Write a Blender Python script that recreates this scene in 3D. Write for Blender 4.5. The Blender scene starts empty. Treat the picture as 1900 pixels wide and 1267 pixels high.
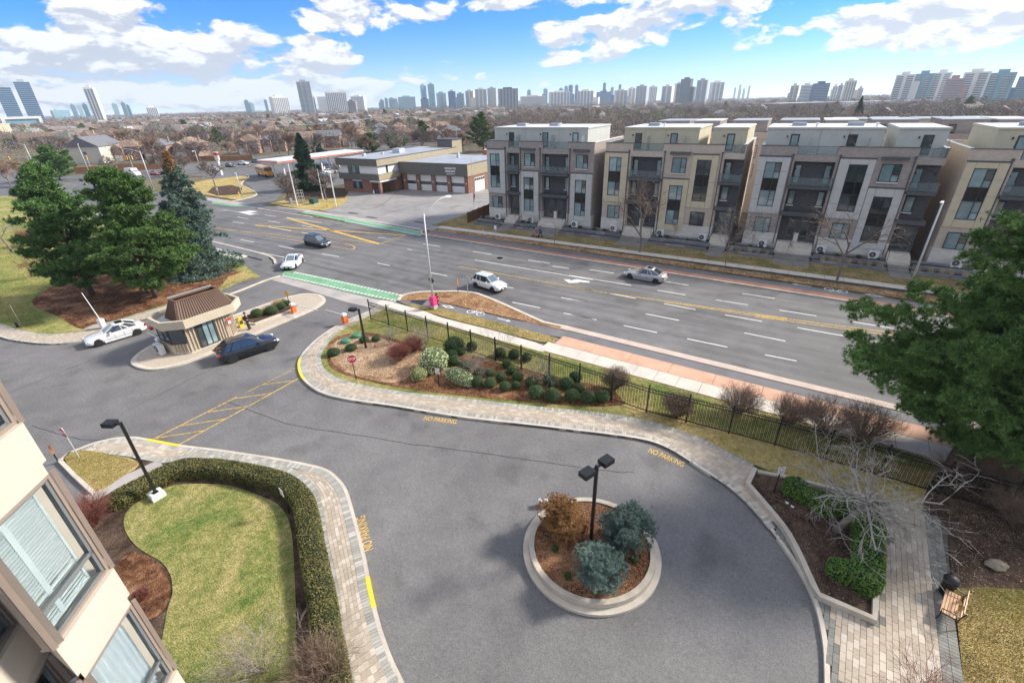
import bpy, math, random, numpy as np
from mathutils import Vector, Matrix, noise as mnoise
random.seed(7); RS = np.random.RandomState(7)
D = bpy.data; SC = bpy.context.scene; COL = SC.collection
rad = math.radians

# ------------------------------------------------------------------ camera
YAW, PITCH, ROLL, CH, FPX = rad(33.5), rad(27.2), rad(1.5), 18.5, 860.0
_h = Vector((-math.sin(YAW), math.cos(YAW), 0))
_fw = _h*math.cos(PITCH) - Vector((0, 0, 1))*math.sin(PITCH)
_rt0 = Vector((math.cos(YAW), math.sin(YAW), 0))
_up0 = _h*math.sin(PITCH) + Vector((0, 0, 1))*math.cos(PITCH)
_rt = _rt0*math.cos(ROLL) - _up0*math.sin(ROLL)
_up = _up0*math.cos(ROLL) + _rt0*math.sin(ROLL)
cam_d = D.cameras.new('camera'); cam = D.objects.new('camera', cam_d); COL.objects.link(cam)
cam_d.sensor_width = 36; cam_d.lens = 36*FPX/1900.0; cam_d.clip_start = .2; cam_d.clip_end = 30000
M = Matrix.Identity(4)
for i, a in enumerate((_rt, _up, -_fw)):
    for j in range(3): M[j][i] = a[j]
M.translation = Vector((0, 0, CH)); cam.matrix_world = M
SC.camera = cam

# ------------------------------------------------------------------ world: sky with broken cumulus
SUN_AZ, SUN_EL = 49.5, 33.0       # degrees, azimuth counted from +X towards +Y
W = D.worlds.new('World'); SC.world = W; W.use_nodes = True
nt = W.node_tree; nt.nodes.clear()
def N(tree, t, **kw):
    n = tree.nodes.new(t)
    for k, v in kw.items(): setattr(n, k, v)
    return n
def wmath(op, a, b=None, c=None, clamp=False):
    n = N(nt, 'ShaderNodeMath', operation=op, use_clamp=clamp)
    for i, v in enumerate((a, b, c)):
        if v is None: continue
        if isinstance(v, (int, float)): n.inputs[i].default_value = v
        else: nt.links.new(v, n.inputs[i])
    return n.outputs[0]
def wmap(v, a, b, c=0., d=1., smooth=True):
    n = N(nt, 'ShaderNodeMapRange'); n.interpolation_type = 'SMOOTHSTEP' if smooth else 'LINEAR'
    nt.links.new(v, n.inputs[0])
    for i, x in enumerate((a, b, c, d)): n.inputs[i+1].default_value = x
    return n.outputs[0]
sky = N(nt, 'ShaderNodeTexSky', sky_type='NISHITA'); sky.sun_disc = False
sky.sun_elevation = rad(SUN_EL); sky.sun_rotation = rad(90-SUN_AZ)
sky.air_density = .7; sky.dust_density = .0; sky.ozone_density = 5.0
hs = N(nt, 'ShaderNodeHueSaturation'); hs.inputs['Saturation'].default_value = 1.45; hs.inputs['Hue'].default_value = .502
nt.links.new(sky.outputs[0], hs.inputs['Color'])
bg_s = N(nt, 'ShaderNodeBackground'); bg_s.inputs[1].default_value = .062
tint = N(nt, 'ShaderNodeMix', data_type='RGBA'); tint.blend_type = 'MULTIPLY'; tint.inputs[0].default_value = 1.; nt.links.new(hs.outputs[0], tint.inputs[6]); tint.inputs[7].default_value = (.90, .83, 1., 1)
nt.links.new(tint.outputs[2], bg_s.inputs[0])
tc = N(nt, 'ShaderNodeTexCoord'); sp = N(nt, 'ShaderNodeSeparateXYZ'); nt.links.new(tc.outputs['Generated'], sp.inputs[0])
az = wmath('ARCTAN2', wmath('MULTIPLY', sp.outputs[0], -1.), sp.outputs[1])      # 0 = +Y, positive to the left
el = wmath('ARCSINE', sp.outputs[2])
def fbm(daz, dele, scale, detail=9., rough=.56, w=0.):
    cv = N(nt, 'ShaderNodeCombineXYZ')
    # clouds flatten and crowd together towards the horizon
    e2 = wmath('ADD', el, dele)
    nt.links.new(wmath('MULTIPLY', wmath('ADD', az, daz), 1.0), cv.inputs[0])
    nt.links.new(wmath('MULTIPLY', wmath('POWER', wmath('MAXIMUM', wmath('ADD', e2, .03), .001), .75), 1.75), cv.inputs[1])
    cv.inputs[2].default_value = w
    no = N(nt, 'ShaderNodeTexNoise'); no.inputs['Scale'].default_value = scale; no.inputs['Detail'].default_value = detail
    no.inputs['Roughness'].default_value = rough; no.inputs['Distortion'].default_value = .25
    nt.links.new(cv.outputs[0], no.inputs['Vector'])
    return no.outputs[0]
def px_dir(x, y):
    d = _fw*FPX + _rt*(x-950) - _up*(y-633.5); d.normalize()
    return math.atan2(-d.x, d.y), math.asin(d.z)
# places where the cumulus stands in the photograph: (x, y, half width, half height, weight)
CL = [(120, 135, 210, 62, .37), (400, 150, 250, 46, .35), (620, 165, 130, 28, .31), (230, 45, 150, 42, 0.27), (60, 100, 130, 50, 0.33), (330, 110, 190, 70, 0.33), (560, 135, 150, 40, 0.27), (150, 170, 300, 32, 0.25), (470, 175, 260, 28, 0.21),
      (640, 22, 110, 38, 0.31), (790, 25, 52, 20, 0.23), (575, 78, 38, 14, 0.25), (1000, 2, 150, 18, 0.29), (1170, 58, 190, 34, 0.32), (1085, 106, 85, 17, 0.27),
      (1310, 15, 120, 22, 0.27), (1560, 38, 110, 26, 0.27), (1720, 45, 190, 46, 0.35), (1820, 75, 60, 18, 0.20), (1880, 30, 90, 40, 0.30),
      (1510, 150, 45, 8, 0.19), (1000, 157, 28, 6, 0.18), (405, 42, 30, 12, 0.19)]
def coverage(dele):
    tot = None
    for (x, y, hw, hh, wt) in CL:
        a0, e0 = px_dir(x, y); a1, _ = px_dir(x-hw, y); a2, _ = px_dir(x+hw, y); _, e1 = px_dir(x, y-hh); _, e2 = px_dir(x, y+hh)
        sa, se = abs(a1-a2)/2, abs(e1-e2)/2
        da = wmath('MULTIPLY', wmath('SUBTRACT', az, a0), 1/sa); de = wmath('MULTIPLY', wmath('SUBTRACT', wmath('ADD', el, dele), e0), 1/se)
        g = wmath('MULTIPLY', wmap(wmath('ADD', wmath('MULTIPLY', da, da), wmath('MULTIPLY', de, de)), 0., 2.2, 1., 0.), wt)
        tot = g if tot is None else wmath('MAXIMUM', tot, g)
    # elsewhere (out of the frame) denser cloud is added further down as fill light
    return tot
def cloud(dele):
    n = fbm(0., dele, 9.5, 12., .6); big = fbm(0., dele, 2.4, 2., .5, 3.)
    hi = wmap(wmath('ADD', el, dele), .36, .6, 0., 1.)
    side = wmap(wmath('ABSOLUTE', wmath('SUBTRACT', az, YAW)), .85, 1.1, 0., 1.)
    out = wmath('MAXIMUM', hi, side)
    cov = wmath('MAXIMUM', coverage(dele), wmath('MULTIPLY', out, wmap(big, .33, .50, .0, .30)))  # unseen cloud beyond the frame, thickened to lighten the shade
    return wmath('SUBTRACT', wmath('ADD', wmath('MULTIPLY', n, 1.35), cov), .83), n, cov
d0, n0_, c0_ = cloud(0.); d1, n1_, c1_ = cloud(.014)
mask = wmap(d0, -.03, .085)
shade = wmath('ADD', wmath('MULTIPLY', wmath('SUBTRACT', n0_, n1_), 1.3), wmath('MULTIPLY', wmath('SUBTRACT', c0_, c1_), .14))                       # positive under the tops, negative at the bases
lit = wmap(shade, -.075, .060, 0., 1.)
cr = N(nt, 'ShaderNodeMix', data_type='RGBA')
nt.links.new(lit, cr.inputs[0]); cr.inputs[6].default_value = (.54, .58, .67, 1); cr.inputs[7].default_value = (1.0, 1.0, 1.0, 1)
bg_c = N(nt, 'ShaderNodeBackground'); bg_c.inputs[1].default_value = .335
nt.links.new(cr.outputs[2], bg_c.inputs[0])
mx = N(nt, 'ShaderNodeMixShader'); nt.links.new(mask, mx.inputs[0]); nt.links.new(bg_s.outputs[0], mx.inputs[1]); nt.links.new(bg_c.outputs[0], mx.inputs[2])
wo = N(nt, 'ShaderNodeOutputWorld'); nt.links.new(mx.outputs[0], wo.inputs[0])
W.cycles.sampling_method = 'MANUAL'; W.cycles.sample_map_resolution = 512

sun_d = D.lights.new('sun', 'SUN'); sun = D.objects.new('sun', sun_d); COL.objects.link(sun)
sun_d.energy = 2.05; sun_d.angle = rad(8.); sun_d.color = (1., .93, .82)
sv = Vector((math.cos(rad(SUN_AZ))*math.cos(rad(SUN_EL)), math.sin(rad(SUN_AZ))*math.cos(rad(SUN_EL)), math.sin(rad(SUN_EL))))
sun.rotation_euler = sv.to_track_quat('Z', 'Y').to_euler()
sun.location = (40, 40, 80)
SC.view_settings.view_transform = 'Standard'; SC.view_settings.look = 'None'; SC.view_settings.gamma = 1; SC.view_settings.use_curve_mapping = False
SC.view_settings.exposure = 1.78
SC.cycles.max_bounces = 6; SC.cycles.transparent_max_bounces = 8; SC.cycles.volume_bounces = 1
SC.cycles.use_denoising = True

# ------------------------------------------------------------------ helpers
def G(px, py, z=0.):
    """point at height z seen at pixel (px, py) of the 1900 x 1267 photograph"""
    d = _fw*FPX + _rt*(px-950) - _up*(py-633.5)
    t = (z-CH)/d.z
    return Vector((d.x*t, d.y*t, z))
def GG(pts, z=0.): return [G(x, y, z) for x, y in pts]
def size_px(p, s):
    d = (Vector(p)-Vector((0, 0, CH)))
    f = d.dot(_fw)
    return s*FPX/f if f > 1 else 0
def in_view(p, m=0):
    d = Vector(p)-Vector((0, 0, CH)); f = d.dot(_fw)
    if f < .5: return False
    x = 950+FPX*d.dot(_rt)/f; y = 633.5-FPX*d.dot(_up)/f
    return -m < x < 1900+m and -m < y < 1267+m
def smooth(pts, n=6, closed=False):
    P = [Vector(p) for p in pts]; out = []; L = len(P)
    for i in range(L if closed else L-1):
        p0 = P[(i-1) % L] if closed or i > 0 else P[0]*2-P[1]
        p1, p2 = P[i], P[(i+1) % L]
        p3 = P[(i+2) % L] if closed or i+2 < L else P[-1]*2-P[-2]
        for k in range(n):
            t = k/n
            out.append(.5*((2*p1)+(p2-p0)*t+(2*p0-5*p1+4*p2-p3)*t*t+(3*p1-p0-3*p2+p3)*t**3))
    if not closed: out.append(P[-1])
    return out
def props(o, label=None, cat=None, group=None, kind=None):
    if label: o['label'] = label
    if cat: o['category'] = cat
    if group: o['group'] = group
    if kind: o['kind'] = kind
    return o
class MB:
    def __init__(s, T=None): s.v = []; s.f = []; s.T = T
    def add(s, vs, fs):
        b = len(s.v)
        if s.T is not None: vs = [s.T @ Vector(p) for p in vs]
        s.v += [tuple(p) for p in vs]; s.f += [tuple(i+b for i in f) for f in fs]; return s
    def box(s, x0, x1, y0, y1, z0, z1):
        return s.add([(x0,y0,z0),(x1,y0,z0),(x1,y1,z0),(x0,y1,z0),(x0,y0,z1),(x1,y0,z1),(x1,y1,z1),(x0,y1,z1)],
                     [(3,2,1,0),(4,5,6,7),(0,1,5,4),(1,2,6,5),(2,3,7,6),(3,0,4,7)])
    def obox(s, c, sx, sy, sz, rz=0):
        ca, sa = math.cos(rz), math.sin(rz); vs = []
        for z in (c[2], c[2]+sz):
            for (a, b) in ((-1,-1),(1,-1),(1,1),(-1,1)):
                x, y = a*sx/2, b*sy/2; vs.append((c[0]+x*ca-y*sa, c[1]+x*sa+y*ca, z))
        return s.add(vs, [(3,2,1,0),(4,5,6,7),(0,1,5,4),(1,2,6,5),(2,3,7,6),(3,0,4,7)])
    def prism(s, poly, z0, z1, bottom=False, top=True):
        n = len(poly); a = sum(poly[i][0]*poly[(i+1)%n][1]-poly[(i+1)%n][0]*poly[i][1] for i in range(n))
        if a < 0: poly = list(reversed(poly))
        vs = [(p[0], p[1], z0) for p in poly]+[(p[0], p[1], z1) for p in poly]
        fs = [(i, (i+1)%n, n+(i+1)%n, n+i) for i in range(n)] if z1 > z0 else []
        if top: fs.append(tuple(range(n, 2*n)))
        if bottom: fs.append(tuple(reversed(range(n))))
        return s.add(vs, fs)
    def sheet(s, poly, z): return s.prism(poly, z, z)
    def loft(s, rings, cap=True):
        n = len(rings[0]); vs = [p for r in rings for p in r]; fs = []
        for i in range(len(rings)-1):
            for j in range(n): fs.append((i*n+j, i*n+(j+1)%n, (i+1)*n+(j+1)%n, (i+1)*n+j))
        if cap: fs += [tuple(reversed(range(n))), tuple(range((len(rings)-1)*n, len(rings)*n))]
        return s.add(vs, fs)
    def tube(s, pts, r, n=8, cap=True):
        P = [Vector(p) for p in pts]; rr = r if isinstance(r, (list, tuple)) else [r]*len(P); rings = []
        for i, p in enumerate(P):
            t = (P[min(i+1, len(P)-1)]-P[max(i-1, 0)]).normalized()
            a = Vector((0,0,1)) if abs(t.z) < .9 else Vector((1,0,0))
            u = t.cross(a).normalized(); w = t.cross(u)
            rings.append([p+(u*math.cos(2*math.pi*k/n)+w*math.sin(2*math.pi*k/n))*-rr[i] for k in range(n)])
        return s.loft([list(reversed(q)) for q in rings], cap)
    def lathe(s, prof, c=(0,0,0), n=12):
        return s.loft([[(c[0]+r*math.cos(2*math.pi*k/n), c[1]+r*math.sin(2*math.pi*k/n), c[2]+z) for k in range(n)] for r, z in prof])
    def ribbon(s, pts, w0, w1, z0, z1, closed=False):
        """kerb-like strip between offsets w0 and w1 (to the left of the line)"""
        P = [Vector((p[0], p[1])) for p in pts]; n = len(P); A = []; B = []
        for i in range(n):
            a = P[(i-1) % n] if closed else P[max(i-1, 0)]; b = P[(i+1) % n] if closed else P[min(i+1, n-1)]
            t = (b-a).normalized(); nn = Vector((-t.y, t.x)); A.append(P[i]+nn*w0); B.append(P[i]+nn*w1)
        vs = [(p.x,p.y,z0) for p in A]+[(p.x,p.y,z0) for p in B]+[(p.x,p.y,z1) for p in A]+[(p.x,p.y,z1) for p in B]
        fs = []
        for i in range(n if closed else n-1):
            j = (i+1) % n
            fs += [(2*n+i, 2*n+j, 3*n+j, 3*n+i)]
            if z1 > z0: fs += [(i, j, 2*n+j, 2*n+i), (n+j, n+i, 3*n+i, 3*n+j)]
        if not closed and z1 > z0: fs += [(0, 2*n, 3*n, n), (n-1, 2*n-1, 4*n-1, 3*n-1)]
        return s.add(vs, fs)
    def mesh(s, name, m, sm=False):
        me = D.meshes.new(name); me.from_pydata(s.v, [], s.f)
        for x in (m if isinstance(m, (list, tuple)) else [m]): me.materials.append(x)
        if sm: me.polygons.foreach_set('use_smooth', [True]*len(me.polygons))
        me.update(); return me
    def build(s, name, m, parent=None, sm=False, **kw):
        o = D.objects.new(name, s.mesh(name, m, sm)); COL.objects.link(o)
        if parent: o.parent = parent
        return props(o, **kw)
def npmesh(name, V, F, m, sm=False):
    """V (n,3), F (m,3) or (m,4) arrays"""
    me = D.meshes.new(name); k = F.shape[1]
    me.vertices.add(len(V)); me.vertices.foreach_set('co', np.ascontiguousarray(V, dtype=np.float32).ravel())
    me.loops.add(F.size); me.loops.foreach_set('vertex_index', np.ascontiguousarray(F, dtype=np.int32).ravel())
    me.polygons.add(len(F)); me.polygons.foreach_set('loop_start', np.arange(0, F.size, k, dtype=np.int32))
    me.polygons.foreach_set('loop_total', np.full(len(F), k, dtype=np.int32))
    if sm: me.polygons.foreach_set('use_smooth', np.ones(len(F), dtype=bool))
    me.materials.append(m); me.update(calc_edges=True); return me
def link(name, me, parent=None, loc=None, rz=0, sc=None, **kw):
    o = D.objects.new(name, me); COL.objects.link(o)
    if parent: o.parent = parent
    if loc is not None: o.location = loc
    o.rotation_euler = (0, 0, rz)
    if sc is not None: o.scale = sc if isinstance(sc, (tuple, list, Vector)) else (sc, sc, sc)
    return props(o, **kw)
def thing(name, label, cat, loc=(0,0,0), rz=0, group=None):
    o = D.objects.new(name, None); COL.objects.link(o); o.location = loc; o.rotation_euler = (0, 0, rz); o.empty_display_size = .3
    return props(o, label, cat, group)
KIDS = {}
def copy_tree(o, parent=None, label=None, loc=None, rz=None, sc=None, matmap=None):
    c = o.copy(); COL.objects.link(c); c.parent = parent
    if matmap and o.type == 'MESH' and o.data.materials and o.data.materials[0].name in matmap:
        key = (o.data.name, matmap[o.data.materials[0].name].name)
        if key not in KIDS:
            me = o.data.copy(); me.materials[0] = matmap[o.data.materials[0].name]; KIDS[key] = me
        c.data = KIDS[key]
    for ch in o.children: copy_tree(ch, c, matmap=matmap)
    if label: c['label'] = label
    if loc is not None: c.location = loc
    if rz is not None: c.rotation_euler = (0, 0, rz)
    if sc is not None: c.scale = (sc, sc, sc)
    return c

# ------------------------------------------------------------------ materials
def newmat(name):
    m = D.materials.new(name); m.use_nodes = True; t = m.node_tree; t.nodes.clear()
    b = N(t, 'ShaderNodeBsdfPrincipled'); o = N(t, 'ShaderNodeOutputMaterial'); t.links.new(b.outputs[0], o.inputs[0])
    return m, t, b
def coords(t, world=False, scale=(1,1,1)):
    if world: src = N(t, 'ShaderNodeNewGeometry').outputs['Position']
    else: src = N(t, 'ShaderNodeTexCoord').outputs['Object']
    mp = N(t, 'ShaderNodeMapping'); mp.inputs['Scale'].default_value = scale; t.links.new(src, mp.inputs[0]); return mp.outputs[0]
def noise(t, vec, scale, detail=4, rough=.55, dist=0):
    n = N(t, 'ShaderNodeTexNoise'); n.inputs['Scale'].default_value = scale; n.inputs['Detail'].default_value = detail
    n.inputs['Roughness'].default_value = rough; n.inputs['Distortion'].default_value = dist; t.links.new(vec, n.inputs['Vector']); return n.outputs[0]
def ramp(t, fac, stops):
    r = N(t, 'ShaderNodeValToRGB'); t.links.new(fac, r.inputs[0]); e = r.color_ramp.elements
    while len(e) < len(stops): e.new(.5)
    for i, (p, c) in enumerate(stops): e[i].position = p; e[i].color = (*c, 1)
    return r.outputs[0]
def mixc(t, fac, a, b, mode='MIX'):
    n = N(t, 'ShaderNodeMix', data_type='RGBA'); n.blend_type = mode
    for i, v in ((0, fac), (6, a), (7, b)):
        if isinstance(v, (int, float)): n.inputs[i].default_value = v
        elif isinstance(v, tuple): n.inputs[i].default_value = (*v, 1)
        else: t.links.new(v, n.inputs[i])
    return n.outputs[2]
def bump(t, b, h, strength, dist=.02):
    n = N(t, 'ShaderNodeBump'); n.inputs['Strength'].default_value = strength; n.inputs['Distance'].default_value = dist
    t.links.new(h, n.inputs['Height']); t.links.new(n.outputs[0], b.inputs['Normal'])
MATS = {}
def mat(name, col, rough=.7, var=.15, scale=3., metal=0., spec=.5, bmp=0., world=False, coat=0., fine=40.):
    if name in MATS: return MATS[name]
    m, t, b = newmat(name); v = coords(t, world)
    if var > 0:
        n1 = noise(t, v, scale); n2 = noise(t, v, fine, 2)
        lo = tuple(c*(1-var) for c in col); hi = tuple(min(1, c*(1+var)) for c in col)
        c = ramp(t, n1, [(.3, lo), (.7, hi)])
        c = mixc(t, .35*min(1, var*3), c, ramp(t, n2, [(.3, tuple(x*.75 for x in lo)), (.7, tuple(min(1, x*1.15) for x in hi))]))
        t.links.new(c, b.inputs['Base Color'])
        if bmp: bump(t, b, n2, bmp)
    else: b.inputs['Base Color'].default_value = (*col, 1)
    b.inputs['Roughness'].default_value = rough; b.inputs['Metallic'].default_value = metal; b.inputs['Specular IOR Level'].default_value = spec
    b.inputs['Coat Weight'].default_value = coat; b.inputs['Coat Roughness'].default_value = .05
    MATS[name] = m; return m
def scl(t, c, n, lo, hi, a=.32, b=.68):
    m_ = N(t, 'ShaderNodeMapRange'); t.links.new(n, m_.inputs[0]); m_.inputs[1].default_value = a; m_.inputs[2].default_value = b; m_.inputs[3].default_value = lo; m_.inputs[4].default_value = hi
    return mixc(t, 1., c, m_.outputs[0], 'MULTIPLY')
def leafmat(name, c1, c2, c3, rough=.6, big=1.2, trans=.0):
    """foliage: colour differs from leaf to leaf and in larger clumps"""
    m, t, b = newmat(name); g = N(t, 'ShaderNodeNewGeometry'); oi = N(t, 'ShaderNodeObjectInfo')
    v = coords(t, False); n1 = noise(t, v, big, 2)
    c = ramp(t, g.outputs['Random Per Island'], [(0., c1), (.55, c2), (1., c3)])
    c = mixc(t, ramp(t, n1, [(.35, (0,0,0)), (.65, (1,1,1))]), c, mixc(t, .75, c, c3))
    n = N(t, 'ShaderNodeHueSaturation'); t.links.new(c, n.inputs['Color'])
    mr = N(t, 'ShaderNodeMapRange'); t.links.new(oi.outputs['Random'], mr.inputs[0]); mr.inputs[3].default_value = .8; mr.inputs[4].default_value = 1.2
    t.links.new(mr.outputs[0], n.inputs['Value']); t.links.new(n.outputs[0], b.inputs['Base Color'])
    b.inputs['Roughness'].default_value = rough; b.inputs['Specular IOR Level'].default_value = .25
    MATS[name] = m; return m
# ------------------------------------------------------------------ surface materials
def asphalt(name, base, blot, tint=(1., .99, 1.03), speck=.6, streak=0., lanes=False):
    m, t, b = newmat(name); v = coords(t, True)
    big = noise(t, v, .085, 5, .6, .8); mid = noise(t, v, .6, 6, .65, .4); st = noise(t, coords(t, True, (.05, .8, 1)), 1.0, 5, .6)
    grain = noise(t, v, 17., 3, .8); grain2 = noise(t, v, 5.5, 4, .75); oil = noise(t, v, .33, 3, .5, .3)
    c = ramp(t, big, [(.3, tuple(base*(1-blot)*x for x in tint)), (.7, tuple(base*(1+blot)*x for x in tint))])
    c = scl(t, c, mid, .86, 1.14); c = scl(t, c, oil, .76, 1.0, .30, .42)
    if streak: c = scl(t, c, st, 1-streak*.3, 1+streak*.25)  # lighter and darker streaks drawn out along the road
    if lanes:
        s = N(t, 'ShaderNodeSeparateXYZ'); t.links.new(v, s.inputs[0]); w = N(t, 'ShaderNodeMath', operation='SINE'); k_ = N(t, 'ShaderNodeMath', operation='MULTIPLY'); t.links.new(s.outputs[1], k_.inputs[0]); k_.inputs[1].default_value = 3.9; t.links.new(k_.outputs[0], w.inputs[0]); c = scl(t, c, w.outputs[0], .93, 1.04, -1, 1)
    c = scl(t, c, grain, 1-speck*.55, 1+speck*.75); c = scl(t, c, grain2, 1-speck*.28, 1+speck*.28)
    t.links.new(c, b.inputs['Base Color'])
    t.links.new(ramp(t, mid, [(.3, (.58,)*3), (.7, (.9,)*3)]), b.inputs['Roughness']); b.inputs['Specular IOR Level'].default_value = .4
    bump(t, b, grain, .3, .012); return m
M_SITE = asphalt('site_asphalt', .150, .16, tint=(1.03, 1.0, .99))
M_ROAD = asphalt('road_asphalt', .145, .20, tint=(1.02, 1.0, 1.0), speck=.3, streak=.75, lanes=True)
M_TRACK = asphalt('track_asphalt', .16, .08, speck=.2)
M_LOT = asphalt('forecourt_asphalt', .27, .16, tint=(1.05, 1., .98), speck=.12, streak=.3)
def turf(name, cols, sc=.35, dry=.5, fine=28., mid=2.6):
    m, t, b = newmat(name); v = coords(t, True)
    n1 = noise(t, v, sc, 6, .65, .5); n2 = noise(t, v, fine, 3, .75); n3 = noise(t, v, mid, 5, .72, .8); n4 = noise(t, coords(t, True, (1, 2.2, 1)), 8., 4, .75)
    c = ramp(t, n1, [(dry-.10, cols[0]), (dry, cols[1]), (dry+.11, cols[2])])
    c = mixc(t, .38, c, ramp(t, n3, [(.38, cols[0]), (.5, cols[1]), (.62, cols[2])]))
    c = scl(t, c, n3, .82, 1.16); c = scl(t, c, n4, .62, 1.36); c = scl(t, c, n2, .55, 1.42)
    t.links.new(c, b.inputs['Base Color']); b.inputs['Roughness'].default_value = .95; b.inputs['Specular IOR Level'].default_value = .1
    bump(t, b, n4, .9, .08); return m
M_LAWN = turf('lawn_grass', [(.12, .20, .045), (.28, .28, .09), (.46, .38, .17)], .24, .5)
M_DRY = turf('dry_grass', [(.22, .22, .06), (.38, .31, .11), (.52, .39, .18)], .4, .42)
M_VERGE = turf('verge_grass', [(.15, .15, .055), (.27, .21, .10), (.38, .28, .15)], .5, .5)
M_SOIL = turf('dark_soil', [(.05, .034, .026), (.095, .062, .045), (.16, .11, .08)], .8, .5)
M_MULCH = turf('bark_mulch', [(.075, .034, .018), (.18, .082, .04), (.42, .24, .14)], .5, .52)
M_LITTER = turf('leaf_litter', [(.16, .075, .035), (.33, .17, .085), (.52, .34, .19)], .7, .45)
M_STRAW = turf('straw_mulch', [(.15, .075, .04), (.38, .23, .13), (.62, .46, .30)], .7, .47)
M_FAR = turf('winter_ground', [(.12, .10, .075), (.20, .16, .12), (.16, .155, .07)], .012, .5, .6)
M_CONC = mat('concrete', (.60, .55, .48), .85, .14, .8, world=True, bmp=.15)
M_CURB = mat('curb_concrete', (.56, .50, .42), .85, .18, 1.2, world=True, bmp=.2)
M_CONC2 = mat('old_concrete', (.40, .37, .35), .9, .2, .5, world=True, bmp=.15)
def worn(name, col, under, lo=.36, hi=.46, sc=5.):
    m, t, b = newmat(name); v = coords(t, True); n = noise(t, v, sc, 5, .7); n2 = noise(t, v, .8, 3); c = mixc(t, ramp(t, n, [(lo, (0,)*3), (hi, (1,)*3)]), under, col); c = scl(t, c, n2, .82, 1.08); t.links.new(c, b.inputs['Base Color']); b.inputs['Roughness'].default_value = .75; return m
M_WHITE = worn('road_paint_white', (.78, .78, .76), (.22, .22, .22), .33, .42)
M_YEL = worn('road_paint_yellow', (.74, .45, .06), (.24, .19, .13), .40, .52)
M_YEL2 = mat('curb_paint_yellow', (.85, .62, .03), .6, .08, 1.5, world=True)
M_GREEN = worn('bike_lane_green', (.20, .45, .25), (.17, .27, .19), .36, .55, 2.5)
M_RED = mat('red_brick_strip', (.36, .17, .11), .85, .22, 1.2, world=True, bmp=.2)
M_ORANGE = mat('orange_concrete', (.58, .35, .24), .85, .2, .7, world=True)
M_TAR = mat('crack_tar', (.022, .022, .024), .6, .2, 2., world=True)
def pavermat(name, c0, c1, c2):
    m, t, b = newmat(name); g = N(t, 'ShaderNodeNewGeometry'); oi = N(t, 'ShaderNodeObjectInfo')
    r = N(t, 'ShaderNodeMath', operation='FRACT'); a = N(t, 'ShaderNodeMath', operation='ADD')
    t.links.new(g.outputs['Random Per Island'], a.inputs[0]); t.links.new(oi.outputs['Random'], a.inputs[1]); t.links.new(a.outputs[0], r.inputs[0])
    c = ramp(t, r.outputs[0], [(0., c0), (.6, c1), (1., c2)])
    v = coords(t, True); n = noise(t, v, 1.1, 4, .6); n2 = noise(t, v, 22., 3)
    c = mixc(t, ramp(t, n, [(.35, (0,)*3), (.7, (.5,)*3)]), c, tuple(x*.62 for x in c1))
    c = mixc(t, .3, c, ramp(t, n2, [(.3, tuple(x*.6 for x in c1)), (.7, tuple(min(1, x*1.3) for x in c1))]))
    t.links.new(c, b.inputs['Base Color']); b.inputs['Roughness'].default_value = .85; bump(t, b, n2, .2, .01); return m
M_PAV = pavermat('paver_beige', (.36, .30, .23), (.50, .42, .33), (.68, .62, .54))
M_PAVB = pavermat('paver_border', (.24, .235, .21), (.40, .39, .35), (.62, .60, .56))
M_PAVG = pavermat('paver_charcoal', (.15, .155, .135), (.21, .21, .185), (.30, .30, .275))
M_JOINT = mat('joint_sand', (.12, .10, .08), .95, .2, 3., world=True)

ST = dict(kind='structure')
def sheet(name, pts, z, m, zb=None, **kw):
    b = MB(); b.prism([(p[0], p[1]) for p in pts], z if zb is None else zb, z)
    return b.build(name, m, **(kw or ST))
# ground to the horizon
b = MB(); R0 = 6400; b.sheet([(R0*math.cos(2*math.pi*i/48), R0*math.sin(2*math.pi*i/48)) for i in range(48)], -.05); b.build('ground', M_FAR, **ST)
# private site: one asphalt sheet, islands stand on it
sheet('driveway', [(-170, -60), (70, -60), (70, 35.0), (-170, 35.0)], 0., M_SITE)
# ---- main road
sheet('main_road', [(-420, 35.0), (160, 35.0), (160, 54.2), (-420, 54.2)], .012, M_ROAD)
# cross street and filling station ground behind
sheet('cross_street', [(-216, 54.2), (-178, 54.2), (-186, 330), (-206, 330)], .008, M_ROAD)
sheet('cross_street_near', [(-216, -60), (-178, -60), (-178, 35.0), (-216, 35.0)], .008, M_ROAD)
sheet('station_lot', [(-176, 76), (-104, 76), (-104, 86), (-110, 135), (-176, 135)], .01, M_ROAD)
sheet('side_driveway', GG([(405,376),(440,372),(470,352),(452,338),(462,330),(475,322),(560,318),(560,345),(530,352),(512,372),(490,380)]), .02, M_ROAD)
# ---- fire hall forecourt
sheet('forecourt', [(-99.5,66.6),(-93.,60.),(-81.1,58.6),(-60,57.4),(-52.4,57.0),(-52.6,61),(-56.3,80),(-57,94),(-88,96),(-88,78.6),(-100,78.3)], .02, M_LOT)
# ---- far side of the road: kerb, brick strip, cycle track, verge, footpath, lawn
def band(name, v0, v1, u0, u1, z, m, tilt=0., zb=0.):
    f = lambda u, v: (u, v+tilt*(u+50)); n = 12
    A = [f(u0+(u1-u0)*i/n, v0) for i in range(n+1)]; B = [f(u0+(u1-u0)*i/n, v1) for i in range(n, -1, -1)]
    b = MB(); b.prism(A+B, zb, z); return b.build(name, m, **ST)
TL = .030
band('far_kerb', 54.2, 54.42, -53, 160, .13, M_CURB)
band('brick_strip', 54.42, 55.35, -53, 160, .125, M_RED)
band('far_cycle_track', 55.35, 57.0, -53, 160, .11, M_TRACK)
band('far_verge', 57.0, 58.7, -52.8, 160, .12, M_VERGE, 0.012)
band('far_lawn', 60.0, 71.0, -55.5, 160, .11, M_VERGE, TL)
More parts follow.
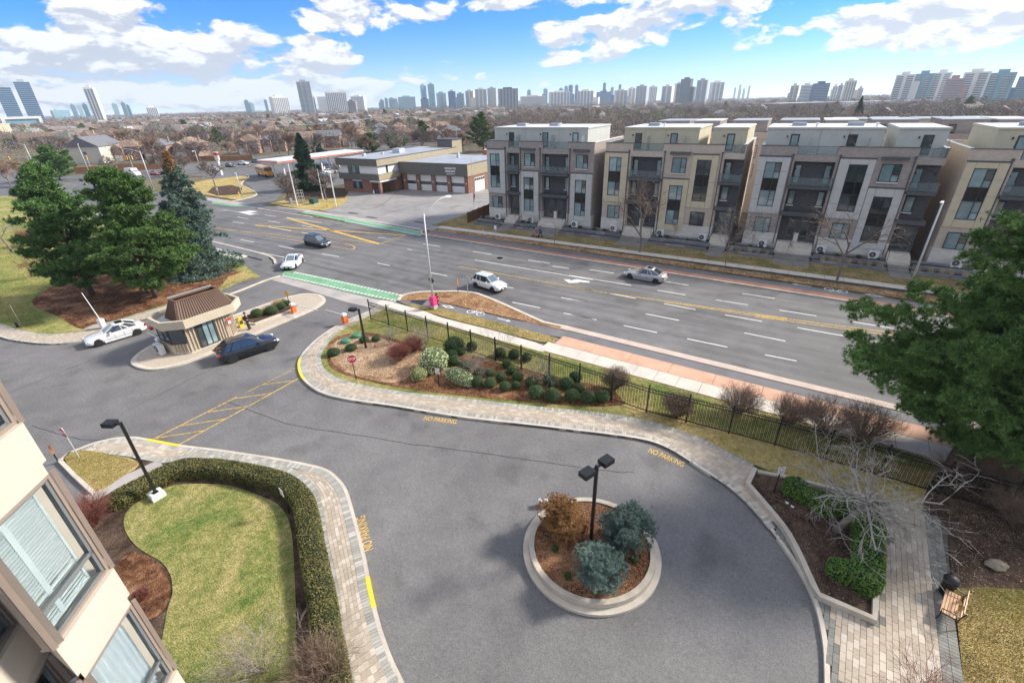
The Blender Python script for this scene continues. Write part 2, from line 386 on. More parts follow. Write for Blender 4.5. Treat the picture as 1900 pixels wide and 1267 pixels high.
# footpath of separate slabs
def slabs(name, v0, v1, u0, u1, L, z, m, tilt, gap=.03, base=M_JOINT, skip=None):
    root = band(name, v0, v1, u0, u1, z-.03, base, tilt)
    k = MB(); k.box(-.5, .5, -.5, .5, -1, 0); me = k.mesh('slab', m)
    n = int((u1-u0)/L)
    for i in range(n):
        uc = u0+(i+.5)*L; vc = (v0+v1)/2+tilt*(uc+50)
        if not in_view((uc, vc, 0), 60): continue
        link('slab', me, root, (uc, vc, z+RS.uniform(-.004, .004)), math.atan(tilt), (L-gap, v1-v0-.02, .05))
    return root
slabs('far_footpath', 58.7, 60.1, -53.5, 60, 1.8, .14, M_CONC, TL+.002)
# west of the forecourt
band('far_cycle_track_west', 54.9, 57.2, -108, -87, .06, M_TRACK)
band('far_kerb_west', 54.2, 54.5, -99, -81, .10, M_CURB)
sheet('far_footpath_west', GG([(382,366),(470,380),(575,390),(700,410),(782,425),(786,429),(700,414),(575,395),(470,386),(380,372)]), .05, M_CONC2)
sheet('far_grass_west', GG([(500,378),(530,372),(560,350),(640,345),(645,372),(632,384),(600,391),(560,389)]), .06, M_DRY)
sheet('far_bed_west', GG([(532,362),(555,348),(650,350),(640,368),(560,372),(530,374)]), .075, M_SOIL)
sheet('corner_grass', GG([(330,372),(380,362),(440,372),(476,362),(473,356),(450,346),(452,338),(462,330),(458,326),(380,335),(330,348)]), .08, M_DRY)
sheet('corner_bed', GG([(385,358),(395,348),(430,344),(450,350),(446,361),(405,364)]), .095, M_SOIL)
b = MB(); b.ribbon(smooth(GG([(405,377),(440,373),(474,364),(476,358),(462,350),(449,344),(452,338),(463,329),(460,325)]), 4), 0, .3, 0, .16); b.build('corner_kerb', M_CURB, **ST)
sheet('forecourt_verge', [(-57,79),(-54.6,66),(-52.6,61.2),(-49.2,61.0),(-50.0,66.5),(-50.6,79)], .05, M_VERGE)
b = MB(); b.ribbon(smooth([(-54.4,57.6),(-54.2,55.6),(-52.8,54.3)], 5), 0, .25, 0, .15); b.build('forecourt_kerb', M_CURB, **ST)
# ---- near side of the road
KERB_N = smooth(GG([(736,559),(743,551),(752,547),(775,543),(801,541.5),(847,541),(868,542.5),(889,546),(932,563),(974,582),(1010,598)]), 5)
kl = [(p.x, p.y) for p in KERB_N]+[(-16.5, 35.0)]
sheet('kerb_island', kl+[(-16.5, 34.1), (-20, 34.0), (-24, 33.9), (-28.5, 33.8), (-32.5, 33.7)], .10, M_LITTER)
b = MB(); b.ribbon(kl, -.0, -.35, 0, .14); b.build('near_kerb', M_CURB, **ST)
band('near_kerb_wide', 34.25, 35.02, -17.4, 90, .13, mat('pink_concrete', (.55, .44, .38), .85, .15, .6, world=True))
def nb(u): return 0.
sheet('near_cycle_track', GG([(736,559),(760,553),(775,556),(813,561),(889,580),(960,596),(1016,606)])+[Vector((-14, 34.25, 0)), Vector((90, 34.25, 0)), Vector((90, 33.0, 0)), Vector((-14, 33.0, 0))]+GG([(1005,621),(921,599),(820,574),(775,568),(745,563)]), .085, M_TRACK)
sheet('asphalt_patch', GG([(760,561),(774,554),(795,556),(783,568)]), .092, M_TAR)
sheet('near_verge', GG([(745,563),(775,568),(820,574),(921,599),(1005,621),(1035,629),(1028,637),(1000,636),(910,612),(847,596),(774,575),(742,562)]), .10, M_DRY)
band('near_grass', 24.0, 29.75, -19, 90, .07, M_DRY)
slabs('near_footpath', 29.75, 31.35, -17.0, 40, 1.6, .12, M_CONC, 0.)
slabs('orange_footpath', 31.37, 33.0, -16.4, 40, 3.2, .12, M_ORANGE, 0.)
b = MB(); fp = smooth(GG([(700,563),(736,572),(774,583),(805,595),(850,607),(905,621),(960,637),(1000,648)]), 3)+[Vector((-17., 30.55, 0))]
b.ribbon([(p.x, p.y) for p in fp], -.8, .8, 0, .11); b.build('curved_footpath', M_CONC, **ST)
sheet('crossing_apron', GG([(521,513),(640,542),(700,556),(736,560),(700,566),(690,572),(640,560),(560,535),(505,520)]), .016, M_CONC2)
# green cycle crossings
def feet(b, P0, P1, n, w, l, z):
    P0, P1 = Vector(P0), Vector(P1); t = (P1-P0).normalized(); a = math.atan2(t.y, t.x)
    for i in range(n):
        c = P0.lerp(P1, (i+.5)/n); b.obox((c.x, c.y, z-.002), l, w, .004, a)
g = MB(); g.sheet(GG([(528.5,502.6),(560,507),(640,523),(700,538),(747,548),(736,559),(700,554),(640,541),(560,521),(521,512)]), .024)
o = g.build('green_cycle_crossing', M_GREEN, **ST)
w = MB(); feet(w, G(545,505), G(746,548.5), 34, .36, .26, .030); feet(w, G(524,512), G(738,559), 34, .36, .26, .030)
w.build('crossing_marks', M_WHITE, **ST)
g = MB(); g.sheet(GG([(553,394.5),(572,393.5),(640,404),(700,414.5),(780,429.5),(782,438),(700,423),(640,411),(590,401)]), .030); g.build('green_cycle_lane', M_GREEN, **ST)
g = MB(); g.sheet(GG([(396,372),(440,376),(480,381),(476,387),(430,383),(392,378)]), .030); g.build('green_cycle_lane_west', M_GREEN, **ST)
w = MB(); feet(w, G(640,404.5), G(780,430), 32, .32, .36, .036); feet(w, G(640,411), G(781,437.5), 32, .32, .36, .036); w.build('lane_marks', M_WHITE, **ST)

# ---- painted lines, traced on the ground
def line(b, p, q, w, z=.020):
    p, q = G(*p), G(*q); d = (q-p); L = d.length; a = math.atan2(d.y, d.x); c = (p+q)/2; b.obox((c.x, c.y, z-.004), L, w, .004, a)
def z2b(x, y): return 700+x/4.75, 380+y/4.75
def z3b(x, y): return 1060+x/4.75, 420+y/4.75
def z4b(x, y): return 1400+x/4.75, 430+y/4.75
def z1b(x, y): return 380+x/4.75, 280+y/4.75
def z5b(x, y): return 380+x/7.308, 400+y/7.308
DASH = [(z2b, l) for l in [(0,515,112,538),(465,600,618,627),(1190,860,1437,910),(1620,818,1868,865),(1642,955,1900,1007),(842,412,1008,438),(1328,488,1523,517),(402,347,555,370),(268,393,303,398),(8,288,120,305),(1100,722,1200,735)]]
DASH += [(z3b, l) for l in [(163,383,375,414),(790,481,1035,520),(760,565,1005,605),(1275,650,1555,693),(1507,593,1795,637),(1350,497,1440,508),(0,643,160,675),(0,777,223,825),(325,590,570,637),(655,772,950,830),(462,875,755,937),(818,683,1095,735),(1022,992,1375,1065),(1357,782,1680,838),(1525,940,1887,1012),(-165,352,-20,373)]]
DASH += [(z4b, l) for l in [(218,692,545,743),(733,675,1047,720),(867,795,1228,853),(378,847,778,918),(1065,970,1400,1030),(90,1085,370,1140),(975,1097,1270,1165),(1480,870,1800,925),(1400,770,1700,812)]]
DASH += [(z1b, l) for l in [(288,583,385,600),(245,627,347,643),(530,567,627,579),(562,620,660,636),(315,783,430,805),(855,660,950,675),(1530,765,1635,780)]]
DASH += [(z5b, l) for l in [(1003,413,1213,455),(1585,520,1820,560),(1275,603,1362,618)]]
w = MB()
for f, (x0, y0, x1, y1) in DASH: line(w, f(x0, y0), f(x1, y1), .14)
for f, (x0, y0, x1, y1) in [(z2b, (862,488,1900,662)), (z3b, (-20,433,528,522)), (z1b, (165,522,480,560)), (z5b, (485,452,1080,570)), (z1b, (720,588,1030,635)), (z1b, (1110,648,1235,665)),
                            (z1b, (560,670,760,705)), (z1b, (850,718,930,732))]: line(w, f(x0, y0), f(x1, y1), .14)
w.build('white_lane_lines', M_WHITE, **ST)
y = MB()
YL = [(z2b(722,545), z2b(1900,757)), (z3b(0,535), z3b(330,592)), (z3b(330,590), z3b(1000,685)), (z3b(1000,685), z3b(1900,812)), (z3b(820,668), z3b(1900,828)), (z4b(0,733), z4b(1400,915)), (z4b(0,748), z4b(1395,938))]
for p, q in YL: line(y, p, q, .14)
for p, q in [((395,424),(500,434)), ((500,434),(600,446)), ((600,446),(640,452)), ((395,421),(434,427)), ((434,427),(560,449)), ((560,449),(655,463.5))]: line(y, p, q, .12)
cv = smooth(GG([(640,452),(652,455),(658,459),(655,463.5)]), 5); y.ribbon(cv, -.12, .12, .018, .02)
line(y, (533,405), (704,453), .62); line(y, (473,418), (753,437), .42)
for p, q in [((473,418),(533,405)), ((753,437),(704,453)), ((475,419),(690,452)), ((533,405),(753,436))]: line(y, p, q, .12)
y.build('yellow_lane_lines', M_YEL, **ST)
# turn arrow, cycle symbols
w = MB(); w.sheet(GG([z2b(1643,660), z2b(1690,690), z2b(1790,688), z2b(1745,680), z2b(1870,688), z2b(1870,676), z2b(1760,658), z2b(1700,670), z2b(1700,660)]), .022); w.build('turn_arrow', M_WHITE, **ST)
w = MB(); w.sheet(GG([(443,394),(465,391),(478,393),(460,396),(475,398),(462,399)]), .022); w.build('far_turn_arrow', M_WHITE, **ST)
def cyclemark(name, c, a, s=1., z=.122, dia=True):
    b = MB(Matrix.Translation(Vector((c.x, c.y, 0))) @ Matrix.Rotation(a, 4, 'Z') @ Matrix.Scale(s, 4))
    z = z/s
    for cx in (-.62, .62): b.ribbon([(cx+.42*math.cos(k*math.pi/6), .42*math.sin(k*math.pi/6)) for k in range(12)], -.05, .05, z, z, True)
    for p, q in [((-.62,0),(-.2,.45)), ((-.2,.45),(.4,.45)), ((.4,.45),(0,0)), ((0,0),(-.62,0)), ((.62,0),(.35,.6)), ((.35,.6),(.6,.62)), ((0,0),(-.25,.6)), ((-.4,.6),(-.12,.6))]:
        d = Vector((q[0]-p[0], q[1]-p[1])); n = Vector((-d.y, d.x)).normalized()*.045
        b.add([(p[0]-n.x, p[1]-n.y, z+.002), (q[0]-n.x, q[1]-n.y, z+.002), (q[0]+n.x, q[1]+n.y, z+.002), (p[0]+n.x, p[1]+n.y, z+.002)], [(0,1,2,3)])
    b.build(name, M_WHITE, **ST)
def arrow(name, c, a, z, L=1.6, diamond=False):
    b = MB(Matrix.Translation(Vector((c.x, c.y, 0))) @ Matrix.Rotation(a, 4, 'Z'))
    if diamond:
        o_ = [(-.9,0),(0,.32),(.9,0),(0,-.32)]; i_ = [(-.5,0),(0,.17),(.5,0),(0,-.17)]
        b.add([(x, y_, z) for x, y_ in o_+i_], [(0,3,7,4),(3,2,6,7),(2,1,5,6),(1,0,4,5)])
    else: b.sheet([(-L/2,-.06),(L/2-.5,-.06),(L/2-.5,-.2),(L/2,0),(L/2-.5,.2),(L/2-.5,.06),(-L/2,.06)], z)
    b.build(name, M_WHITE, **ST)
cyclemark('cycle_symbol', G(*z2b(868,960)), rad(0), .95, .094); arrow('cycle_arrow', G(*z2b(1120,1022)), 0, .094); arrow('cycle_diamond', G(*z2b(625,905)), 0, .094, diamond=True)
cyclemark('far_cycle_symbol', G(*z4b(715,525)), rad(180), 1., .116); arrow('far_cycle_arrow', G(*z4b(412,480)), rad(180), .116, 1.9); arrow('far_cycle_diamond', G(*z4b(1052,570)), 0, .116, diamond=True)
# repaired seams and cracks, manhole
t_ = MB()
for pl in [[(224,768),(300,730),(391,685),(440,660)], [(16,730),(100,695),(211,652)], [(420,745),(540,787),(640,803),(739,820),(910,843),(1096,870),(1180,878)], [(455,495),(560,530),(640,548)], [(60,790),(150,815),(215,812)], [(700,520),(760,530)], [(608,580),(660,592),(700,600)]]:
    P = smooth(GG(pl), 6); P = [(p.x+RS.normal(0,.03), p.y+RS.normal(0,.03)) for p in P]; t_.ribbon(P, -.018, .018, .006, .006)
t_.build('asphalt_seams', M_TAR, kind='stuff')
b = MB(); b.lathe([(0,.015),(.42,.015)], G(*z2b(1080,470)), 16); b.build('manhole_cover', mat('dark_iron', (.05,.05,.052), .5, .2), **ST)
t_ = MB()
for pl in [[(650,386),(700,385),(742,352)], [(600,392),(655,397)], [(700,402),(760,385),(850,366)]]:
    P = smooth(GG(pl), 5); t_.ribbon(P, -.05, .05, .026, .026)
for (x, y_) in [(655,396),(690,404),(780,413)]:
    c = G(x, y_); t_.sheet([(c.x+1.6*math.cos(k), c.y+.35*math.sin(k)) for k in [j*.628 for j in range(10)]], .024)
t_.build('forecourt_stains', M_TAR, kind='stuff')

# ------------------------------------------------------------------ islands of the private site
def island(name, pts, z, m, zb=0.): return sheet(name, pts, z, m, zb)
# garden between driveway and fence
OUT = smooth(GG([(700,563),(693,575),(640,598),(600,622),(570,648),(554,672),(557,698),(577,720),(607,735),(658,746),(729,756),(809,769.5),(877,779.5),(968,789.5),(1045,798.5),(1180,816),(1240,835),(1300,873),(1350,906),(1395,946),(1440,1002),(1480,1062),(1508,1120),(1524,1190),(1528,1267),(1526,1400)]), 5)
INN = smooth(GG([(722,566),(715,575),(665,598),(627,620),(605,645),(597,667),(607,690),(652,712),(750,729),(850,740),(1000,757),(1100,767),(1180,779),(1250,798),(1310,822),(1350,843),(1400,866),(1450,885),(1520,906),(1600,925),(1650,937)]), 5)
sheet('garden_lawn', [(p.x, p.y) for p in INN]+[(16,24.5),(16,29.5),(-19,29.5),(-26,29.5),(-34.8,29.2)], .125, M_LAWN, 0.)
sheet('fence_lawn', GG([(1150,742),(1250,772),(1340,800),(1440,826),(1560,850),(1640,858),(1735,880),(1720,960),(1640,935),(1600,925),(1520,905),(1450,884),(1400,865),(1350,842),(1310,821),(1250,797),(1180,778)]), .135, M_DRY)
BED = smooth(GG([(608,655),(612,640),(628,627),(655,621),(700,622),(760,640),(800,652),(830,652),(900,668),(960,685),(1060,708),(1125,722),(1152,742),(1156,753),(1100,757),(1000,750),(900,741),(780,727),(700,713),(640,697),(612,680)]), 4, True)
sheet('garden_bed', BED, .15, M_MULCH, .1)
sheet('straw_bed', smooth(GG([(612,655),(620,640),(640,630),(690,628),(740,640),(790,660),(770,690),(740,712),(690,708),(640,692),(618,675)]), 4, True), .158, M_STRAW, .1)
b = MB(); b.ribbon(OUT, 0, .17, 0, .15); b.build('garden_kerb', M_CURB, **ST)
# bottom-left garden
OUT2 = smooth(GG([(112,856),(130,842),(152,833),(179,823),(215,815),(250,813),(277,817),(336,828),(403,836),(492,849),(560,861),(604,872),(627,888),(645,912),(660,960),(678,1030),(692,1100),(710,1170),(730,1225),(750,1267),(790,1360)]), 5)
INN2 = smooth(GG([(165,858),(206,845),(277,857),(309,862),(358,852),(448,862),(533,880),(572,912),(586,950),(595,1013),(613,1103),(622,1175),(640,1267),(665,1360)]), 5)
sheet('condo_garden', [(p.x, p.y) for p in INN2]+[tuple(G(350,1600)[:2]), (-8, -2), (-15, 0), tuple(G(160,960)[:2]), tuple(G(178,920)[:2]), tuple(G(190,880)[:2])], .12, M_SOIL, 0.)
sheet('condo_lawn', smooth(GG([(232,965),(250,940),(290,917),(335,902),(420,903),(480,922),(520,942),(541,985),(549,1100),(551,1180),(548,1300),(420,1420),(300,1300),(310,1150),(322,1105),(318,1070),(300,1045),(262,1022),(238,995)]), 4, True), .15, M_LAWN, .1)
sheet('small_lawn', smooth(GG([(120,852),(150,838),(210,846),(262,862),(225,890),(178,917),(148,886)]), 2, True), .15, M_DRY, .1)
b = MB(); b.ribbon(GG([(300,862),(230,895),(165,930)]), -.45, .45, .1, .14); b.build('garden_path', M_CONC2, **ST)
sheet('red_mulch_bed', smooth(GG([(235,1030),(275,1035),(305,1060),(318,1100),(300,1140),(260,1150),(215,1090)]), 4, True), .145, M_MULCH, .1)
b = MB(); b.ribbon(OUT2, -.17, 0, 0, .15); b.ribbon(GG([(112,856),(140,885),(178,920)]), -.1, .1, 0, .2); b.build('condo_kerb', M_CURB, **ST)
# north-west lawn
LO = smooth(GG([(-200,560),(-80,600),(0,626),(32,634),(94,640),(150,634),(215,612),(297,585),(400,556),(445,541),(490,523),(521,513)]), 5)
LI = smooth(GG([(-200,540),(-80,578),(0,604),(40,617),(94,623),(150,617),(170,606),(215,597),(297,572),(380,545),(407,540),(450,522),(483,515)]), 5)
sheet('north_lawn', [(p.x, p.y) for p in LI]+[tuple(G(470,506)[:2]), (-72, 33.2), (-178, 33.2), (-178, -20)], .12, M_LAWN, 0.)
sheet('pine_bed', smooth(GG([(150,612),(110,590),(60,560),(130,520),(260,470),(420,500),(470,515),(440,522),(400,538),(297,570),(215,596),(172,605)]), 4, True), .14, M_MULCH, .1)
sheet('kerb_grass', GG([(425,515),(452,506),(480,514),(448,522),(410,534)]), .146, M_DRY)
b = MB(); b.ribbon(LO, 0, .17, 0, .15); b.build('lawn_kerb', M_CURB, **ST)
band('north_footpath', 31.2, 33.2, -160, -66.5, .14, M_CONC)
band('north_cycle_track', 33.2, 34.8, -160, -63, .12, M_TRACK)
b = MB(); b.ribbon(smooth([(-160,35.1),(-80,35.1),(-66,35.0),(-62,34.4),(-59.5,33.2)], 5), -.3, 0, 0, .16); b.build('north_kerb', M_CURB, **ST)
# gate island
GI = smooth([(-44.3,10.75),(-45.6,11.2),(-46.7,12.6),(-47.1,14.5),(-47.1,18.6),(-47.0,22.5),(-46.9,25.6),(-46.2,27.6),(-44.5,28.4),(-42.7,27.9),(-41.7,26.4),(-41.4,24.4),(-41.3,21.3),(-41.2,17.6),(-41.0,14.6),(-41.2,12.6),(-42.2,11.2)], 4, True)
b = MB(); b.ribbon(GI, 0, .18, 0, .15, True); b.ribbon(GI, 0, -.18, 0, .15, True); b.build('gate_kerb', M_CURB, **ST)
sheet('gate_island', GI, .13, mat('buff_pavement', (.47,.40,.32), .85, .16, 5., world=True, bmp=.2), 0.)
sheet('gate_bed', [(-45.9,19.9),(-43.2,20.3),(-43.0,24.0),(-43.6,25.4),(-46.0,25.2)], .16, M_SOIL, .1)
b = MB(); b.ribbon([(-43.3,20.2),(-43.0,20.3),(-42.85,24.1)], -.12, .12, .1, .3); b.ribbon([(-45.2,19.8),(-43.2,20.2)], -.1, .1, .1, .28); b.build('gate_bed_edging', M_CURB, **ST)
# roundabout
RC = Vector((-5.24, 14.06, 0)); circ = lambda r, n=48: [(RC.x+r*math.cos(2*math.pi*i/n), RC.y+r*math.sin(2*math.pi*i/n)) for i in range(n)]
b = MB(); b.ribbon(circ(3.0), -.13, .13, 0, .15, True); b.build('roundabout_kerb', M_CURB, **ST)
b = MB(); b.ribbon(circ(2.74), -.12, .12, 0, .42, True); b.build('roundabout_wall', mat('wall_concrete', (.50,.44,.36), .85, .15, 2., world=True, bmp=.2), **ST)
sheet('roundabout_bed', circ(2.65), .34, M_MULCH, .1)
# right planter
PL = GG([(1403,880),(1390,907),(1425,948),(1457,988),(1482,1032),(1500,1072),(1517,1110),(1612,1152),(1614,1100)])
PLW = PL[1:7]; PLW = [PL[0]]+smooth(PLW, 4)+PL[7:]
sheet('planter_bed', [(p.x, p.y) for p in PLW]+[tuple(G(x, y_)[:2]) for x, y_ in [(1640,1000),(1625,932),(1520,905),(1450,893)]], .24, M_SOIL, .05)
b = MB(); b.ribbon([(p.x, p.y) for p in PLW], -.01, -.24, 0, .42); b.ribbon(GG([(1620,930),(1520,906),(1450,889),(1403,880)]), 0, .2, 0, .36)
b.build('planter_wall', MATS['wall_concrete'], **ST)
sheet('pine_soil', GG([(1790,806),(1762,840),(1745,872),(1722,900),(1712,930),(1706,956),(1742,967),(1757,990),(1765,1095),(1830,1092),(1900,1098),(2100,1110),(2300,900),(2000,800),(1850,800)]), .15, M_SOIL)
sheet('patio_lawn', GG([(1766,1093),(1830,1090),(1900,1096),(2100,1110),(2100,1500),(1800,1500),(1785,1267)]), .14, M_DRY)

# ------------------------------------------------------------------ pavers
PV = MB(); PV.box(-.5, .5, -.5, .5, -.5, .5); PM = {}
for k, m in (('b', M_PAV), ('e', M_PAVB), ('g', M_PAVG)): PM[k] = PV.mesh('paver', m)
def lay(name, base_pts, items, zt, basez, limit=295):
    root = sheet(name, base_pts, basez, M_JOINT, 0.)
    sc = sorted(((-size_px((c[0], c[1], 0), max(l, w)) if in_view((c[0], c[1], 0), 5) else 0, i) for i, (c, a, l, w, k) in enumerate(items)))
    order = [i for s, i in sc]
    for i in order[:limit]:
        c, a, l, w, k = items[i]
        link('paver', PM[k], root, (c[0], c[1], zt-.02+RS.uniform(-.003, .003)), a, (l, w, .05))
    B = {}
    for i in order[limit:]:
        c, a, l, w, k = items[i]; B.setdefault(k, MB()).obox((c[0], c[1], basez-.005), l, w, zt-basez+.005+RS.uniform(-.003, .003), a)
    for k, mb in B.items():
        mb.build('pavers', {'b': M_PAV, 'e': M_PAVB, 'g': M_PAVG}[k], root, kind='stuff')
    return root
def resample(P, n):
    P = [Vector((p[0], p[1])) for p in P]; L = [0]
    for i in range(1, len(P)): L.append(L[-1]+(P[i]-P[i-1]).length)
    out = []; j = 0
    for k in range(n+1):
        s = L[-1]*k/n
        while j < len(P)-2 and L[j+1] < s: j += 1
        t = (s-L[j])/max(1e-6, L[j+1]-L[j]); out.append(P[j].lerp(P[j+1], min(1, max(0, t))))
    return out, L[-1]
def course_path(name, A, B, kerb, limit=295):
    """pavers between line A (kerb side) and line B (garden side)"""
    n = 110; PA, LA = resample(A, n); PB, LB = resample(B, n); items = []
    def at(s, t):    # s in 0..n, t 0..1
        i = min(n-1, int(s)); f = s-i; a = PA[i].lerp(PA[i+1], f); b_ = PB[i].lerp(PB[i+1], f); return a.lerp(b_, t), a, b_
    def row(off_m, width, length, k, frm, stagger, soldier=False):
        s = stagger
        while s < n-.5:
            p, a, b_ = at(s, 0); wd = (b_-a).length
            if frm == 'A': t = (off_m+width/2)/wd
            else: t = 1-(off_m+width/2)/wd
            c, a2, b2 = at(s, t); c2, _, _ = at(min(n-.01, s+.5), t); d = c2-c; step = d.length/.5 if d.length > 0 else .2
            ang = math.atan2(d.y, d.x)
            if t > 0 and t < 1: items.append((c, ang, length-.012, width-.012, k))
            s += length/max(step, .05)
    wds = [(PB[i]-PA[i]).length for i in range(n+1)]; wm = sum(wds)/len(wds)
    row(kerb, .36, .15, 'e', 'A', .1); row(0.02, .36, .15, 'e', 'B', .1)
    inner = [kerb+.36, .38]; nrow = int(round((wm-inner[0]-inner[1])/.145)); 
    for r in range(nrow):
        s = (r % 2)*.6
        while s < n-.5:
            p, a, b_ = at(s, 0); wd = (b_-a).length; iw = wd-inner[0]-inner[1]; w_ = iw/nrow
            t = (inner[0]+(r+.5)*w_)/wd; c, _, _ = at(s, t); c2, _, _ = at(min(n-.01, s+.5), t); d = c2-c; step = max(.05, d.length/.5)
            length = .29
            items.append((c, math.atan2(d.y, d.x), length-.012, w_-.012, 'b')); s += length/step
    return lay(name, [tuple(p) for p in PA]+[tuple(p) for p in reversed(PB)], items, .145, .115, limit)
idx = [i for i, p in enumerate(OUT)]
# end of the ring where it opens into the patio
OUTp = OUT[:5*20+1]; course_path('garden_pavement', OUTp[4:], INN[4:5*16+1], .17)
course_path('condo_pavement', OUT2[10:], INN2[:], .17)
course_path('lawn_pavement', LO[4:-12], LI[4:-14], .17, 200)
# patio
PT = GG([(1390,905),(1403,878),(1450,885),(1520,906),(1640,935),(1742,965),(1757,990),(1762,1100),(1785,1267),(1800,1400),(1560,1400),(1530,1267),(1526,1190),(1512,1120),(1483,1060)])
px0 = G(1742,965); px1 = G(1785,1267); pax = (px1-px0).normalized(); ang = math.atan2(pax.y, pax.x); pay = Vector((-pax.y, pax.x, 0))
def inside(p, poly):
    c = False; j = len(poly)-1
    for i in range(len(poly)):
        if (poly[i][1] > p[1]) != (poly[j][1] > p[1]) and p[0] < (poly[j][0]-poly[i][0])*(p[1]-poly[i][1])/(poly[j][1]-poly[i][1])+poly[i][0]: c = not c
        j = i
    return c
PLP = [(p[0], p[1]) for p in PLW]+[tuple(G(x, y_)[:2]) for x, y_ in [(1640,1000),(1625,932),(1520,905),(1450,893)]]
PTP = [(p[0], p[1]) for p in PT]; items = []; sgn = -1 if inside(tuple((px0+pax*1-pay*.5)[:2]), PTP) else 1
for r in range(-2, 60):
    for q in range(-30, 90):
        dark = r < 2
        if dark:
            if r < 0: continue
            w_, l_ = .30, .15; a_ = px0+pax*(q*l_)+pay*sgn*(.15+r*.3)
        else:
            w_, l_ = .2, .4; a_ = px0+pax*((q+.5*(r % 2))*l_)+pay*sgn*(.6+(r-2+.5)*w_)
        if inside((a_.x, a_.y), PTP) and not inside((a_.x, a_.y), PLP):
            dk = 'g' if dark else 'b'
            dmin = min(((Vector((a_.x, a_.y))-Vector((o_[0], o_[1]))).length for o_ in OUT[5*17:]), default=9)
            dpl = min(((Vector((a_.x, a_.y))-Vector((o_[0], o_[1]))).length for o_ in PLP), default=9)
            if dmin < .5 or dpl < .45: dk = 'g'
            if dmin < .18: continue
            items.append(((a_.x, a_.y), ang, l_-.014, w_-.014, dk))
lay('patio', PTP, items, .145, .115)
# yellow paint
def paint_kerb(P, i0, i1):
    b = MB(); b.ribbon(P[i0:i1], -.005, .175, .0, .156); return b
y = MB()
def near(P, q): return min(range(len(P)), key=lambda i: (Vector((P[i][0], P[i][1]))-Vector((q[0], q[1]))).length)
i0, i1 = near(OUT, G(553,668)), near(OUT, G(563,706)); y.ribbon(OUT[i0:i1+1], -.006, .18, .0, .156)
i0, i1 = near(OUT2, G(690,1075)), near(OUT2, G(703,1130)); y.ribbon(OUT2[i0:i1+1], -.18, .006, .0, .156)
i0, i1 = near(OUT2, G(277,817)), near(OUT2, G(330,827)); y.ribbon(OUT2[i0:i1+1], -.18, .006, .0, .156)
y.build('yellow_kerb_paint', M_YEL2, **ST)
y = MB(); A0, A1, B0, B1 = (280,817), (549,683), (330,826), (556,701)
line(y, A0, (440,736), .1, .006); line(y, (455,729), A1, .05, .006); line(y, B0, B1, .1, .006)
for k in (.0, .17, .36, .55, .74):
    p = (A0[0]+(A1[0]-A0[0])*(k+.03), A0[1]+(A1[1]-A0[1])*(k+.03)); q = (B0[0]+(B1[0]-B0[0])*(k+.22), B0[1]+(B1[1]-B0[1])*(k+.22)); line(y, p, q, .08, .009)
y.build('yellow_hatching', M_YEL, **ST)
def text(name, s, p0, p1, h, z, m, parent=None):
    """words laid flat on the ground from p0 to p1"""
    cu = D.curves.new(name, 'FONT'); cu.body = s; cu.size = 1; o = D.objects.new(name, cu); COL.objects.link(o)
    me = D.meshes.new_from_object(o.evaluated_get(bpy.context.evaluated_depsgraph_get())); D.objects.remove(o)
    xs = [v.co.x for v in me.vertices]; ys = [v.co.y for v in me.vertices]; w_ = max(xs)-min(xs); hh = max(ys)-min(ys)
    d = p1-p0; 
    for v in me.vertices: v.co.x = (v.co.x-min(xs))*d.length/w_; v.co.y = (v.co.y-min(ys))*h/hh
    me.materials.clear(); me.materials.append(m)
    return link(name, me, None, (p0.x, p0.y, z), math.atan2(d.y, d.x), **ST)
M_YELT = worn('stencil_paint_yellow', (.78, .48, .07), (.24, .19, .13), .30, .40, 9.)
text('no_parking_lettering', 'NO PARKING', G(785,779), G(845,786.5), .44, .006, M_YELT)
text('no_parking_lettering', 'NO PARKING', G(1202,838), G(1266,866), .44, .006, M_YELT)
text('no_parking_lettering', 'NO PARKING', G(693,1017), G(677,955), .44, .006, M_YELT)
# ------------------------------------------------------------------ building materials
def brick(name, c1, c2, mortar, sc=1., world=False):
    m, t, b = newmat(name); tcn = N(t, 'ShaderNodeTexCoord'); g = N(t, 'ShaderNodeNewGeometry')
    # bricks run on x+y so both faces of a corner carry courses
    s = N(t, 'ShaderNodeSeparateXYZ'); t.links.new(tcn.outputs['Object'], s.inputs[0])
    a = N(t, 'ShaderNodeMath', operation='ADD'); t.links.new(s.outputs[0], a.inputs[0]); t.links.new(s.outputs[1], a.inputs[1])
    cv = N(t, 'ShaderNodeCombineXYZ'); t.links.new(a.outputs[0], cv.inputs[0]); t.links.new(s.outputs[2], cv.inputs[1])
    br = N(t, 'ShaderNodeTexBrick'); t.links.new(cv.outputs[0], br.inputs['Vector'])
    br.inputs['Color1'].default_value = (*c1, 1); br.inputs['Color2'].default_value = (*c2, 1); br.inputs['Mortar'].default_value = (*mortar, 1)
    br.inputs['Scale'].default_value = 1/sc; br.inputs['Brick Width'].default_value = .26; br.inputs['Row Height'].default_value = .09
    br.inputs['Mortar Size'].default_value = .008; br.inputs['Bias'].default_value = 0
    n = noise(t, tcn.outputs['Object'], .8, 4); c = mixc(t, ramp(t, n, [(.3, (0,)*3), (.75, (.35,)*3)]), br.outputs[0], tuple(x*.7 for x in c1))
    t.links.new(c, b.inputs['Base Color']); b.inputs['Roughness'].default_value = .9; b.inputs['Specular IOR Level'].default_value = .2
    MATS[name] = m; return m
M_BRK = brick('mauve_brick', (.31,.265,.245), (.43,.375,.345), (.42,.39,.36))
M_BRB = brick('beige_brick', (.50,.41,.33), (.62,.53,.44), (.56,.51,.46))
M_BRD = brick('charcoal_brick', (.08,.08,.088), (.13,.127,.135), (.10,.10,.105))
